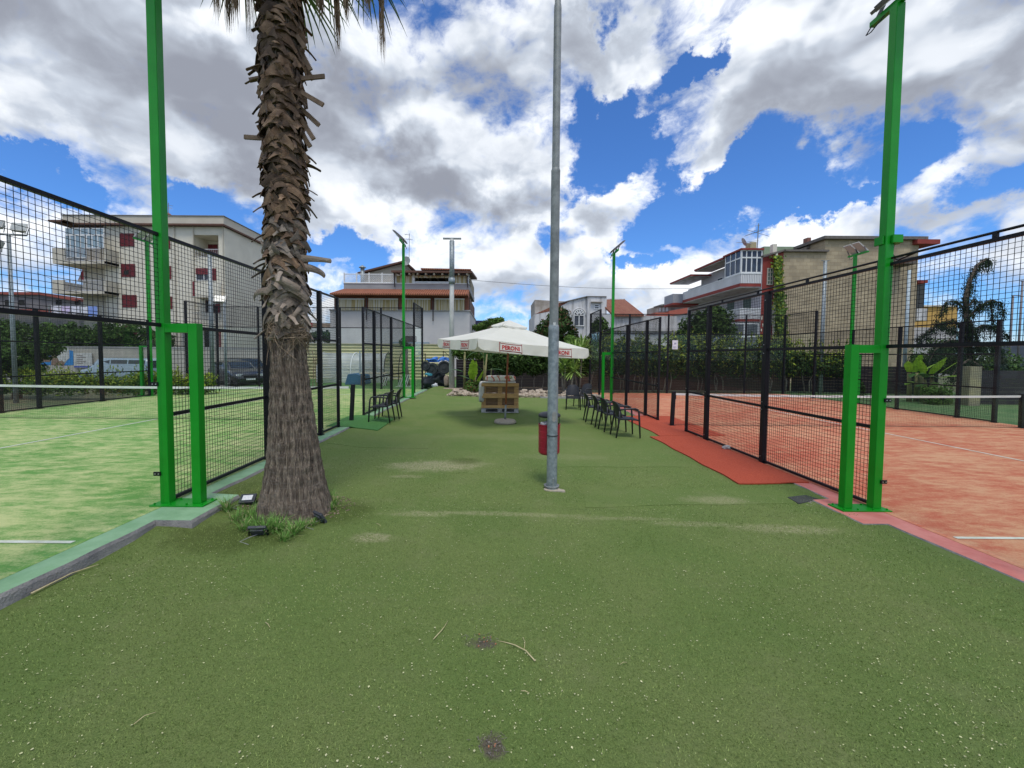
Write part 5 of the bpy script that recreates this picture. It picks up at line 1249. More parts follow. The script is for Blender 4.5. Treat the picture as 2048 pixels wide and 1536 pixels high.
# strap-leaved plants
def blade(mb, p, d, L_, w_, droop, mi=0, n=7, fold=.3):
    d = d.normalized(); s_ = d.cross(Vector((0, 0, 1)))
    s_ = s_.normalized() if s_.length > .05 else Vector((1, 0, 0)); pv = None; c = Vector(p); v = Vector(d)
    for i in range(n+1):
        u = i/n; ww = w_*math.sin(math.pi*(.12+.88*(1-u)))**.6*(1 if u < 1 else 0)+.0005; nrm = s_.cross(v).normalized(); cur = (c-s_*ww+nrm*ww*fold, Vector(c), c+s_*ww+nrm*ww*fold)
        if pv: mb.add([pv[0], pv[1], cur[1], cur[0]], [(0, 1, 2, 3)], mi); mb.add([pv[1], pv[2], cur[2], cur[1]], [(0, 1, 2, 3)], mi)
        pv = cur; c = c+v*L_/n; v = (v+Vector((0, 0, -droop/n))).normalized()
YUC = mat('yucca_leaf', (.20, .33, .06), (.30, .42, .11), scale=3, rough=.5, island=.3, trans=.15)
def yucca(px, Y, heads, label, seed):
    x = aX(px, Y, 760); t = thing('yucca', label, 'yucca plant', (x, Y, -.15), 'yucca plants right of the steel post'); random.seed(seed)
    for (dx, dy, hz, L_, n) in heads:
        b = MB(); p = Vector((x, Y, -.15)); q = Vector((x+dx, Y+dy, hz)); b.tube([p+Vector((dx*.2, 0, 0)), p.lerp(q, .5)+Vector((dx*.1, 0, 0)), q], [.055, .045, .04], 8); b.build('stem', PALEBARK, t, smooth=True); b = MB()
        for i in range(n):
            a = random.uniform(0, 6.28); e_ = random.uniform(-.35, 1.35); blade(b, q+Vector((0, 0, random.uniform(-.12, .08))), Vector((math.cos(a)*math.cos(e_), math.sin(a)*math.cos(e_), math.sin(e_))), L_*random.uniform(.85, 1.2), .030, random.uniform(.2, .7))
        b.build('leaf_rosette', YUC, t)
yucca(1128, 19.7, [(0.05, 0, 1.25, .75, 70), (-.1, .1, .95, .6, 50)], 'yucca with a tall leaf head just right of the steel post', 1)
yucca(1138, 19.5, [(.22, 0, .95, .65, 70), (.30, .2, 1.85, .7, 70)], 'yucca with leaning stems behind the black chairs', 2)
yucca(1158, 19.9, [(.12, 0, 1.95, .7, 70), (-.3, 0, 1.4, .6, 50)], 'tall yucca head beside the corner of the red court', 3)
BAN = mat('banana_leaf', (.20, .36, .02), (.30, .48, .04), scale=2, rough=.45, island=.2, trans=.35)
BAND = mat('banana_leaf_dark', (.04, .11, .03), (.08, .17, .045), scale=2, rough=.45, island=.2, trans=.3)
BSTEM = mat('banana_stem', (.24, .24, .09), (.16, .13, .06), scale=5, stretch=(3, 3, .6), rough=.7)
def bleaf(mb, p, d, L_, w_, droop, mi, seed):
    random.seed(seed); d = d.normalized(); s_ = d.cross(Vector((0, 0, 1))); s_ = s_.normalized() if s_.length > .1 else Vector((1, .2, 0)).normalized(); c = Vector(p); v = d; n = 16; mb.tube([c, c+v*L_*.18], [.018, .012], 5, 0); c = c+v*L_*.18; pv = None; jag = 1
    for i in range(n+1):
        u = i/n; ww = w_*(math.sin(math.pi*min(1, .10+.90*u**.85))**.72)*(random.uniform(.70, 1)); nrm = s_.cross(v).normalized()
        if u == 1: ww = .005
        cur = (c-s_*ww-nrm*ww*.25, Vector(c), c+s_*ww-nrm*ww*.25)
        if pv: mb.add([pv[0], pv[1], cur[1], cur[0]], [(0, 1, 2, 3)], mi); mb.add([pv[1], pv[2], cur[2], cur[1]], [(0, 1, 2, 3)], mi)
        pv = cur; c = c+v*L_*.82/n; v = (v+Vector((0, 0, -droop/n))).normalized()
def banana(px, Y, zb, stems, lvs, label, seed, sc=1):
    x = aX(px, Y, 770); t = thing('banana_plant', label, 'banana plant', (x, Y, zb), 'banana plants'); b = MB()
    for dx, h, r in stems: b = MB(); b.tube([(x+dx, Y, zb), (x+dx*1.05, Y, zb+h*.5), (x+dx*1.2, Y+.05, zb+h)], [r, r*.85, r*.6], 8); b.build('stem', BSTEM, t, smooth=True)
    for i, (dx, dz, ax, az, L_, w_, dr, mi) in enumerate(lvs):
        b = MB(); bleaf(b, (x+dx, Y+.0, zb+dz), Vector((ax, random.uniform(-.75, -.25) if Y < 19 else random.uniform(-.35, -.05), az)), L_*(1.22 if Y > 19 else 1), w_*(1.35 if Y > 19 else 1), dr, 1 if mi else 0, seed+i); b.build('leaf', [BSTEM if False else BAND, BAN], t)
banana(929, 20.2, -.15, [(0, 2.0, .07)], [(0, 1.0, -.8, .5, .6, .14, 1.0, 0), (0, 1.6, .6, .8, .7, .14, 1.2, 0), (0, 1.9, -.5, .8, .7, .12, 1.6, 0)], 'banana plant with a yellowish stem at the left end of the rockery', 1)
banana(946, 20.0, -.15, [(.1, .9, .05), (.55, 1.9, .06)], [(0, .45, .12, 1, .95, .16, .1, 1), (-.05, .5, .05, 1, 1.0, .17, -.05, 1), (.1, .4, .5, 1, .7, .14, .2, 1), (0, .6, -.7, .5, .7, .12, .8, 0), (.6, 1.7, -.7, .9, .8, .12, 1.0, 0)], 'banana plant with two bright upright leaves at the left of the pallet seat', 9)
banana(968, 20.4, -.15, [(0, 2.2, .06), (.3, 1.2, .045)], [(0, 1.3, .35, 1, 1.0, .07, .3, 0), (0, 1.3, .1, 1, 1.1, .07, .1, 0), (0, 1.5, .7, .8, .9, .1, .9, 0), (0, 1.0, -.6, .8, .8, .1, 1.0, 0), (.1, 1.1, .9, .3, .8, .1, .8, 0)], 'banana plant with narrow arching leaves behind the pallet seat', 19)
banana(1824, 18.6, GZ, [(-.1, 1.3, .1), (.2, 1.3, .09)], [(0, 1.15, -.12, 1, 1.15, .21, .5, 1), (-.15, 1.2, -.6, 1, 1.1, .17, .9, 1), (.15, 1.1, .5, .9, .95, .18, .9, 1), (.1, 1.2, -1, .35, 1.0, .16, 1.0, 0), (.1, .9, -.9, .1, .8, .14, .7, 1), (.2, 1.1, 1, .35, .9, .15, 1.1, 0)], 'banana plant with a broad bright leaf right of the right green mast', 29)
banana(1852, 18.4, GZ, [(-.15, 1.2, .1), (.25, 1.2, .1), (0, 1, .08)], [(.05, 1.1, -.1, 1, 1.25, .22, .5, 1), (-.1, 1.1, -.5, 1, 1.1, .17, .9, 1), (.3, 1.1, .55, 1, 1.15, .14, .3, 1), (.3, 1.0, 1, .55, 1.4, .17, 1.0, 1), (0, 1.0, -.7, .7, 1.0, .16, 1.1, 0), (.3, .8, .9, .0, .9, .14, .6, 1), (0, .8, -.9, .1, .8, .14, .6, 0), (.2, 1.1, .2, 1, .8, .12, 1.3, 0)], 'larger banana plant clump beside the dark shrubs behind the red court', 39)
# low shrubs in the bed
def shrub(name, label, c, r, n, size, seed, mt, group=None, m2=None, mix_=0, cat='shrub'):
    return tree(name, label, cat, (c[0], c[1], c[2]-r[2]*.8), [(c, *r), ((c[0]+r[0]*.4, c[1], c[2]-r[2]*.2), r[0]*.7, r[1]*.8, r[2]*.7), ((c[0]-r[0]*.45, c[1]-.1, c[2]-r[2]*.25), r[0]*.6, r[1]*.8, r[2]*.65)], n, size, seed, mt, .04, 3, group, m2, mix_, thr=-.3)
p = atY(947, 774, 19.2); shrub('shrub', 'low reddish-green shrub growing over the rocks left of the pallet seat', (p.x, 19.3, p.z+.05), (.42, .35, .3), 1800, .07, 51, LEAFM, m2=mat('leaf_red', (.30, .10, .04), rough=.6), mix_=.10)
p = atY(921, 700, 22); shrub('shrub', 'leafy dark bush above the black fence left of the umbrella valance', (p.x, 22.2, p.z), (.5, .4, .45), 1200, .11, 52, LEAFM)
p = atY(955, 702, 22.8); shrub('shrub', 'wide mid-green bush over the black fence behind the umbrella valance', (p.x, 22.9, p.z-.1), (1.2, .5, .45), 3200, .10, 53, LEAFM)

# ------------------------------------------------------------ buildings
def pbox(mb, px0, px1, py0, py1, Y, d, mi=0, top=None):
    """box whose front face lies in the plane y=Y"""
    cx, cy = (px0+px1)/2, (py0+py1)/2
    x0, x1 = aX(px0, Y, cy), aX(px1, Y, cy); z1, z0 = aZ(cx, py0, Y), aZ(cx, py1, Y)
    mb.box(x0, x1, Y, Y+d, z0, z1, mi, top); return x0, x1, z0, z1
PL_CREAM = mat('plaster_cream', (.68, .64, .53), (.59, .55, .45), scale=.6, rough=.95, bump=.2, bscale=8, detail=9)
PL_TAN = mat('plaster_tan', (.54, .50, .41), (.46, .42, .34), scale=.6, rough=.95, detail=9)
PL_GREY = mat('plaster_grey', (.46, .45, .44), (.55, .535, .51), scale=.5, rough=.95, detail=9, bump=.2, bscale=6)
PL_WHITE = mat('plaster_stained', (.62, .62, .62), (.26, .25, .235), scale=1.3, stretch=(1.8, 1, .3), rough=.95, detail=12, lo=.46, hi=.74)
PL_DIRTY = mat('plaster_dirty', (.24, .21, .17), (.42, .39, .35), scale=.9, rough=.95, detail=10)
MAROON = mat('shutter_maroon', (.17, .018, .025), (.13, .015, .02), scale=4, rough=.7)
DARKIN = mat('dark_interior', (.012, .012, .013), (.02, .02, .02), rough=.9)
BROWN = mat('brown_trim', (.13, .06, .04), (.09, .045, .03), scale=3, rough=.8)
TILE = None
def tile_mat(name, c1, c2, ang=0, sc=5):
    m = mat(name, c1, c2, scale=1.5, rough=.9, detail=8); t_ = m.node_tree; n_ = t_.nodes.new; l_ = t_.links.new; b_ = t_.nodes['Principled BSDF']
    co = n_('ShaderNodeTexCoord'); mp = n_('ShaderNodeMapping'); mp.inputs['Rotation'].default_value = (0, 0, ang); l_(co.outputs['Object'], mp.inputs[0])
    wv_ = n_('ShaderNodeTexWave'); wv_.bands_direction = 'X'; wv_.inputs['Scale'].default_value = sc/6.28*2; l_(mp.outputs[0], wv_.inputs[0])
    mx = n_('ShaderNodeMix'); mx.data_type = 'RGBA'; mx.blend_type = 'MULTIPLY'; mx.inputs[0].default_value = .55; src = b_.inputs['Base Color'].links[0].from_socket; l_(src, mx.inputs[6]); l_(wv_.outputs['Color'], mx.inputs[7]); l_(mx.outputs[2], b_.inputs['Base Color'])
    bp = n_('ShaderNodeBump'); bp.inputs['Distance'].default_value = .06; l_(wv_.outputs['Fac'], bp.inputs['Height']); l_(bp.outputs[0], b_.inputs['Normal']); return m
TILE = tile_mat('terracotta_tiles', (.42, .15, .075), (.33, .115, .06))
TILEL = tile_mat('orange_tiles', (.40, .17, .10), (.34, .12, .075), ang=0, sc=6)
def railing(parent, p, q, h, mt, step=.12, name='railing'):
    p, q = Vector(p), Vector(q); b = MB(); b.bar(p+Vector((0, 0, h)), q+Vector((0, 0, h)), .04); b.bar(p+Vector((0, 0, .05)), q+Vector((0, 0, .05)), .03); n = int((q-p).length/step)
    for i in range(n+1): c = p.lerp(q, i/n); b.bar(c+Vector((0, 0, .05)), c+Vector((0, 0, h)), .018)
    return b.build(name, mt, parent)
def window(parent, px0, px1, py0, py1, Y, frame_m=WHITE, pane_m=WINGLASS, cols=2, rows=1, blind=0, blind_m=None, fw=.05):
    cx, cy = (px0+px1)/2, (py0+py1)/2; x0, x1 = aX(px0, Y, cy), aX(px1, Y, cy); z1, z0 = aZ(cx, py0, Y), aZ(cx, py1, Y)
    b = MB(); f = .05
    b.box(x0, x1, Y-.03, Y+.03, z1-fw, z1); b.box(x0, x1, Y-.03, Y+.03, z0, z0+fw); b.box(x0, x0+fw, Y-.03, Y+.03, z0+fw, z1-fw); b.box(x1-fw, x1, Y-.03, Y+.03, z0+fw, z1-fw)
    for k in range(1, cols): x = x0+(x1-x0)*k/cols; b.box(x-fw*.5, x+fw*.5, Y-.028, Y+.02, z0+fw, z1-fw)
    for k in range(1, rows): z = z0+(z1-z0)*k/rows; b.box(x0+fw, x1-fw, Y-.026, Y+.018, z-fw*.5, z+fw*.5)
    f_ = b.build('window', frame_m, parent)
    b = MB(); b.box(x0+.01, x1-.01, Y+.0, Y+.012, z0+.01, z1-.01); b.build('pane', pane_m, f_)
    if blind: b = MB(); b.box(x0+.012, x1-.012, Y-.05, Y-.032, z1-(z1-z0)*blind, z1+.02); b.build('blind', blind_m, f_)
    return f_
def shutter(parent, px0, px1, py0, py1, Y, mt=MAROON):
    cx, cy = (px0+px1)/2, (py0+py1)/2; x0, x1 = aX(px0, Y, cy), aX(px1, Y, cy); z1, z0 = aZ(cx, py0, Y), aZ(cx, py1, Y)
    b = MB(); m_ = (x0+x1)/2
    for a, c in ((x0, m_-.01), (m_+.01, x1)):
        b.box(a, c, Y-.05, Y-.03, z0, z1)
        n = int((z1-z0)/.09)
        for k in range(n): z = z0+.05+(z1-z0-.1)*k/n; b.box(a+.06, c-.06, Y-.062, Y-.051, z, z+.05)
    return b.build('shutter', mt, parent)

# --- apartment block at left
Y0 = 36.0; xr = aX(451, Y0, 600); xl = aX(155, Y0, 600)
t = thing('apartment_block', 'large cream apartment block with maroon shutters and cantilevered balconies at left', 'building', ((xl+xr)/2, Y0, GZ))
b = MB(); ze = aZ(300, 453, Y0); zr_ = aZ(300, 435, Y0)
# walls with a loggia hole: build in strips
xg0, xg1 = aX(386, Y0, 490), aX(437, Y0, 490); zg1, zg0 = aZ(411, 470, Y0), aZ(411, 516, Y0); xm0 = aX(212, Y0, 600)
b.box(xm0, xg0, Y0, Y0+14, GZ, ze); b.box(xg1, xr, Y0, Y0+14, GZ, ze); b.box(xg0, xg1, Y0, Y0+14, GZ, zg0); b.box(xg0, xg1, Y0, Y0+14, zg1, ze); b.box(xg0, xg1, Y0+1.9, Y0+14, zg0, zg1)
b.build('wall', PL_CREAM, t)
b = MB(); b.box(xl, xm0, Y0+.5, Y0+13, GZ, ze-.01); b.build('set_back_wall', PL_TAN, t)
b = MB(); xe = aX(103, Y0-1.2, 450); b.box(xe+.2, xr+.25, Y0-.45, Y0+14.3, ze, ze+.14); b.build('eave', BROWN, t)
b = MB(); xp = aX(127, Y0, 440); b.box(xp, xr+.05, Y0-.1, Y0+14.1, ze+.14, zr_+.1); b.build('roof_parapet', PL_TAN, t); b = MB(); b.box(xp-.06, xr+.12, Y0-.17, Y0+14.17, zr_+.1, zr_+.16); b.build('coping', mat('coping_grey', (.2, .19, .18), rough=.9), t)
# overhang of the roof on the left
b = MB(); b.add([(xe-.3, Y0-1.2, ze+.02), (xl, Y0-1.2, ze-.02), (xl, Y0+8, ze-.02), (xe-.3, Y0+8, ze+.02), (xe-.3, Y0-1.2, ze+.14), (xl+.4, Y0-1.2, ze+.14), (xl+.4, Y0+8, ze+.14), (xe-.3, Y0+8, ze+.14)], [(0,1,2,3), (7,6,5,4), (0,4,5,1), (0,3,7,4)]); b.build('roof_overhang', BROWN, t)
for (py0, py1, glass) in ((496, 522, 1), (560, 582, 0)):
    zs0 = aZ(150, py1, Y0-1.2); zs1 = aZ(150, py0, Y0-1.2); xa, xb = aX(105, Y0-1.2, py1), aX(212, Y0-1.2, py1)
    b = MB(); b.box(xa, xb, Y0-1.2, Y0+7, zs0-.22, zs0); b.build('balcony_slab', PL_TAN, t)
    b = MB(); b.box(xa, xa+.12, Y0-1.2, Y0+7, zs0, zs1-.0); b.box(xa+.12, xa+1.0, Y0-1.2, Y0-1.1, zs0, zs1); b.build('balcony_parapet', PL_TAN, t)
    railing(t, (xa+1.0, Y0-1.15, zs0), (xb-.05, Y0-1.15, zs0), zs1-zs0, mat('rail_white', (.6, .6, .62), rough=.5))
    b = MB(); b.box(xb-.14, xb, Y0-1.2, Y0-.01, zs0-.2, zs1); b.build('side_panel', PL_TAN, t)
    b = MB(); b.bar((xa+.2, Y0-1.3, zs1+.02), (xa-.45, Y0-1.9, zs1+.42), .03); b.build('clothes_bracket', GALVD, t); b = MB(); b.bar((xb-.6, Y0-1.3, zs1+.4), (xb, Y0-1.3, zs1-.05), .03); b.build('clothes_bracket', GALVD, t)
PALEG = mat('veranda_glass', (.16, .24, .30), (.24, .34, .40), rough=.08, scale=1)
window(t, 131, 172, 470, 516, Y0-1.0, WHITE, PALEG, cols=4, rows=1, fw=.07); window(t, 131, 208, 456, 470, Y0-1.0, WHITE, PALEG, cols=5, rows=1, fw=.05); window(t, 173, 208, 470, 497, Y0-1.0, WHITE, PALEG, cols=3, rows=1, fw=.07)
b = MB(); b.box(aX(131, Y0-1, 490), aX(131, Y0-1, 490)+.06, Y0-1.0, Y0+3, aZ(150, 516, Y0-1), aZ(150, 456, Y0-1)); b.build('veranda_side', PALEG, t)
# awning, shutters
b = MB(); x0, x1 = aX(140, Y0-.2, 540), aX(156, Y0-.2, 540); za, zb2 = aZ(150, 527, Y0), aZ(150, 560, Y0)
b.add([(x1, Y0+.4, za), (x1, Y0+4, za), (x0, Y0+4, zb2), (x0, Y0+.4, zb2), (x1, Y0+.4, zb2)], [(0, 1, 2, 3), (0, 3, 4)]); b.build('striped_awning', mat('awning_stripes', (.30, .04, .05), (.5, .45, .4), scale=6, stretch=(1, 2, .01), lo=.49, hi=.51, rough=.9), t)
for (a, c, d_, e_) in ((240, 269, 467, 493), (328, 341, 473, 498), (243, 271, 528, 554), (329, 343, 532, 558), (245, 274, 590, 615), (331, 345, 593, 618), (246, 275, 652, 674), (417, 436, 489, 508)): shutter(t, a, c, d_, e_, Y0 if a != 417 else Y0+1.9)
b = MB(); b.box(aX(249, Y0, 545), aX(259, Y0, 545), Y0-.075, Y0-.063, aZ(254, 549, Y0), aZ(254, 541, Y0)); b.build('open_flap', DARKIN, t)
b = MB(); b.box(xg0, xg1, Y0-.02, Y0+.12, zg0-.12, zg0+.05); b.build('loggia_sill', PL_CREAM, t); railing(t, (xg0, Y0+.06, zg0+.05), (xg1, Y0+.06, zg0+.05), .7, mat('rail_white', (.6, .6, .62)), .16)
window(t, 392, 424, 537, 561, Y0-.01, WHITE, WINGLASS, 2, 1, .5, MAROON); shutter(t, 425, 433, 537, 561, Y0)
window(t, 411, 430, 601, 626, Y0-.01, BROWN, DARKIN, 1, 1); shutter(t, 431, 441, 601, 626, Y0); window(t, 409, 421, 660, 700, Y0-.01, BROWN, DARKIN, 1, 1); shutter(t, 434, 443, 664, 695, Y0)
for (py, a, c) in ((590, 383, 441), (650, 345, 417)):
    z = aZ(412, py, Y0-1); xa, xb = aX(a, Y0-1, py), aX(c, Y0-1, py); b = MB(); b.box(xa, xb, Y0-1, Y0-.004, z-.2, z); b.build('balcony_slab', PL_TAN, t)
z = aZ(412, 590, Y0-1); xa, xb = aX(389, Y0-1, 575), aX(440, Y0-1, 575); b = MB(); b.box(xa, xb, Y0-1, Y0-.9, z, z+1.05); b.build('balcony_parapet', PL_CREAM, t)
b = MB(); b.box(xa-.15, xa+.02, Y0-1.03, Y0-.7, z-.1, z+1.1); b.build('hanging_cloth', MAROON, t)
z = aZ(405, 640, Y0-.8); railing(t, (aX(385, Y0-.8, 640), Y0-.8, z), (aX(441, Y0-.8, 640), Y0-.8, z), .6, GALVD, .2)
for a in (349, 387, 446): b = MB(); b.tube([(aX(a, Y0-.08, 600), Y0-.08, GZ), (aX(a, Y0-.08, 500), Y0-.08, ze)], .05, 6); b.build('drainpipe', PL_TAN, t)
b = MB(); c = Vector((aX(331, Y0+3, 432), Y0+3, aZ(331, 432, Y0+3))); b.lathe([(0, 0), (.45, .02), (.55, .9), (.3, 1.1), (0, 1.15)], (c.x, c.y, c.z-.8), 14); b.build('water_tank', mat('tank_rust', (.25, .13, .1), rough=.8), t)
b = MB(); b.bar((c.x+.3, c.y, c.z), (c.x+.3, c.y, c.z+1.2), .04); b.bar((c.x-.2, c.y, c.z+1.1), (c.x+.7, c.y, c.z+.9), .03); b.bar((c.x, c.y, c.z+.8), (c.x+.6, c.y, c.z+.7), .03); b.build('aerial', GALVD, t)
# laundry at the lower left of the block
SHEETS = [(103, 121, 611, 626, (.70, .68, .74)), (122, 140, 612, 626, (.62, .52, .72)), (141, 160, 612, 627, (.68, .68, .74)), (161, 176, 613, 627, (.66, .67, .72)), (177, 194, 612, 632, (.22, .32, .66))]
for i, (a, c, d_, e_, col) in enumerate(SHEETS):
    Yl = 34.6; x0, x1 = aX(a, Yl, 618), aX(c, Yl, 618); z1, z0 = aZ(a, d_, Yl), aZ(a, e_, Yl); b = MB(); n = 10
    for j in range(2):
        for k in range(n+1): u = k/n; b.v.append((x0+(x1-x0)*u, Yl+.05*math.sin(u*9+i), z1-.03*math.sin(math.pi*u) if j == 0 else z0+.04*math.sin(u*7+i)))
    for k in range(n): b.f.append((k, n+1+k, n+2+k, k+1)); b.m.append(0)
    w_ = ['leftmost white sheet', 'lilac sheet', 'middle white sheet', 'pale sheet left of the blue one', 'bright blue sheet']
    o = b.build('laundry_sheet', mat(f'sheet_{i}', col, tuple(v*.9 for v in col), rough=.9)); so_ = o.modifiers.new('s', 'SOLIDIFY'); so_.thickness = .01
    tag(o, f'{w_[i]} drying below the balconies of the apartment block', 'laundry', 'laundry below the apartment balconies')
b = MB(); xa, xb = aX(98, 34.62, 612), aX(206, 34.62, 612); zc = aZ(150, 611, 34.62)+.02; b.tube([(xa, 34.62, zc), (xb, 34.62, zc)], .012, 5); b.tube([(xa, 34.62, GZ), (xa, 34.62, zc)], .05, 6); b.tube([(xb, 34.62, GZ), (xb, 34.62, zc)], .05, 6)
tag(b.build('clothes_line', GALVD), 'thin line on two posts carrying the sheets below the apartment block', 'clothes line')

# --- low grey building far left
Yb = 58; t = thing('low_warehouse', 'low grey building with a red roof edge far behind the green court', 'building', (aX(70, Yb), Yb, GZ))
b = MB(); xa, xb, xc = aX(-120, Yb, 600), aX(85, Yb, 600), aX(157, Yb, 600); za, zc = aZ(60, 590, Yb), aZ(150, 603, Yb)
b.extr([(xa, Yb, GZ), (xc, Yb, GZ), (xc, Yb, zc), (xb, Yb, za), (xa, Yb, za)], (0, 12, 0)); b.build('wall', mat('wall_darkgrey', (.13, .125, .135), (.19, .18, .18), scale=.5, rough=.9), t)
b = MB(); b.box(xa, xb, Yb-.4, Yb+12, za, za+.35); b.bar((xb, Yb+2, za+.17), (xc, Yb+2, zc+.17), 5, .3); b.build('roof_edge', mat('roof_red', (.30, .07, .05), (.2, .06, .05), rough=.9), t)
for a in (10, 38, 112, 150): window(t, a, a+11, 600, 610, Yb-.02, DARKIN, DARKIN, 1, 1)
b = MB(); pbox(b, -100, 120, 618, 623, Yb-1, .3); b.build('lower_roof_edge', mat('roof_red', (.3, .07, .05)), t)

# --- terrace house behind the lawn
Yh = 38.0; t = thing('terraced_house', 'grey house with striped awnings, tiled porch roof and roof terrace left of the umbrella', 'building', (aX(800, Yh), Yh, GZ))
b = MB(); x0, x1, z0, z1 = pbox(b, 661, 939, 622, 770, Yh, 10); b.build('ground_wall', PL_GREY, t)
b = MB(); b.box(x0-.06, x1+.06, Yh-.1, Yh+10, z1, z1+.12); b.build('cornice', mat('coping_pale', (.36, .35, .34), rough=.9), t)
AW = mat('awning_cloth', (.42, .33, .15), (.60, .56, .43), scale=9, stretch=(1, .02, .02), lo=.47, hi=.53, rough=.9, detail=1, trans=.2)
zc0 = z1+.12; zct = aZ(800, 590, Yh)
b = MB(); b.box(x0+.2, x1-.1, Yh+1.5, Yh+9.9, zc0, zct); b.build('upper_wall', BROWN, t)
for a, c in ((668, 674), (730, 737), (797, 804), (862, 869), (929, 937)):
    b = MB(); b.box(aX(a, Yh, 605), aX(c, Yh, 605), Yh+.02, Yh+.3, zc0, zct); b.build('porch_column', mat('brown_wood', (.20, .075, .04), (.15, .05, .03), scale=3, rough=.8), t)
b = MB(); pbox(b, 668, 937, 590, 597, Yh+.05, .2); b.build('porch_beam', mat('brown_wood', (.2, .075, .04)), t)
for a, c in ((675, 729), (737, 796), (804, 861), (869, 929)):
    b = MB(); xa, xb = aX(a, Yh-.05, 610), aX(c, Yh-.05, 610); za, zb2 = aZ(a, 599, Yh-.05), aZ(a, 621.5, Yh-.05); n = 24
    for j in range(2):
        for k in range(n+1): u = k/n; b.v.append((xa+(xb-xa)*u, Yh-.05-(.08 if j else 0)+.02*math.sin(k*1.3), (za if j == 0 else zb2+.05*abs(math.sin(k*.9)))))
    for k in range(n): b.f.append((k, n+1+k, n+2+k, k+1)); b.m.append(0)
    b.build('striped_awning', AW, t); b = MB(); b.box(xa, xb, Yh-.1, Yh-.0, za, za+.1); b.build('awning_box', WHITE, t)
b = MB(); xa, xb = aX(659, Yh-1.0, 585), aX(937, Yh, 585); ze_ = aZ(800, 587, Yh-1.0); zt2 = aZ(800, 578, Yh+.9); xm_ = aX(687, Yh+1, 578)
b.add([(xa, Yh-1, ze_), (xb, Yh-1, ze_), (xb, Yh+1.0, zt2), (xm_, Yh+1.0, zt2), (xa, Yh+3, ze_), (xa, Yh-1, ze_-.12), (xb, Yh-1, ze_-.12), (xb, Yh+1, ze_-.1), (xa, Yh+3, ze_-.12)], [(0, 1, 2, 3), (0, 3, 4), (0, 5, 6, 1), (5, 8, 7, 6), (1, 6, 7, 2), (0, 4, 8, 5)]); b.build('porch_roof', TILE, t)
b = MB(); x0b, x1b, zz0, zz1 = pbox(b, 687.5, 938, 567.5, 578.5, Yh+1, 9); b.build('terrace_parapet', mat('parapet_grey', (.25, .25, .255), (.31, .31, .31), scale=.7, rough=.9), t); b = MB(); b.box(x0b-.05, x1b+.05, Yh+.94, Yh+1.2, zz1, zz1+.06); b.build('coping', WHITE, t)
# lattice rail
zl0 = zz1+.06; zl1 = aZ(740, 548, Yh+1); xs_ = [aX(q, Yh+1, 556) for q in (688, 713, 738, 764, 788)]
for q in xs_: b = MB(); b.box(q-.05, q+.05, Yh+1, Yh+1.1, zl0, zl1+.12); b.build('rail_post', WHITE, t)
for a, c in zip(xs_[:-1], xs_[1:]):
    b = MB(); b.box(a+.05, c-.05, Yh+1.02, Yh+1.08, zl1-.04, zl1+.03); b.box(a+.05, c-.05, Yh+1.02, Yh+1.08, zl0, zl0+.05); h = zl1-zl0; sp_ = .16; n = int((c-a+h)/sp_)
    for k in range(n):
        u = a-h+k*sp_
        for sgn in (1, -1):
            p_, q_ = Vector((u, Yh+1.04+.01*sgn, zl0 if sgn > 0 else zl1)), Vector((u+h, Yh+1.04+.01*sgn, zl1 if sgn > 0 else zl0)); d = q_-p_
            ta = max(0, (a+.05-p_.x)/d.x); tb = min(1, (c-.05-p_.x)/d.x)
            if tb > ta+.02: b.bar(p_+d*ta, p_+d*tb, .012, .022)
    b.build('lattice_panel', WHITE, t)
# top storey
zt0 = zl0; ztop = aZ(860, 544, Yh+1)
b = MB(); b.box(aX(790, Yh+3.5, 555), aX(941, Yh+3.5, 555), Yh+3.5, Yh+9.8, zt0, ztop); b.build('top_storey_wall', mat('wall_ochre', (.24, .20, .13), (.3, .25, .17), scale=.6, rough=.9), t)
for a, c in ((789, 792.5), (824.5, 829), (897, 901.5), (935, 938)): b = MB(); b.box(aX(a, Yh+1.1, 555), aX(c, Yh+1.1, 555), Yh+1.1, Yh+1.25, zt0, ztop); b.build('veranda_post', WHITE, t)
for a, c in ((792.5, 824.5), (901.5, 933)):
    b = MB(); xa, xb = aX(a, Yh+1.15, 555), aX(c, Yh+1.15, 555); b.box(xa, xb, Yh+1.15, Yh+1.17, zt0+.03, aZ(a, 551, Yh+1.15)); b.build('striped_awning', AW, t)
b = MB(); xa, xb = aX(829, Yh+1.1, 552), aX(897, Yh+1.1, 552); zv = aZ(860, 551, Yh+1.1); zw = aZ(860, 554.5, Yh+1.1); n = 22
for k in range(n): u0 = xa+(xb-xa)*k/n; u1 = xa+(xb-xa)*(k+1)/n; um = (u0+u1)/2; b.add([(u0, Yh+1.1, zv), (u1, Yh+1.1, zv), (u1, Yh+1.1, zw), (um, Yh+1.1, zw-.1), (u0, Yh+1.1, zw)], [(0, 4, 3, 2, 1)])
b.build('scalloped_valance', AW, t)
b = MB(); pbox(b, 838, 896, 556, 567, Yh+3.4, .05); b.build('dark_opening', DARKIN, t)
b = MB(); b.bar((xa, Yh+1.15, zt0+.55), (xb, Yh+1.15, zt0+.55), .05); b.bar((xa, Yh+1.15, zt0+.12), (xb, Yh+1.15, zt0+.12), .12); b.build('veranda_rail', WHITE, t)
b = MB(); xa, xb = aX(782, Yh+.3, 540), aX(944, Yh+.3, 540); zr0 = aZ(860, 541, Yh+.3)
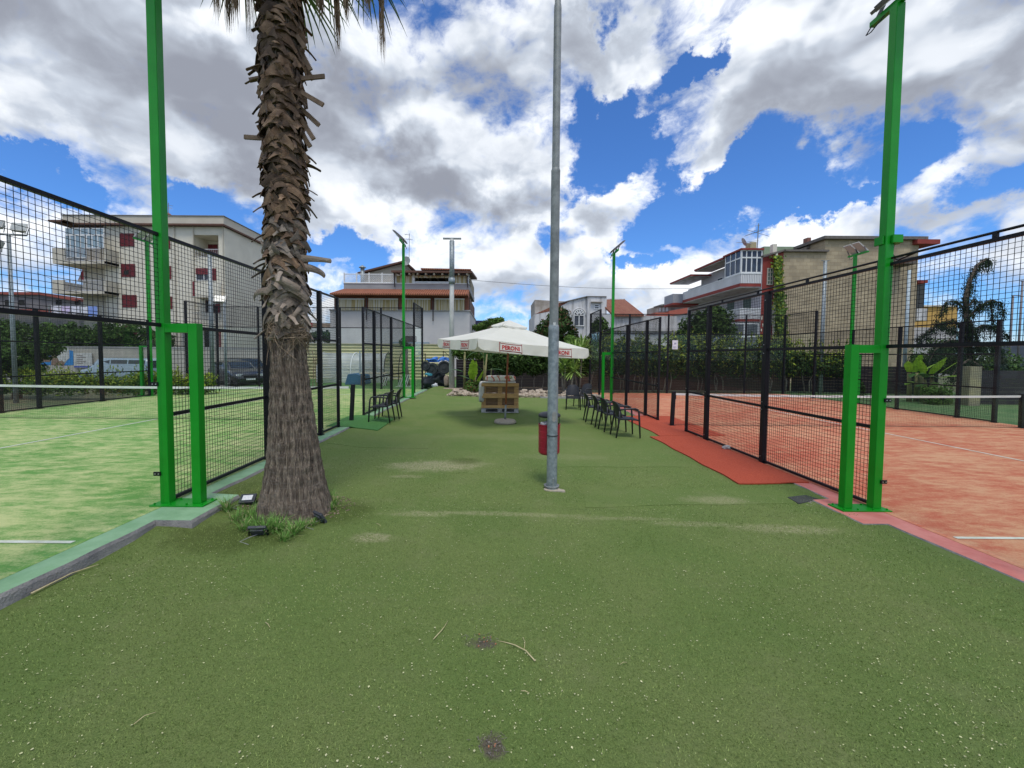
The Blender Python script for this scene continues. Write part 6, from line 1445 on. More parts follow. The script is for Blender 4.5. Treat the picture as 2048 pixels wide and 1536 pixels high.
b.add([(xa, Yh+.3, zr0), (xb, Yh+.3, zr0), (xb, Yh+9.8, zr0+1.1), (xa, Yh+9.8, zr0+1.1), (xa, Yh+.3, zr0-.18), (xb, Yh+.3, zr0-.18), (xb, Yh+9.8, zr0+.9), (xa, Yh+9.8, zr0+.9)], [(0,1,2,3), (7,6,5,4), (4,5,1,0), (5,6,2,1), (7,4,0,3)]); b.build('roof', BROWN, t)
b = MB(); b.bar((aX(842, Yh+.4, 537), Yh+.5, aZ(842, 538, Yh+.4)), (aX(942, Yh+.4, 540), Yh+.5, aZ(942, 540, Yh+.4)), .5, .12); b.build('roof_tiles', TILE, t)
for k in range(9): b = MB(); x = aX(802+k*16.5, Yh+.45, 545); b.box(x-.07, x+.07, Yh+.4, Yh+3.4, zr0-.36, zr0-.19); b.build('rafter_end', mat('rafter_pale', (.42, .36, .27), rough=.8), t)
for a, p0_, p1_ in ((788, 541, 574), (934, 545, 575), (733, 592, 640), (866, 592, 642)):
    b = MB(); yy = Yh-.15 if p0_ > 580 else Yh+.85; b.tube([(aX(a, yy, p0_), yy+.0, aZ(a, p0_, yy)), (aX(a+1.5 if p0_ < 580 else a, yy, p1_), yy, aZ(a, p1_, yy))], .05, 6); b.build('drainpipe', mat('pipe_dark', (.045, .03, .03), rough=.6), t)
# gable roof behind
Yg = Yh+6; b = MB(); P = [(aX(724, Yg, 548), aZ(724, 549, Yg)), (aX(811, Yg, 526), aZ(811, 526, Yg)), (aX(822, Yg, 540), aZ(822, 539, Yg))]
b.extr([(P[0][0], Yg, zt0), (P[2][0]+1, Yg, zt0), (P[2][0], Yg, P[2][1]), (P[1][0], Yg, P[1][1]), (P[0][0], Yg, P[0][1])], (0, 4, 0)); b.build('gable_wall', mat('gable_plaster', (.40, .36, .29), (.33, .29, .23), rough=.9), t)
b = MB(); b.bar((P[0][0]-.3, Yg+1.8, P[0][1]+.06), (P[1][0]+.05, Yg+1.8, P[1][1]+.12), 4.6, .16); b.bar((P[1][0]-.05, Yg+1.8, P[1][1]+.12), (P[2][0]+.3, Yg+1.8, P[2][1]+.0), 4.6, .16); b.build('gable_roof', BROWN, t)
b = MB(); xq = aX(725, Yh+4, 540); zq = aZ(725, 546, Yh+4); b.tube([(xq, Yh+4, zq-1.5), (xq, Yh+4, aZ(725, 537, Yh+4))], .2, 12); b.lathe([(.36, 0), (.34, .05), (0, .28)], (xq, Yh+4, aZ(725, 535.5, Yh+4)), 12); b.build('metal_chimney', GALV, t, smooth=True)
b = MB(); c = Vector((aX(814, Yh+5.5, 523), Yh+5.2, aZ(814, 524, Yh+5.5))); rot = Matrix.Rotation(R(75), 3, 'X')
n = 18; ring = [c+rot @ Vector((.42*math.cos(2*math.pi*k/n), .5*math.sin(2*math.pi*k/n), .12)) for k in range(n)]; b.add([c]+ring, [(0, k+1, (k+1) % n+1) for k in range(n)]); b.bar(c, c+Vector((.05, .4, -1.2)), .05); b.build('satellite_dish', GALVD, t)
b = MB(); xq = aX(818, Yh+6, 520); za, zb2 = aZ(818, 528, Yh+6), aZ(818, 467, Yh+6); b.bar((xq, Yh+6, za), (xq+.05, Yh+6, zb2), .045)
b.bar((xq-.45, Yh+6, zb2-.1), (xq+.1, Yh+6, zb2-.15), .03); b.bar((xq-.5, Yh+6, zb2-.55), (xq+.4, Yh+6, zb2-.65), .03)
for k in range(4): b.bar((xq-.4+k*.2, Yh+5.7, zb2-.6), (xq-.4+k*.2, Yh+6.3, zb2-.6), .015); b.bar((xq-.4+k*.15, Yh+5.8, zb2-.1), (xq-.4+k*.15, Yh+6.2, zb2-.1), .015)
b.build('tv_aerial', GALVD, t)
b = MB(); pbox(b, 809, 833, 672, 692, Yh-.05, .06); b.build('window', mat('shutter_rust', (.10, .065, .055), (.07, .05, .045), rough=.7), t); b = MB(); pbox(b, 780, 858, 684, 690, Yh-.2, .2); b.build('ledge', mat('ledge_blue', (.25, .32, .36), rough=.7), t)
# overhead cable
p = Vector((aX(940, 38.5, 560), 38.5, aZ(940, 560, 38.5))); q = Vector((aX(1386, 43, 577), 43, aZ(1386, 577, 43))); b = MB(); b.tube([p.lerp(q, k/14)-Vector((0, 0, .32*math.sin(math.pi*k/14))) for k in range(15)], .017, 5); tag(b.build('overhead_cable', mat('cable', (.08, .08, .09))), 'thin overhead cable from the terraced house to the balcony house', 'cable')
p = Vector((aX(700, 36, 578), 36, aZ(904, 556, 22.8)))

# --- yellow corrugated fence
xa, xb = aX(575, 33, 700), aX(905, 33, 700); zf = aZ(740, 688.5, 33); t = thing('corrugated_fence', 'pale yellow horizontally ribbed metal fence in front of the terraced house', 'fence', ((xa+xb)/2, 33, GZ)); b = MB(); n = 44; hh_ = zf-GZ; pr = []
for k in range(n+1): pr.append((GZ+hh_*k/n, 33+(0, .0, .055, .055)[k % 4]))
for (z_, y_), (z2, y2) in zip(pr[:-1], pr[1:]): b.add([(xa, y_, z_), (xb, y_, z_), (xb, y2, z2), (xa, y2, z2)], [(0, 1, 2, 3)])
b.add([(xa, 33.06, GZ), (xb, 33.06, GZ), (xb, 33.06, zf), (xa, 33.06, zf)], [(3, 2, 1, 0)]); b.build('sheets', mat('sheet_yellow', (.52, .49, .27), (.46, .42, .22), scale=.8, rough=.7), t)
b = MB(); b.box(xa, xb, 32.95, 33.1, zf, zf+.07); b.build('top_trim', mat('trim_beige', (.5, .45, .33), rough=.8), t)
# small distant bits between the palm and the terraced house
Yq = 70; t = thing('distant_house', 'small distant house with a red wall band right of the palm trunk', 'building', (aX(635, Yq), Yq, GZ)); b = MB(); pbox(b, 560, 662, 655, 720, Yq, 8); b.build('wall', PL_WHITE, t); b = MB(); pbox(b, 560, 625, 645, 655, Yq, 6); b.build('red_band', mat('red_band', (.35, .03, .04), rough=.9), t)
b = MB(); pbox(b, 625, 662, 646, 655, Yq, 6); b.build('roof_block', mat('wall_peach', (.4, .3, .22), rough=.9), t)
for a in (640, 652): window(t, a, a+5, 660, 667, Yq-.02, DARKIN, DARKIN, 1, 1)
Yq = 62; t = thing('distant_house', 'small distant house with a dark solar roof just right of the terraced house', 'building', (aX(955, Yq), Yq, GZ)); b = MB(); pbox(b, 939, 1000, 649, 740, Yq, 6); b.build('wall', mat('wall_peach', (.4, .3, .22)), t); b = MB(); pbox(b, 938, 975, 641, 649, Yq-.5, 5); b.build('solar_roof', mat('solar_dark', (.03, .03, .08), rough=.3), t)

# --- white house with the arched window
Ya = 50; t = thing('plaster_house', 'stained white house with an arched window and orange tiled roof behind the steel post', 'building', (aX(1170, Ya), Ya, GZ))
def px2(pts, Y): return [(aX(a, Y, c), Y, aZ(a, c, Y)) for a, c in pts]
b = MB(); pts = px2([(1069, 775), (1174, 775), (1174, 592.5), (1120, 606), (1069, 628)], Ya); b.extr(pts, (0, 9, 0)); b.build('gabled_front', PL_WHITE, t)
b = MB(); pts = px2([(1069.5, 630), (1069.5, 599.5), (1104, 601.5), (1140, 603), (1140, 610)], Ya+2); b.extr(pts, (0, 6, 0)); b.build('rear_wall', PL_DIRTY, t)
b = MB(); pts = px2([(1069, 628.5), (1122, 604.5), (1142, 601), (1104, 622)], Ya-.02); b.extr(pts, (0, .9, 0)); b.build('roof_slope', TILEL, t)
b = MB(); pbox(b, 1174, 1212, 593, 775, Ya-.5, 8); b.build('tower', PL_WHITE, t); b = MB(); pbox(b, 1173, 1213, 592, 593.5, Ya-.6, 8.3); b.build('coping', mat('coping_grey', (.2, .19, .18)), t)
b = MB(); p_ = px2([(1120, 606), (1174, 592.8)], Ya-.05); b.bar(p_[0], p_[1], .3, .1); b.build('coping', mat('coping_grey', (.2, .19, .18)), t)
# arched window
ac = Vector((aX(1158, Ya-.06, 630), Ya-.06, aZ(1158, 630.5, Ya-.06))); r_ = 10.0*Ya/F; zb3 = aZ(1158, 652, Ya-.06); b = MB(); n = 20
arc = [(ac.x+r_*math.cos(math.pi*k/n), ac.z+r_*1.12*math.sin(math.pi*k/n)) for k in range(n+1)]; b.add([(x, Ya-.06, z) for x, z in [(ac.x+r_, zb3)]+arc+[(ac.x-r_, zb3)]], [tuple(range(n+3))[::-1]]); w1 = b.build('arched_window', WINGLASS, t)
b = MB(); pth = [(ac.x+r_, Ya-.12, zb3)]+[(x, Ya-.12, z) for x, z in arc]+[(ac.x-r_, Ya-.12, zb3), (ac.x+r_, Ya-.12, zb3)]; b.tube(pth, .07, 5, caps=False); b.bar((ac.x, Ya-.12, ac.z), (ac.x, Ya-.12, zb3), .1); b.bar((ac.x-r_, Ya-.12, ac.z), (ac.x+r_, Ya-.12, ac.z), .1)
for a in (35, 62, 90, 118, 145): b.bar((ac.x, Ya-.12, ac.z), (ac.x+r_*math.cos(R(a)), Ya-.12, ac.z+r_*1.1*math.sin(R(a))), .12)
b.build('frame', WHITE, w1); b = MB(); pth = [(ac.x+r_*1.35*math.cos(math.pi*k/n), Ya-.05, ac.z+r_*1.4*math.sin(math.pi*k/n)) for k in range(n+1)]; b.tube(pth, .1, 5); b.build('arch_moulding', PL_WHITE, t)
window(t, 1188, 1199, 608.5, 618.5, Ya-.55, WHITE, WINGLASS, 1, 2, fw=.1); b = MB(); pbox(b, 1183, 1205, 603, 604.5, Ya-.9, .4); b.build('lintel', PL_DIRTY, t)
b = MB(); pts = [(aX(1205, Ya, 608), Ya, aZ(1205, 608, Ya)), (aX(1226, Ya-2, 629), Ya-2, aZ(1226, 628.6, Ya-2)), (aX(1288, Ya-2, 629), Ya-2, aZ(1288, 628.6, Ya-2)), (aX(1250, Ya+4, 599.5), Ya+4, aZ(1250, 599, Ya+4)), (aX(1212, Ya+4, 600), Ya+4, aZ(1212, 599, Ya+4))]
b.add(pts+[(p_[0], p_[1], p_[2]-.25) for p_ in pts], [(0, 1, 2, 3, 4), (1, 6, 7, 2), (0, 5, 6, 1), (2, 7, 8, 3)]); b.build('tiled_roof', TILEL, t)
b = MB(); pbox(b, 1212, 1250, 597.5, 606, Ya+4, 1); b.build('ridge_parapet', PL_WHITE, t); b = MB(); pbox(b, 1205, 1286, 629.5, 775, Ya-1.6, 9); b.build('right_wing', PL_WHITE, t)
b = MB(); pbox(b, 1286, 1352, 632, 775, Ya-1.6, 5); pbox(b, 1200, 1352, 655, 662, Ya-1.9, .3); b.build('yard_wall', PL_WHITE, t)
# --- red-roofed houses in the gap
Yr_ = 66; t = thing('distant_house', 'distant house with red and brown roofs between the white house and the balcony house', 'building', (aX(1350, Yr_), Yr_, GZ)); b = MB(); pbox(b, 1312, 1400, 628, 760, Yr_, 8); b.build('wall', PL_WHITE, t)
b = MB(); pbox(b, 1311, 1338, 625, 632, Yr_-.4, 6); b.extr(px2([(1338, 632), (1338, 622), (1402, 610), (1402, 622)], Yr_-.5), (0, 6, 0)); b.build('roof_band', mat('terracotta_band', (.42, .12, .08), (.34, .09, .06), rough=.9), t)
b = MB(); pbox(b, 1316, 1342, 612, 625, Yr_+1, 5); b.extr(px2([(1338, 624), (1338, 612), (1402, 597), (1402, 612)], Yr_+1.5), (0, 5, 0)); b.build('attic', PL_DIRTY, t); b = MB(); b.bar((aX(1316, Yr_+.6, 610), Yr_+1, aZ(1316, 611, Yr_)), (aX(1402, Yr_+.6, 597), Yr_+1, aZ(1402, 595.5, Yr_)), 3, .2); b.build('dark_roof', mat('coping_grey', (.2, .19, .18)), t)
for k in range(3): b = MB(); pbox(b, 1318+k*7, 1322+k*7, 615, 623, Yr_+.9, .1); b.build('window', WHITE, t)

# --- balcony house at right
Yc = 32.0; REDW = mat('plaster_red', (.22, .035, .028), (.28, .05, .038), scale=.9, rough=.9, detail=9); TUFO = mat('tufo_blocks', (.50, .41, .27), (.34, .28, .19), scale=.7, rough=.95, detail=10, bump=.8, bscale=10, brk=(.52, .27, (.60, .54, .46), (R(90), 0, 0)))
t = thing('balcony_house', 'red and white house with long wraparound balconies and a blank stone side wall', 'building', (aX(1600, Yc), Yc, GZ))
x1524, x1565 = aX(1524, Yc, 560), aX(1565, Yc, 560); xw = aX(1834, Yc, 560); zA = aZ(1560, 504, Yc); zB = aZ(1740, 480, Yc); zred = aZ(1524, 518, Yc); x1646 = aX(1650, Yc, 500)
Yend = 41.5
b = MB(); b.extr([(x1524, Yc-.02, GZ), (x1565, Yc-.02, GZ), (x1565, Yc-.02, zA), (x1524, Yc-.02, zred+.1)], (0, 9.5, 0)); b.build('red_wall', REDW, t)
b = MB(); b.box(x1565, x1646, Yc, Yc+9.5, GZ, zA); b.box(x1646, xw, Yc, Yc+9.5, GZ, zB); b.build('stone_wall', TUFO, t)
b = MB(); b.bar((x1524-.1, Yc-.1, zred+.18), (x1565, Yc-.1, zA+.1), .3, .12); b.box(x1565-.1, x1646+.15, Yc-.25, Yc+3, zA, zA+.14); b.box(x1646-.3, xw+.4, Yc-.3, Yc+9.6, zB, zB+.22); b.build('eave', mat('eave_grey', (.17, .15, .13), (.11, .1, .09), rough=.9), t)
b = MB(); b.box(xw-.5, xw+1.2, Yc-.4, Yc+9, zB-.35, zB-.02); b.build('red_eave', REDW, t)
b = MB(); x1601 = aX(1601, Yc+3, 500); b.box(aX(1528, Yc+3, 500), x1601, Yc+3, Yc+8, zA-.5, aZ(1560, 493, Yc+3)); b.build('green_parapet', mat('plaster_green', (.20, .27, .17), (.27, .34, .22), scale=1, rough=.9), t)
b = MB(); pa = px2([(1601, 503), (1646, 481), (1646, 503)], Yc+2.0); b.extr(pa, (0, 5, 0)); b.build('sloping_attic', PL_DIRTY, t); b = MB(); b.bar((aX(1600, Yc+2, 500), Yc+4, aZ(1600, 501, Yc+2)), (aX(1648, Yc+2, 481), Yc+4, aZ(1648, 479.5, Yc+2)), 5, .15); b.build('sloping_roof', mat('eave_grey', (.17, .15, .13)), t)
b = MB(); pbox(b, 1615, 1622, 475, 492, Yc+3, .5); b.build('chimney', mat('chimney_red', (.25, .1, .07), (.15, .08, .06), rough=.9), t)
b = MB(); pbox(b, 1546, 1554, 488, 508, Yc+.3, .35); b.build('chimney', PL_CREAM, t); b = MB(); pbox(b, 1501, 1513, 484, 497, Yc+3, .7); b.build('chimney', mat('chimney_yellow', (.42, .38, .22), (.35, .3, .18), rough=.9), t)
# right facade (white) parallel to the courts
zroof = aZ(1500, 498, Yc); b = MB(); b.box(x1524+.0, x1524+6, Yc+9.5, Yend, GZ, zroof-.2); b.box(x1524-.03, x1524-.001, Yc+.0, Yend, GZ, zroof-.3); b.build('facade_wall', mat('plaster_lilac', (.56, .55, .57), (.48, .47, .49), scale=.6, rough=.9), t)
xb0 = aX(1482, Yc, 560)
def zat(py, px=1500): return aZ(px, py, Yc)
for (s0, s1, p0_, ylen) in ((573, 566.5, 546.6, Yend+.4), (643, 638, 617, Yend-1)):
    z0, z1, z2 = zat(s0), zat(s1), zat(p0_)
    b = MB(); b.box(xb0-.06, x1524-.04, Yc+.02, ylen, z0, z1); b.build('balcony_band', REDW, t)
    b = MB(); b.box(xb0-.02, x1524-.045, Yc+.06, ylen, z0-.06, z0-.002); b.build('balcony_soffit', PL_WHITE, t)
    # ribbed white panels
    b = MB(); n = int((ylen-Yc)/.13); hh_ = z2-z1
    for k in range(n): yy = Yc+.06+k*.13; b.box(xb0-.03, xb0+.0, yy, yy+.10, z1, z1+hh_-.02)
    m_ = int((x1524-xb0)/.13)
    for k in range(m_): xx = xb0+k*.13; b.box(xx, xx+.10, Yc, Yc+.03, z1, z1+hh_-.02)
    b.build('balcony_panels', mat('panel_white', (.68, .68, .68), (.58, .58, .58), scale=1, rough=.7), t)
    b = MB(); b.box(xb0-.05, xb0+.03, Yc-.02, ylen, z2-.05, z2+.02); b.box(xb0+.03, x1524-.04, Yc-.03, Yc+.05, z2-.05, z2+.02); b.build('handrail', WHITE, t)
b = MB(); z0, z2 = zat(573), zat(548); b.box(xb0-1.0, x1524-.04, Yend+.4, Yend+2.6, z0, z2-.05); b.build('balcony_end', mat('panel_grey', (.36, .37, .40), rough=.8), t); b = MB(); b.box(xb0-1.03, x1524-.04, Yend+.39, Yend+2.6, z0-.2, z0-.002); b.build('balcony_end_soffit', REDW, t)
b = MB(); b.box(x1524-.04, x1524+4, Yend+.01, Yend+2.8, GZ, zat(528)); b.build('end_bay', mat('plaster_lilac', (.42, .41, .43)), t)
# top glazed bay
zb_t, zb_b = zat(500), zat(546)
window(t, 1482, 1524, 500, 546, Yc+.06, WHITE, WINGLASS, 4, 1, fw=.08); b = MB(); zz = zat(515); b.box(xb0, x1524, Yc+.02, Yc+.09, zz-.05, zz+.05); b.build('transom', WHITE, t)
b = MB(); ysd = Yc+2.2; b.box(xb0+.01, xb0+.03, Yc+.1, ysd, zb_b, zb_t); b.build('bay_side_glass', WINGLASS, t)
b = MB()
for yy in (Yc+.06, Yc+.75, Yc+1.45, ysd): b.box(xb0-.03, xb0+.05, yy, yy+.08, zb_b, zb_t)
b.box(xb0-.025, xb0+.045, Yc+.14, ysd, zz-.05, zz+.05); b.box(xb0-.025, xb0+.045, Yc+.14, ysd, zb_b-.02, zb_b+.08); b.build('bay_side_frame', WHITE, t)
b = MB(); b.box(xb0-.1, x1524+.05, Yc-.08, ysd+.3, zb_t, zat(496.5)); b.build('bay_roof', REDW, t)
b = MB(); b.box(xb0-.1, x1524-.04, ysd+.31, Yend-2, zat(503), zat(499)); b.build('roof_eave', REDW, t); b = MB(); b.box(xb0+.0, x1524-.045, ysd+.31, Yend-2, zat(504.5), zat(503.2)); b.build('roof_soffit', PL_WHITE, t)
b = MB(); b.box(xb0-.4, x1524-.04, Yend-1.99, Yend+2.8, zat(514), zat(510)); b.build('lower_eave', REDW, t); b = MB(); b.box(xb0-.34, x1524-.045, Yend-1.93, Yend+2.7, zat(515), zat(514)-.003); b.build('lower_soffit', PL_WHITE, t)
for yy in (Yc+3.6, Yc+5.4): b = MB(); b.box(x1524-.07, x1524-.035, yy, yy+1.0, zat(562), zat(526)); f_ = b.build('balcony_door', WHITE, t); b = MB(); b.box(x1524-.085, x1524-.072, yy+.1, yy+.9, zat(560), zat(528)); b.build('pane', WINGLASS, f_)
for yy in (Yc+1.2, Yc+3.6, Yc+6): b = MB(); b.box(x1524-.07, x1524-.035, yy, yy+1.0, zat(634), zat(590)); f_ = b.build('balcony_door', mat('shutter_green', (.12, .17, .14), rough=.8), t)
window(t, 1458, 1517, 646, 700, Yc+.06, WHITE, mat('veranda_glass_dark', (.06, .07, .075), (.11, .12, .12), rough=.15, scale=1), 2, 2, fw=.09)
b = MB(); b.box(aX(1458, Yc, 670), aX(1458, Yc, 670)+.05, Yc+.1, Yc+6, zat(700), zat(646)); b.build('veranda_side', mat('veranda_glass', (.16, .24, .3)), t)
# windows on the red wall
for (a, c, d_, e_) in ((1534, 1546, 536, 570), (1532, 1545, 610, 650)):
    window(t, a, c, d_, e_, Yc-.05, mat('stone_surround', (.5, .46, .38), rough=.9), mat('green_glass', (.04, .09, .07), (.08, .15, .12), scale=8, rough=.3), 2, 4, fw=.07)
b = MB()
for (a, c, s_) in ((1524, 636, 4), (1526, 650, 3), (1523, 660, 2.5), (1535, 668, 5), (1530, 672, 3)): 
    p_ = atY(a, c, Yc-.035); r_ = s_*Yc/F; random.seed(a); n = 9; b.add([(p_.x+r_*random.uniform(.5, 1)*math.cos(6.28*k/n)*.7, Yc-.035, p_.z+r_*1.6*random.uniform(.5, 1)*math.sin(6.28*k/n)) for k in range(n)], [tuple(range(n))[::-1]])
b.build('bare_plaster_patches', PL_CREAM, t)
b = MB(); xp_ = aX(1551, Yc-.15, 560); b.tube([(xp_, Yc-.15, zat(700)), (xp_, Yc-.15, zat(506, 1551))], .09, 8); b.build('drainpipe', PL_CREAM, t)
# streaks under the eave, built as thin stain decals are not needed; aerials
for (a, c, d_) in ((1516, 492, 447),):
    b = MB(); xq = aX(a, Yc+2, d_); za, zb2 = aZ(a, 500, Yc+2), aZ(a, d_, Yc+2); b.bar((xq, Yc+2, za), (xq+.05, Yc+2, zb2), .05)
    for k, (dx0, dx1, dz0, dz1) in enumerate(((-1.0, 1.0, -1.0, -.35), (-.9, .9, -.5, -1.0), (-1.1, .1, -1.5, -1.35), (-.25, .15, -.2, -.15), (-.3, .1, -.55, -.5))): b.bar((xq+dx0, Yc+2, zb2+dz0), (xq+dx1, Yc+2, zb2+dz1), .025)
    for k in range(6): b.bar((xq-.9+k*.25, Yc+1.7, zb2-.95+k*.09), (xq-.9+k*.25, Yc+2.3, zb2-.95+k*.09), .014)
    b.build('tv_aerial', GALVD, t)
b = MB(); c = atY(1486, 485, Yc+3); rot = Matrix.Rotation(R(62), 3, 'Y') @ Matrix.Rotation(R(10), 3, 'X'); n = 18; ring = [c+rot @ Vector((.36*math.cos(2*math.pi*k/n), .36*math.sin(2*math.pi*k/n), .09)) for k in range(n)]; b.add([c]+ring, [(0, k+1, (k+1) % n+1) for k in range(n)]); b.bar(c, c+Vector((.7, 0, -.1)), .05); b.bar(c, c+Vector((-.55, 0, -.02)), .03); b.build('satellite_dish', mat('dish_grey', (.4, .4, .41), rough=.6), t)
# right end bits
b = MB(); pbox(b, 1836, 1856, 560, 566, Yc+1, 3); b.build('side_eave', REDW, t); b = MB(); pbox(b, 1834, 1849, 567, 615, Yc+2, 4); b.build('side_shutter', mat('shutter_dark', (.05, .055, .055), rough=.8), t); b = MB(); pbox(b, 1834, 1855, 617, 641, Yc+1, 5); b.build('side_balcony', PL_WHITE, t)
b = MB(); pbox(b, 1790, 1834, 513, 527, Yc-1.2, 1.2); b.build('side_canopy', mat('canopy_brown', (.12, .1, .085), rough=.9), t)
# ivy
def ivy(px0, px1, py0, py1, Y, n, seed, label):
    b = MB(); random.seed(seed)
    for i in range(n):
        v = random.random(); wv_ = .5+.5*math.sin(v*9+seed); a = px0+(px1-px0)*(.5+(random.gauss(0, .24))*(.6+.5*wv_)) + (v*10); c = py0+(py1-py0)*v; p_ = atY(a, c, Y-abs(random.gauss(0, .18)))
        nn = Vector((random.gauss(0, .5), -1, random.gauss(.2, .5))).normalized(); u = nn.cross(Vector((random.gauss(0, 1), 0, random.gauss(0, 1)))).normalized(); w_ = nn.cross(u); s_ = random.uniform(.07, .15); b.add([p_-u*s_, p_+w_*s_*.7, p_+u*s_, p_-w_*s_*.7], [(0, 1, 2, 3)], 1 if random.random() < .4*(1-v)+.1 else 0)
    t_ = thing('climbing_ivy', label, 'climbing plant', tuple(atY((px0+px1)/2, 740, Y))); b.build('foliage', [LEAFM, LEAFY], t_); b = MB(); b.tube([atY(1566, 745, Y-.1), atY(1563, 650, Y-.1), atY(1556, 520, Y-.1)], .05, 6); b.build('stem', TRUNKM, t_)
ivy(1543, 1568, 512, 740, Yc-.2, 2500, 3, 'ivy climbing the corner between the red wall and the stone wall')

# --- yellow building and bits at far right
Yy = 60; t = thing('yellow_building', 'flat-roofed yellow building behind the weeping cedar', 'building', (aX(1870, Yy), Yy, GZ)); b = MB(); pbox(b, 1800, 1911, 613, 760, Yy, 8); b.build('wall', mat('plaster_yellow', (.55, .34, .09), (.48, .30, .09), scale=.5, rough=.9), t); window(t, 1843, 1854, 629, 638, Yy-.03, WHITE, WINGLASS, 1, 1, fw=.15)
b = MB(); pbox(b, 1798, 1913, 610, 613, Yy-.3, 8.5); b.build('coping', PL_CREAM, t)
t = MB(); pbox(t, 1796, 1910, 655, 760, 48, 1.0); tag(t.build('grey_wall', PL_GREY), 'low grey wall with ledges below the yellow building', 'wall'); 
t = MB(); pbox(t, 1993, 2100, 690, 760, 40, .5); tag(t.build('metal_gate', mat('gate_blue', (.04, .05, .075), (.06, .07, .1), rough=.6, scale=2)), 'dark blue-grey metal gate at the right picture edge', 'gate')
t = MB(); pbox(t, 1985, 2030, 718, 760, 34, .4); tag(t.build('low_wall', PL_GREY), 'short pale wall in front of the metal gate', 'wall')
# weeping cedar
def cedar():
    Yk = 19.6; base = atY(1938, 800, Yk); t = thing('weeping_cedar', 'dark weeping cedar with a hooked top and drooping branches', 'conifer', (base.x, Yk, GZ)); b = MB(); lf = MB(); random.seed(12)
    CB = mat('cedar_needles', (.016, .034, .018), (.03, .055, .028), scale=2, rough=.8, spec=.15, island=.4)
    def bough(pts, dens=150, hang=.35, r=.05):
        P_ = [atY(a, c, Yk+dy) for a, c, dy in pts]; b.tube(P_, [r*(1-.7*i/(len(P_)-1)) for i in range(len(P_))], 6)
        for i in range(len(P_)-1):
            L_ = (P_[i+1]-P_[i]).length
            for k in range(int(dens*.62*L_)):
                p_ = P_[i].lerp(P_[i+1], random.random())+Vector((random.gauss(0, .06), random.gauss(0, .10), random.gauss(-.02, .06))); h = hang*random.random()**2*1.2
                for j in range(3):
                    q = p_-Vector((random.gauss(0, .02), 0, h*j/2)); d = Vector((random.gauss(0, .5), random.gauss(0, .5), -1)).normalized(); s_ = Vector((random.gauss(0, 1), random.gauss(0, 1), 0)).normalized(); w_ = .016; lf.add([q-s_*w_, q+s_*w_, q+d*.10], [(0, 1, 2)])
    bough([(1938, 815, 0), (1940, 740, 0), (1935, 660, 0), (1931, 600, 0), (1940, 560, 0), (1955, 530, 0), (1972, 518, 0), (1980, 524, 0), (1978, 532, 0)], 420, .30, .13)
    bough([(1975, 521, 0), (1972, 535, .1), (1971, 543, .1)], 160, .1, .02); bough([(1940, 570, 0), (1947, 590, .1)], 160, .3, .02)
    bough([(1932, 622, 0), (1912, 602, .1), (1892, 604, .2), (1884, 622, .2), (1881, 632, .2)], 300, .25); bough([(1934, 615, 0), (1950, 598, -.1), (1960, 606, -.2), (1963, 620, -.2)], 260, .25)
    bough([(1936, 635, 0), (1960, 612, 0), (1982, 600, 0), (2001, 606, 0), (2007, 625, 0), (2005, 634, 0)], 320, .28); bough([(1980, 602, 0), (1984, 625, 0), (1987, 648, 0)], 260, .3)
    bough([(1934, 660, 0), (1905, 640, .2), (1875, 650, .3), (1850, 668, .3), (1834, 680, .3)], 420, .45); bough([(1934, 672, 0), (1890, 655, -.3), (1870, 640, -.3)], 260, .2); bough([(1936, 668, 0), (1965, 650, 0), (1995, 655, .2), (2015, 675, .2)], 420, .5)
    bough([(1936, 690, 0), (1900, 680, -.4), (1870, 700, -.5), (1858, 725, -.5)], 460, .55); bough([(1938, 700, 0), (1970, 690, -.4), (2000, 700, -.4), (2008, 730, -.4)], 460, .6); bough([(1936, 650, .4), (1925, 670, .4), (1915, 700, .4)], 500, .6); bough([(1940, 640, -.2), (1950, 670, -.3), (1962, 700, -.3)], 500, .6)
    bough([(1937, 720, -.3), (1915, 735, -.5), (1900, 760, -.6)], 400, .6); bough([(1940, 720, -.3), (1965, 735, -.5), (1985, 760, -.6)], 400, .6)
    b.build('trunk_and_limbs', TRUNKM, t); lf.build('needles', CB, t)
cedar()
p = atY(1985, 735, 21); shrub('shrub', 'large soft green shrub behind the stone pillar under the cedar', (p.x, 21, p.z), (1.5, .8, 1.1), 5000, .11, 61, LEAFM, m2=LEAFD, mix_=.5)
p = atY(1880, 715, 21.5); shrub('shrub', 'dark green shrub behind the banana plants under the cedar', (p.x, 21.5, p.z), (1.5, .8, 1.0), 5000, .11, 62, LEAFD, m2=LEAFM, mix_=.4)
p = atY(1905, 790, 17.0); shrub('shrub', 'low dark shrub left of the stone pillar', (p.x, 17.6, p.z), (.6, .5, .6), 1800, .09, 63, LEAFM)
p = atY(1708, 790, 22); shrub('shrub', 'small dark shrub in front of the dark fence seen through the right green mast', (p.x, 22, p.z+.3), (.5, .4, .6), 1200, .09, 64, LEAFD)

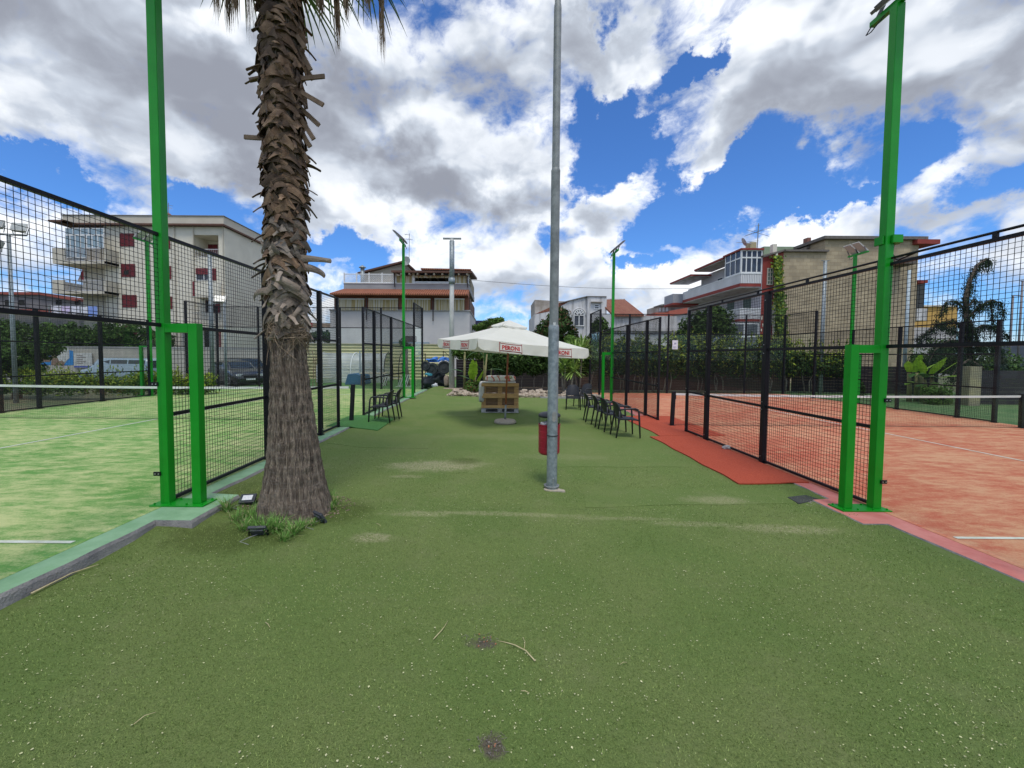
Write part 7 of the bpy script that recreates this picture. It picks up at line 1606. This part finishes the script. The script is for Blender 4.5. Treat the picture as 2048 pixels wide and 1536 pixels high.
# ------------------------------------------------------------ trees behind
def blobs_px(lst, Y): 
    o_ = []
    for a, c, rx, rz, dy in lst: p_ = atY(a, c, Y+dy); o_.append((tuple(p_), rx*Y/F, max(.6, rx*Y/F*.8), rz*Y/F))
    return o_
p = atY(1112, 760, 34); tree('magnolia_tree', 'dense dark magnolia tree with reddish undersides behind the umbrella', 'tree', (p.x, 34, GZ), blobs_px([(1112, 655, 34, 30, 0), (1090, 668, 24, 22, -.3), (1132, 668, 25, 26, .2), (1118, 632, 22, 18, 0), (1145, 690, 18, 20, -.2), (1085, 685, 18, 16, 0)], 34), 7500, .20, 71, LEAFD, .18, 5, None, mat('leaf_russet', (.10, .055, .03), (.15, .09, .05), rough=.6, spec=.15, island=.3), .22, thr=-.1)
p = atY(1158, 740, 30); tree('light_green_tree', 'bright light green bush right of the magnolia above the umbrella edge', 'tree', (p.x, 30, GZ), blobs_px([(1150, 690, 20, 16, 0), (1172, 696, 18, 14, 0), (1140, 680, 12, 10, 0)], 30), 2200, .16, 72, LEAFL, .1, 3, thr=-.1)
p = atY(1200, 760, 27); tree('broadleaf_tree', 'slim dark tree inside the corner of the red court fence before the white house', 'tree', (p.x, 27, GZ), blobs_px([(1200, 655, 18, 22, 0), (1190, 680, 16, 18, 0), (1212, 672, 14, 18, 0), (1200, 700, 22, 22, 0)], 27), 3200, .14, 73, LEAFD, .08, 3, m2=LEAFM, mix_=.4, thr=-.05)
p = atY(1440, 760, 28); tree('broadleaf_tree', 'large dark tree in front of the lower balconies of the balcony house', 'tree', (p.x, 28, GZ), blobs_px([(1400, 660, 42, 34, 0), (1430, 640, 36, 30, .3), (1375, 680, 30, 26, 0), (1445, 670, 30, 26, 0), (1405, 632, 20, 16, 0)], 28), 8500, .16, 74, LEAFD, .16, 5, m2=LEAFM, mix_=.35, thr=-.1)
p = atY(975, 760, 42); tree('broadleaf_tree', 'thin open-crowned tree behind the left part of the umbrella', 'tree', (p.x, 42, GZ), blobs_px([(985, 645, 20, 9, 0), (955, 655, 20, 7, 0), (1000, 642, 10, 8, 0), (968, 652, 14, 8, 0)], 42), 1500, .2, 75, LEAFM, .12, 4, thr=.05)
grp = 'dark trees behind the roadside wall'
for i, (px, py, rx, rz, Y, nm) in enumerate(((20, 665, 34, 26, 32, 'leftmost dark tree behind the wall, at the picture edge'), (85, 668, 36, 28, 33, 'dark tree behind the wall above the blue mural'), (150, 668, 34, 26, 32.5, 'dark tree behind the wall under the white sheets'),
                                              (212, 668, 34, 28, 32, 'dark tree behind the wall left of the far green mast'), (270, 672, 34, 28, 33, 'dark tree behind the wall beside the far green mast'), (318, 680, 26, 20, 32, 'dark tree behind the wall just left of the left green mast'))):
    p = atY(px, 740, Y); tree('broadleaf_tree', nm, 'tree', (p.x, Y, GZ), blobs_px([(px, py, rx, rz, 0), (px-rx*.5, py+8, rx*.6, rz*.7, .2), (px+rx*.5, py+6, rx*.6, rz*.7, -.2), (px, py+20, rx, rz*.7, 0)], Y), 3800, .17, 80+i, LEAFD, .12, 3, grp, LEAFM, .4, thr=-.15)
p = atY(35, 800, 17.5); tree('broadleaf_tree', 'leafy dark tree close behind the green court at the left picture edge', 'tree', (p.x, 17.5, GZ), blobs_px([(20, 712, 55, 28, 0), (75, 700, 40, 20, .2), (-20, 725, 40, 30, 0), (50, 735, 35, 18, 0), (95, 695, 22, 12, 0), (10, 690, 36, 14, 0)], 17.5), 9000, .11, 88, LEAFD, .16, 5, None, LEAFM, .4, thr=-.05)
hedge('hedge', 'low yellow-green hedge along the far side of the green court', -60, 425, 17.2, .95, -.1, 14000, .09, 91, LEAFM, LEAFY, .8, stems=False, dy=.45, wob=.3)
p = atY(680, 690, 50); tree('broadleaf_tree', 'distant dark hedge-like tree between the palm and the terraced house', 'tree', (aX(640, 52), 52, GZ), blobs_px([(640, 672, 22, 10, 0), (622, 675, 16, 10, 0), (655, 675, 12, 12, 0)], 52), 1500, .3, 92, LEAFD, .15, 3, thr=-.2)
# brick edging on the far side of the green court
b = MB(); b.box(-14.35, -14.15, 2, 20.6, GZ, -.06); tag(b.build('brick_edging', mat('edging_brick', (.22, .07, .045), (.16, .06, .04), scale=4, rough=.95, brk=(.25, .3, (.3, .25, .2), (R(90), 0, R(90))))), 'low dark red brick edging along the far side of the green court', 'edging')
# roadside wall with mural panels
Yw = 30; xa, xb = aX(-220, Yw, 720), aX(560, Yw, 720); zw_ = aZ(300, 696, Yw); t = thing('roadside_wall', 'long pale concrete wall behind the parked vehicles beyond the green court', 'wall', ((xa+xb)/2, Yw, GZ))
b = MB(); b.box(xa, xb, Yw, Yw+.25, GZ, zw_); b.build('concrete', mat('wall_concrete', (.42, .39, .33), (.33, .31, .27), scale=.8, rough=.95, detail=10, bump=.3), t); b = MB(); b.box(xa, xb, Yw-.04, Yw+.29, zw_, zw_+.08); b.build('coping', mat('coping_pale', (.36, .35, .34)), t)
BLU = mat('mural_blue', (.02, .16, .42), (.03, .22, .5), scale=2, rough=.8); MBR = mat('mural_brown', (.16, .10, .07), (.24, .17, .12), scale=3, rough=.9); MWH = mat('mural_white', (.55, .54, .5), (.4, .4, .38), scale=3, rough=.9)
b = MB()
def wpoly(pts, off, mi): b.add([(aX(a, Yw-off, c), Yw-off, aZ(a, c, Yw-off)) for a, c in pts], [tuple(range(len(pts)))[::-1]], mi)
wpoly([(52, 731), (52, 712), (75, 706), (102, 707), (102, 730)], .010, 0); wpoly([(126, 731), (132, 724), (139, 716), (138, 700), (146, 702), (147, 730)], .010, 0); wpoly([(102, 730), (104, 712), (112, 702), (126, 718), (128, 731)], .014, 1)
wpoly([(110, 704), (118, 696), (138, 694), (139, 716), (130, 724), (118, 722)], .018, 2); wpoly([(118, 724), (124, 720), (130, 728), (126, 731)], .022, 1); wpoly([(56, 724), (70, 715), (100, 713), (100, 724)], .018, 1)
b.build('mural', [BLU, MBR, MWH], t)
b = MB(); pbox(b, 148, 184, 706, 736, Yw-.12, .03, 0); pbox(b, 148, 184, 732, 735, Yw-.135, .01, 1); 
for k in range(5): pbox(b, 153, 165+(k*7) % 14, 710+k*4, 711.4+k*4, Yw-.135, .01, 2)
tag(b.build('notice_board', [MWH, mat('board_blue', (.05, .08, .35), rough=.8), mat('board_text', (.3, .26, .24), rough=.9)]), 'white weathered notice board with a blue lower band on the roadside wall', 'sign')

# ------------------------------------------------------------ vehicles
TYRE = mat('tyre', (.02, .02, .02), rough=.9); RIM = mat('rim', (.45, .46, .47), rough=.3, metal=.8); CARGL = mat('car_glass', (.02, .028, .035), (.03, .04, .05), rough=.05); HLAMP = mat('headlamp', (.6, .63, .65), rough=.1)
def car(name, label, cat, x, y, rz, col, Lc=4.3, Wc=1.78, Hc=1.5, van=False):
    t = thing(name, label, cat, (0, 0, 0)); paint = mat('paint_'+name+str(round(x)), col, tuple(v*.9 for v in col), rough=.25, coat=.8, scale=2)
    hl = Lc/2
    if van: top = [(-hl, .55), (-hl+.03, 1.0), (-hl+.18, Hc-.08), (-hl+.4, Hc), (hl-1.45, Hc), (hl-1.2, Hc-.05), (hl-.65, 1.02), (hl-.12, .85), (hl, .6)]
    else: top = [(-hl, .6), (-hl+.05, .95), (-hl+.35, 1.05), (-hl+.75, Hc-.1), (-hl+1.2, Hc), (.25, Hc-.02), (.55, Hc-.09), (1.15, 1.04), (hl-.35, .84), (hl-.06, .68), (hl, .5)]
    def zt_at(x_):
        for (a, za), (c, zc_) in zip(top[:-1], top[1:]):
            if x_ <= c: return za+(zc_-za)*(x_-a)/(c-a)
        return top[-1][1]
    xs__ = sorted(set([round(-hl+Lc*i/46, 3) for i in range(47)]+[round(q[0], 3) for q in top])); b = MB(); rows = []
    for x_ in xs__:
        zt_ = zt_at(x_); e_ = min(1, (hl-abs(x_))/.35); wf = Wc/2*(.80+.20*e_**.5); belt = min(zt_, .92); rowp = [(wf*.93, .24), (wf, .42), (wf*1.0, .62), (wf*.97, belt)]
        if zt_ > .97: rowp += [(wf*.90, belt+(zt_-belt)*.5), (wf*.80, zt_-.05), (wf*.68, zt_)]
        else: rowp += [(wf*.94, belt+(zt_-belt)*.5), (wf*.88, zt_-.012), (wf*.75, zt_)]
        rows.append([(x_, -a, z_) for a, z_ in rowp]+[(x_, 0, zt_+.015)]+[(x_, a, z_) for a, z_ in reversed(rowp)])
    n = len(rows[0])
    for r_ in rows: b.v += r_
    for i in range(len(rows)-1):
        for k in range(n-1): b.f.append((i*n+k, (i+1)*n+k, (i+1)*n+k+1, i*n+k+1)); b.m.append(0)
    b.f.append(tuple(range(n))); b.m.append(0); b.f.append(tuple((len(rows)-1)*n+k for k in range(n))[::-1]); b.m.append(0); b.build('body', paint, t, smooth=True)
    # side windows
    xw0, xw1 = (-hl+.3, hl-.95) if van else (-hl+.75, .95)
    for s_ in (-1, 1):
        segs = [(xw0+(xw1-xw0)*k/3+.04, xw0+(xw1-xw0)*(k+1)/3-.04) for k in range(3)]
        for a, c in segs:
            b = MB()
            def pt(x_, f_): zt_ = zt_at(x_); z_ = .96+(max(zt_-.10, .98)-.96)*f_; wf = Wc/2*(.955-.14*max(0, (z_-.92))/(max(zt_-.92, .05))); return (x_, s_*(wf+.012), z_)
            b.add([pt(a, 0), pt(c, 0), pt(c, 1), pt(a, 1)], [(0, 1, 2, 3)]); b.build('side_window', CARGL, t)
    b = MB(); (xa_, xb_) = ((hl-1.14, hl-.70) if van else (.60, 1.10)); wz = Wc/2*.66
    b.add([(xb_, -wz*1.1, zt_at(xb_)+.02), (xb_, wz*1.1, zt_at(xb_)+.02), (xa_, wz*.92, zt_at(xa_)+.022), (xa_, -wz*.92, zt_at(xa_)+.022)], [(0, 1, 2, 3)]); b.build('windscreen', CARGL, t)
    b = MB(); (xa_, xb_) = ((-hl+.04, -hl+.16) if van else (-hl+.40, -hl+.72)); b.add([(xa_-.012, -wz*1.1, zt_at(xa_)+.012), (xa_-.012, wz*1.1, zt_at(xa_)+.012), (xb_-.012, wz*.92, zt_at(xb_)+.012), (xb_-.012, -wz*.92, zt_at(xb_)+.012)], [(3, 2, 1, 0)]); b.build('rear_window', CARGL, t)
    for sx in (-hl+.78, hl-.82):
        for s_ in (-1, 1):
            b = MB(); prof_ = [(.0, .0), (.31, .0), (.335, .03), (.335, .19), (.31, .21), (0, .21)]; nn = 20; base = 0
            for r_, d_ in prof_:
                for k in range(nn): a = 6.2832*k/nn; b.v.append((sx+r_*math.cos(a), s_*(Wc/2-.20+d_), .335+r_*math.sin(a)))
            for i in range(len(prof_)-1):
                for k in range(nn): b.f.append((i*nn+k, i*nn+(k+1) % nn, (i+1)*nn+(k+1) % nn, (i+1)*nn+k)); b.m.append(0)
            wh = b.build('wheel', TYRE, t, smooth=False); b = MB()
            for k in range(5):
                a = 6.2832*k/5; c0__ = (sx, s_*(Wc/2+.012), .335); b.bar(c0__, (sx+.21*math.cos(a), s_*(Wc/2+.012), .335+.21*math.sin(a)), .05, .015)
            b.tube([(sx+.215*math.cos(6.2832*k/16), s_*(Wc/2+.012), .335+.215*math.sin(6.2832*k/16)) for k in range(17)], .014, 5, caps=False); b.build('rim', RIM, wh)
    for s_ in (-1, 1):
        b = MB(); b.obox((hl-.10, s_*Wc*.33, .66), .16, .36, .13, Matrix.Rotation(s_*-.35, 3, 'Z')); b.build('headlight', HLAMP, t)
        b = MB(); b.obox((-hl+.05, s_*Wc*.38, .82), .08, .14, .25); b.build('tail_light', mat('tail_red', (.4, .02, .02), rough=.2), t)
    b = MB(); b.box(hl-.03, hl+.02, -.36, .36, .50, .62); b.build('grille', BLACK, t); b = MB(); b.box(hl+.02, hl+.035, -.26, .26, .36, .47); b.build('number_plate', WHITE, t)
    b = MB(); b.box(-hl+.1, hl-.1, -Wc/2+.1, Wc/2-.1, .12, .26); b.build('underside', TYRE, t)
    t.location = (x, y, GZ+.02); t.rotation_euler.z = rz; return t
car('parked_car', 'black parked car seen from its front left between the fence posts', 'car', aX(470, 26.4, 740), 26.4, R(-36), (.006, .0065, .009))
car('parked_car', 'silver-white parked car behind the black one', 'car', aX(492, 28.9, 740), 28.9, R(-30), (.62, .64, .66), Hc=1.66)
car('parked_van', 'pale blue and white van parked in front of the roadside wall', 'van', aX(248, 25.5, 740), 25.6, R(180), (.26, .34, .40), Lc=4.4, Wc=1.8, Hc=1.62, van=True)
car('parked_car', 'small light blue car half hidden behind the palm trunk', 'car', aX(578, 28.6, 740), 28.6, R(-60), (.10, .32, .50))

# ------------------------------------------------------------ yard behind the green court
TENT = glass_mat('tent_film', (.80, .82, .82), .6, .42, (.72, .73, .74))
Yt = 28.5; xa, xb = aX(634, Yt, 740), aX(768, Yt, 740); ht = aZ(690, 705, Yt)
t = thing('tunnel_tent', 'low rounded tunnel tent with translucent white cover behind the green court', 'tent', ((xa+xb)/2, Yt, GZ+.03)); b = MB(); na_ = 14; W_ = 2.4; zb0 = GZ+.03
def arch(x, k, r=1.0): a = math.pi*k/na_; return (x, Yt+W_/2-W_/2*math.cos(a)*r, zb0+.8+(ht-zb0-.8)*math.sin(a)*r)
def tpts(x, r=1.0): return [(x, Yt, zb0)]+[arch(x, k, r) for k in range(na_+1)]+[(x, Yt+W_, zb0)]
n = 12
for i in range(n+1): b.v += [(p_[0], p_[1]+.01*math.sin(i*2+k), p_[2]-.03*abs(math.sin(i*math.pi/4))) for k, p_ in enumerate(tpts(xa+(xb-xa)*i/n))]
m_ = na_+3
for i in range(n):
    for k in range(m_-1): b.f.append((i*m_+k, (i+1)*m_+k, (i+1)*m_+k+1, i*m_+k+1)); b.m.append(0)
b.build('cover', TENT, t, smooth=True)
for x in (xa, (xa+xb)/2, xb, xb+1.0): b = MB(); b.tube([(p_[0], p_[1]-.01, p_[2]) for p_ in tpts(x, 1.005)], .03, 6); b.build('hoop', BLACK if x > (xa+xb)/2+.1 else WHITE, t)
b = MB(); b.bar((xa, Yt-.02, zb0+1.0), (xb, Yt-.02, zb0+1.0), .03); b.bar((xa, Yt-.02, zb0+.35), (xb+1, Yt-.02, zb0+.35), .03); b.build('side_rail', WHITE, t)
b = MB(); px_ = aX(720, Yt-.3, 740); b.tube([(px_, Yt-.3, GZ), (px_, Yt-.3, GZ+2.2)], .05, 8); tag(b.build('metal_post', GALV), 'grey metal post standing in front of the tunnel tent', 'post')
x0 = aX(706, 27.2, 750); b = MB(); b.extr([(x0-.35, 26.6, GZ), (x0+.9, 26.6, GZ), (x0+.8, 26.6, .35), (x0+.4, 26.6, .50), (x0-.15, 26.6, .44)], (0, 1.6, 0)); o = tag(b.build('covered_stack', [mat('tarp_blue', (.012, .06, .13), (.02, .09, .18), scale=3, rough=.6)]), 'low stack under a blue cover beside the tunnel tent', 'covered stack'); soften(o, .06, 3)
def table(px, Y, w_, label, mt):
    x = aX(px, Y, 740); zt_ = .55; t = thing('garden_table', label, 'table', (x, Y, GZ)); b = MB(); b.box(x-w_/2, x+w_/2, Y-.4, Y+.4, zt_-.04, zt_); b.build('table_top', mt, t)
    for sx in (-1, 1):
        for sy in (-1, 1): b = MB(); b.bar((x+sx*(w_/2-.1), Y+sy*.33, GZ), (x+sx*(w_/2-.1), Y+sy*.33, zt_-.04), .05); b.build('leg', BROWN, t)
table(748, 26.2, 1.6, 'long table with a pale top behind the green court glass', mat('table_top', (.52, .45, .33), rough=.7))
for i, (a, c) in enumerate(((795, 812), (762, 772))):   # folded white chairs
    Yf = 25.2+i*.5; x0 = aX(a, Yf, 760); b = MB()
    for k in range(4 if i == 0 else 2): xx = x0+k*.14; b.bar((xx, Yf, GZ), (xx+.22, Yf+.1, .5), .022); b.bar((xx+.1, Yf, GZ), (xx+.32, Yf+.1, .5), .022); b.bar((xx+.04, Yf, GZ+.12), (xx+.14, Yf, GZ+.12), .02)
    if i == 0: b.bar((x0-.1, Yf-.1, GZ+.03), (x0+.9, Yf-.1, GZ+.08), .025)
    tag(b.build('folded_chairs', WHITE), ['stack of white folding chair frames leaning left of the far green mast', 'two white chair frames under the long table'][i], 'folding chairs')
p = atY(812, 770, 25.5); tree('old_tree', 'gnarled pale tree trunk seen through the far green mast frame', 'tree', (p.x, 25.6, GZ), blobs_px([(812, 690, 10, 6, 0), (806, 684, 8, 6, 0)], 25.6), 250, .12, 95, LEAFD, .24, 2)
b = MB(); x0 = aX(625, 24.5, 740); 
for k in range(3): b.tube([(x0+k*.2, 24.5, GZ), (x0+.1+k*.1, 24.5, 1.2), (x0+k*.22, 24.5, 1.9)], .02, 5)
b.bar((x0-.2, 24.5, 1.0), (x0+.6, 24.5, 1.7), .02); tag(b.build('garden_trellis', mat('rust_metal', (.22, .12, .08), (.3, .18, .12), rough=.9)), 'rusty thin trellis right behind the palm trunk', 'trellis')
# pile of covers and reels at the end of the lawn
Yp = 23.6; DKC = mat('dark_cover', (.016, .022, .026), (.035, .04, .042), scale=3, rough=.6)
random.seed(44)
b = MB(); p = atY(872, 762, Yp); 
rockmesh(b, (p.x, Yp+.3, .1), .55, 1.35, .8, .85, 3, 4, .45); tag(b.build('dark_tarpaulin', DKC, smooth=True), 'crumpled dark tarpaulin heaped at the bottom of the pile by the pale pole', 'tarpaulin')
def reel(px, py, r, d, label, white=False):
    c = atY(px, py, Yp-.15); t = thing('round_drum', label, 'drum', tuple(c), 'round black drums in the pile'); b = MB(); n = 28
    prof_ = [(0, -d/2), (r*.28, -d/2), (r*.3, -d/2+.03), (r*.72, -d/2+.03), (r*.78, -d/2-.02), (r*.97, -d/2-.01), (r, -d/2+.03), (r, d/2)]
    rot = Matrix.Rotation(R(random.uniform(-12, 12)), 3, 'Z') @ Matrix.Rotation(R(90+random.uniform(-6, 10)), 3, 'X')
    for rr, zz_ in prof_:
        for k in range(n): a = 6.2832*k/n; q = c+rot @ Vector((rr*math.cos(a), rr*math.sin(a), -zz_)); b.v.append(tuple(q))
    for i in range(len(prof_)-1):
        for k in range(n): b.f.append((i*n+k, i*n+(k+1) % n, (i+1)*n+(k+1) % n, (i+1)*n+k)); b.m.append(0)
    b.build('drum_body', DKC, t)
    if white: b = MB(); b.tube([c+rot @ Vector((r*1.0*math.cos(a*.15), r*1.0*math.sin(a*.15), d*.3)) for a in range(3, 18)], .03, 6); b.build('white_rim', WHITE, t)
reel(864, 738, .34, .3, 'round black drum at the left of the pile by the pale pole'); reel(888, 735, .38, .3, 'round black drum with a white rim at the right of the pile', True); reel(852, 732, .26, .3, 'smaller dark drum partly hidden at the left end of the pile')
for (a, c, r_, lab, sd) in ((867, 721, .24, 'crumpled blue sheet on top of the left drum', 2), (889, 720, .24, 'crumpled blue sheet on top of the right drum', 5)):
    b = MB(); p = atY(a, c, Yp); rockmesh(b, p, r_, 1.5, 1, .55, sd, 3, .6); tag(b.build('blue_sheet', mat('sheet_blue', (.03, .14, .48), (.06, .22, .6), scale=3, rough=.45), smooth=False), lab, 'plastic sheet')
b = MB(); p = atY(858, 749, Yp-.4); rockmesh(b, p, .13, 1.3, .7, .7, 8, 3, .4); tag(b.build('teal_bag', mat('bag_teal', (.03, .25, .32), rough=.6)), 'small teal bag at the left of the pile', 'bag')
b = MB(); p = atY(870, 772, Yp-.6); rockmesh(b, p, .13, 1.1, .8, 1.1, 9, 3, .4); tag(b.build('white_bag', mat('bag_white', (.6, .62, .66), rough=.4)), 'small white plastic bag on the turf before the pile', 'bag')
b = MB(); p = atY(893, 762, Yp-.5); rockmesh(b, (p.x, p.y, p.z), .2, .75, .7, 1.7, 6, 3, .15); tag(b.build('brown_sack', mat('sack_brown', (.22, .17, .13), (.3, .24, .19), scale=5, rough=.95)), 'upright brown sack between the pile and the pale pole', 'sack')
b = MB(); x0 = aX(847, 24.4, 720); x1 = aX(900, 24.4, 720)
b.tube([(x0-.3, 24.4, aZ(850, 706, 24.4)), (x0+.1, 24.4, aZ(850, 707, 24.4)), (x0+.12, 24.4, GZ)], .03, 6); b.bar((x1-.5, 24.4, GZ), (x1-.38, 24.4, aZ(885, 702, 24.4)), .03); b.bar((x1-.38, 24.4, aZ(885, 702, 24.4)), (x1, 24.4, aZ(897, 714, 24.4)), .03); b.bar((x1-.4, 24.4, aZ(885, 702, 24.4)), (x1-.25, 24.4, GZ), .03)
tag(b.build('climbing_arch', mat('frame_dark', (.06, .045, .04), rough=.7)), 'thin dark metal frame standing behind the pile of drums', 'frame')
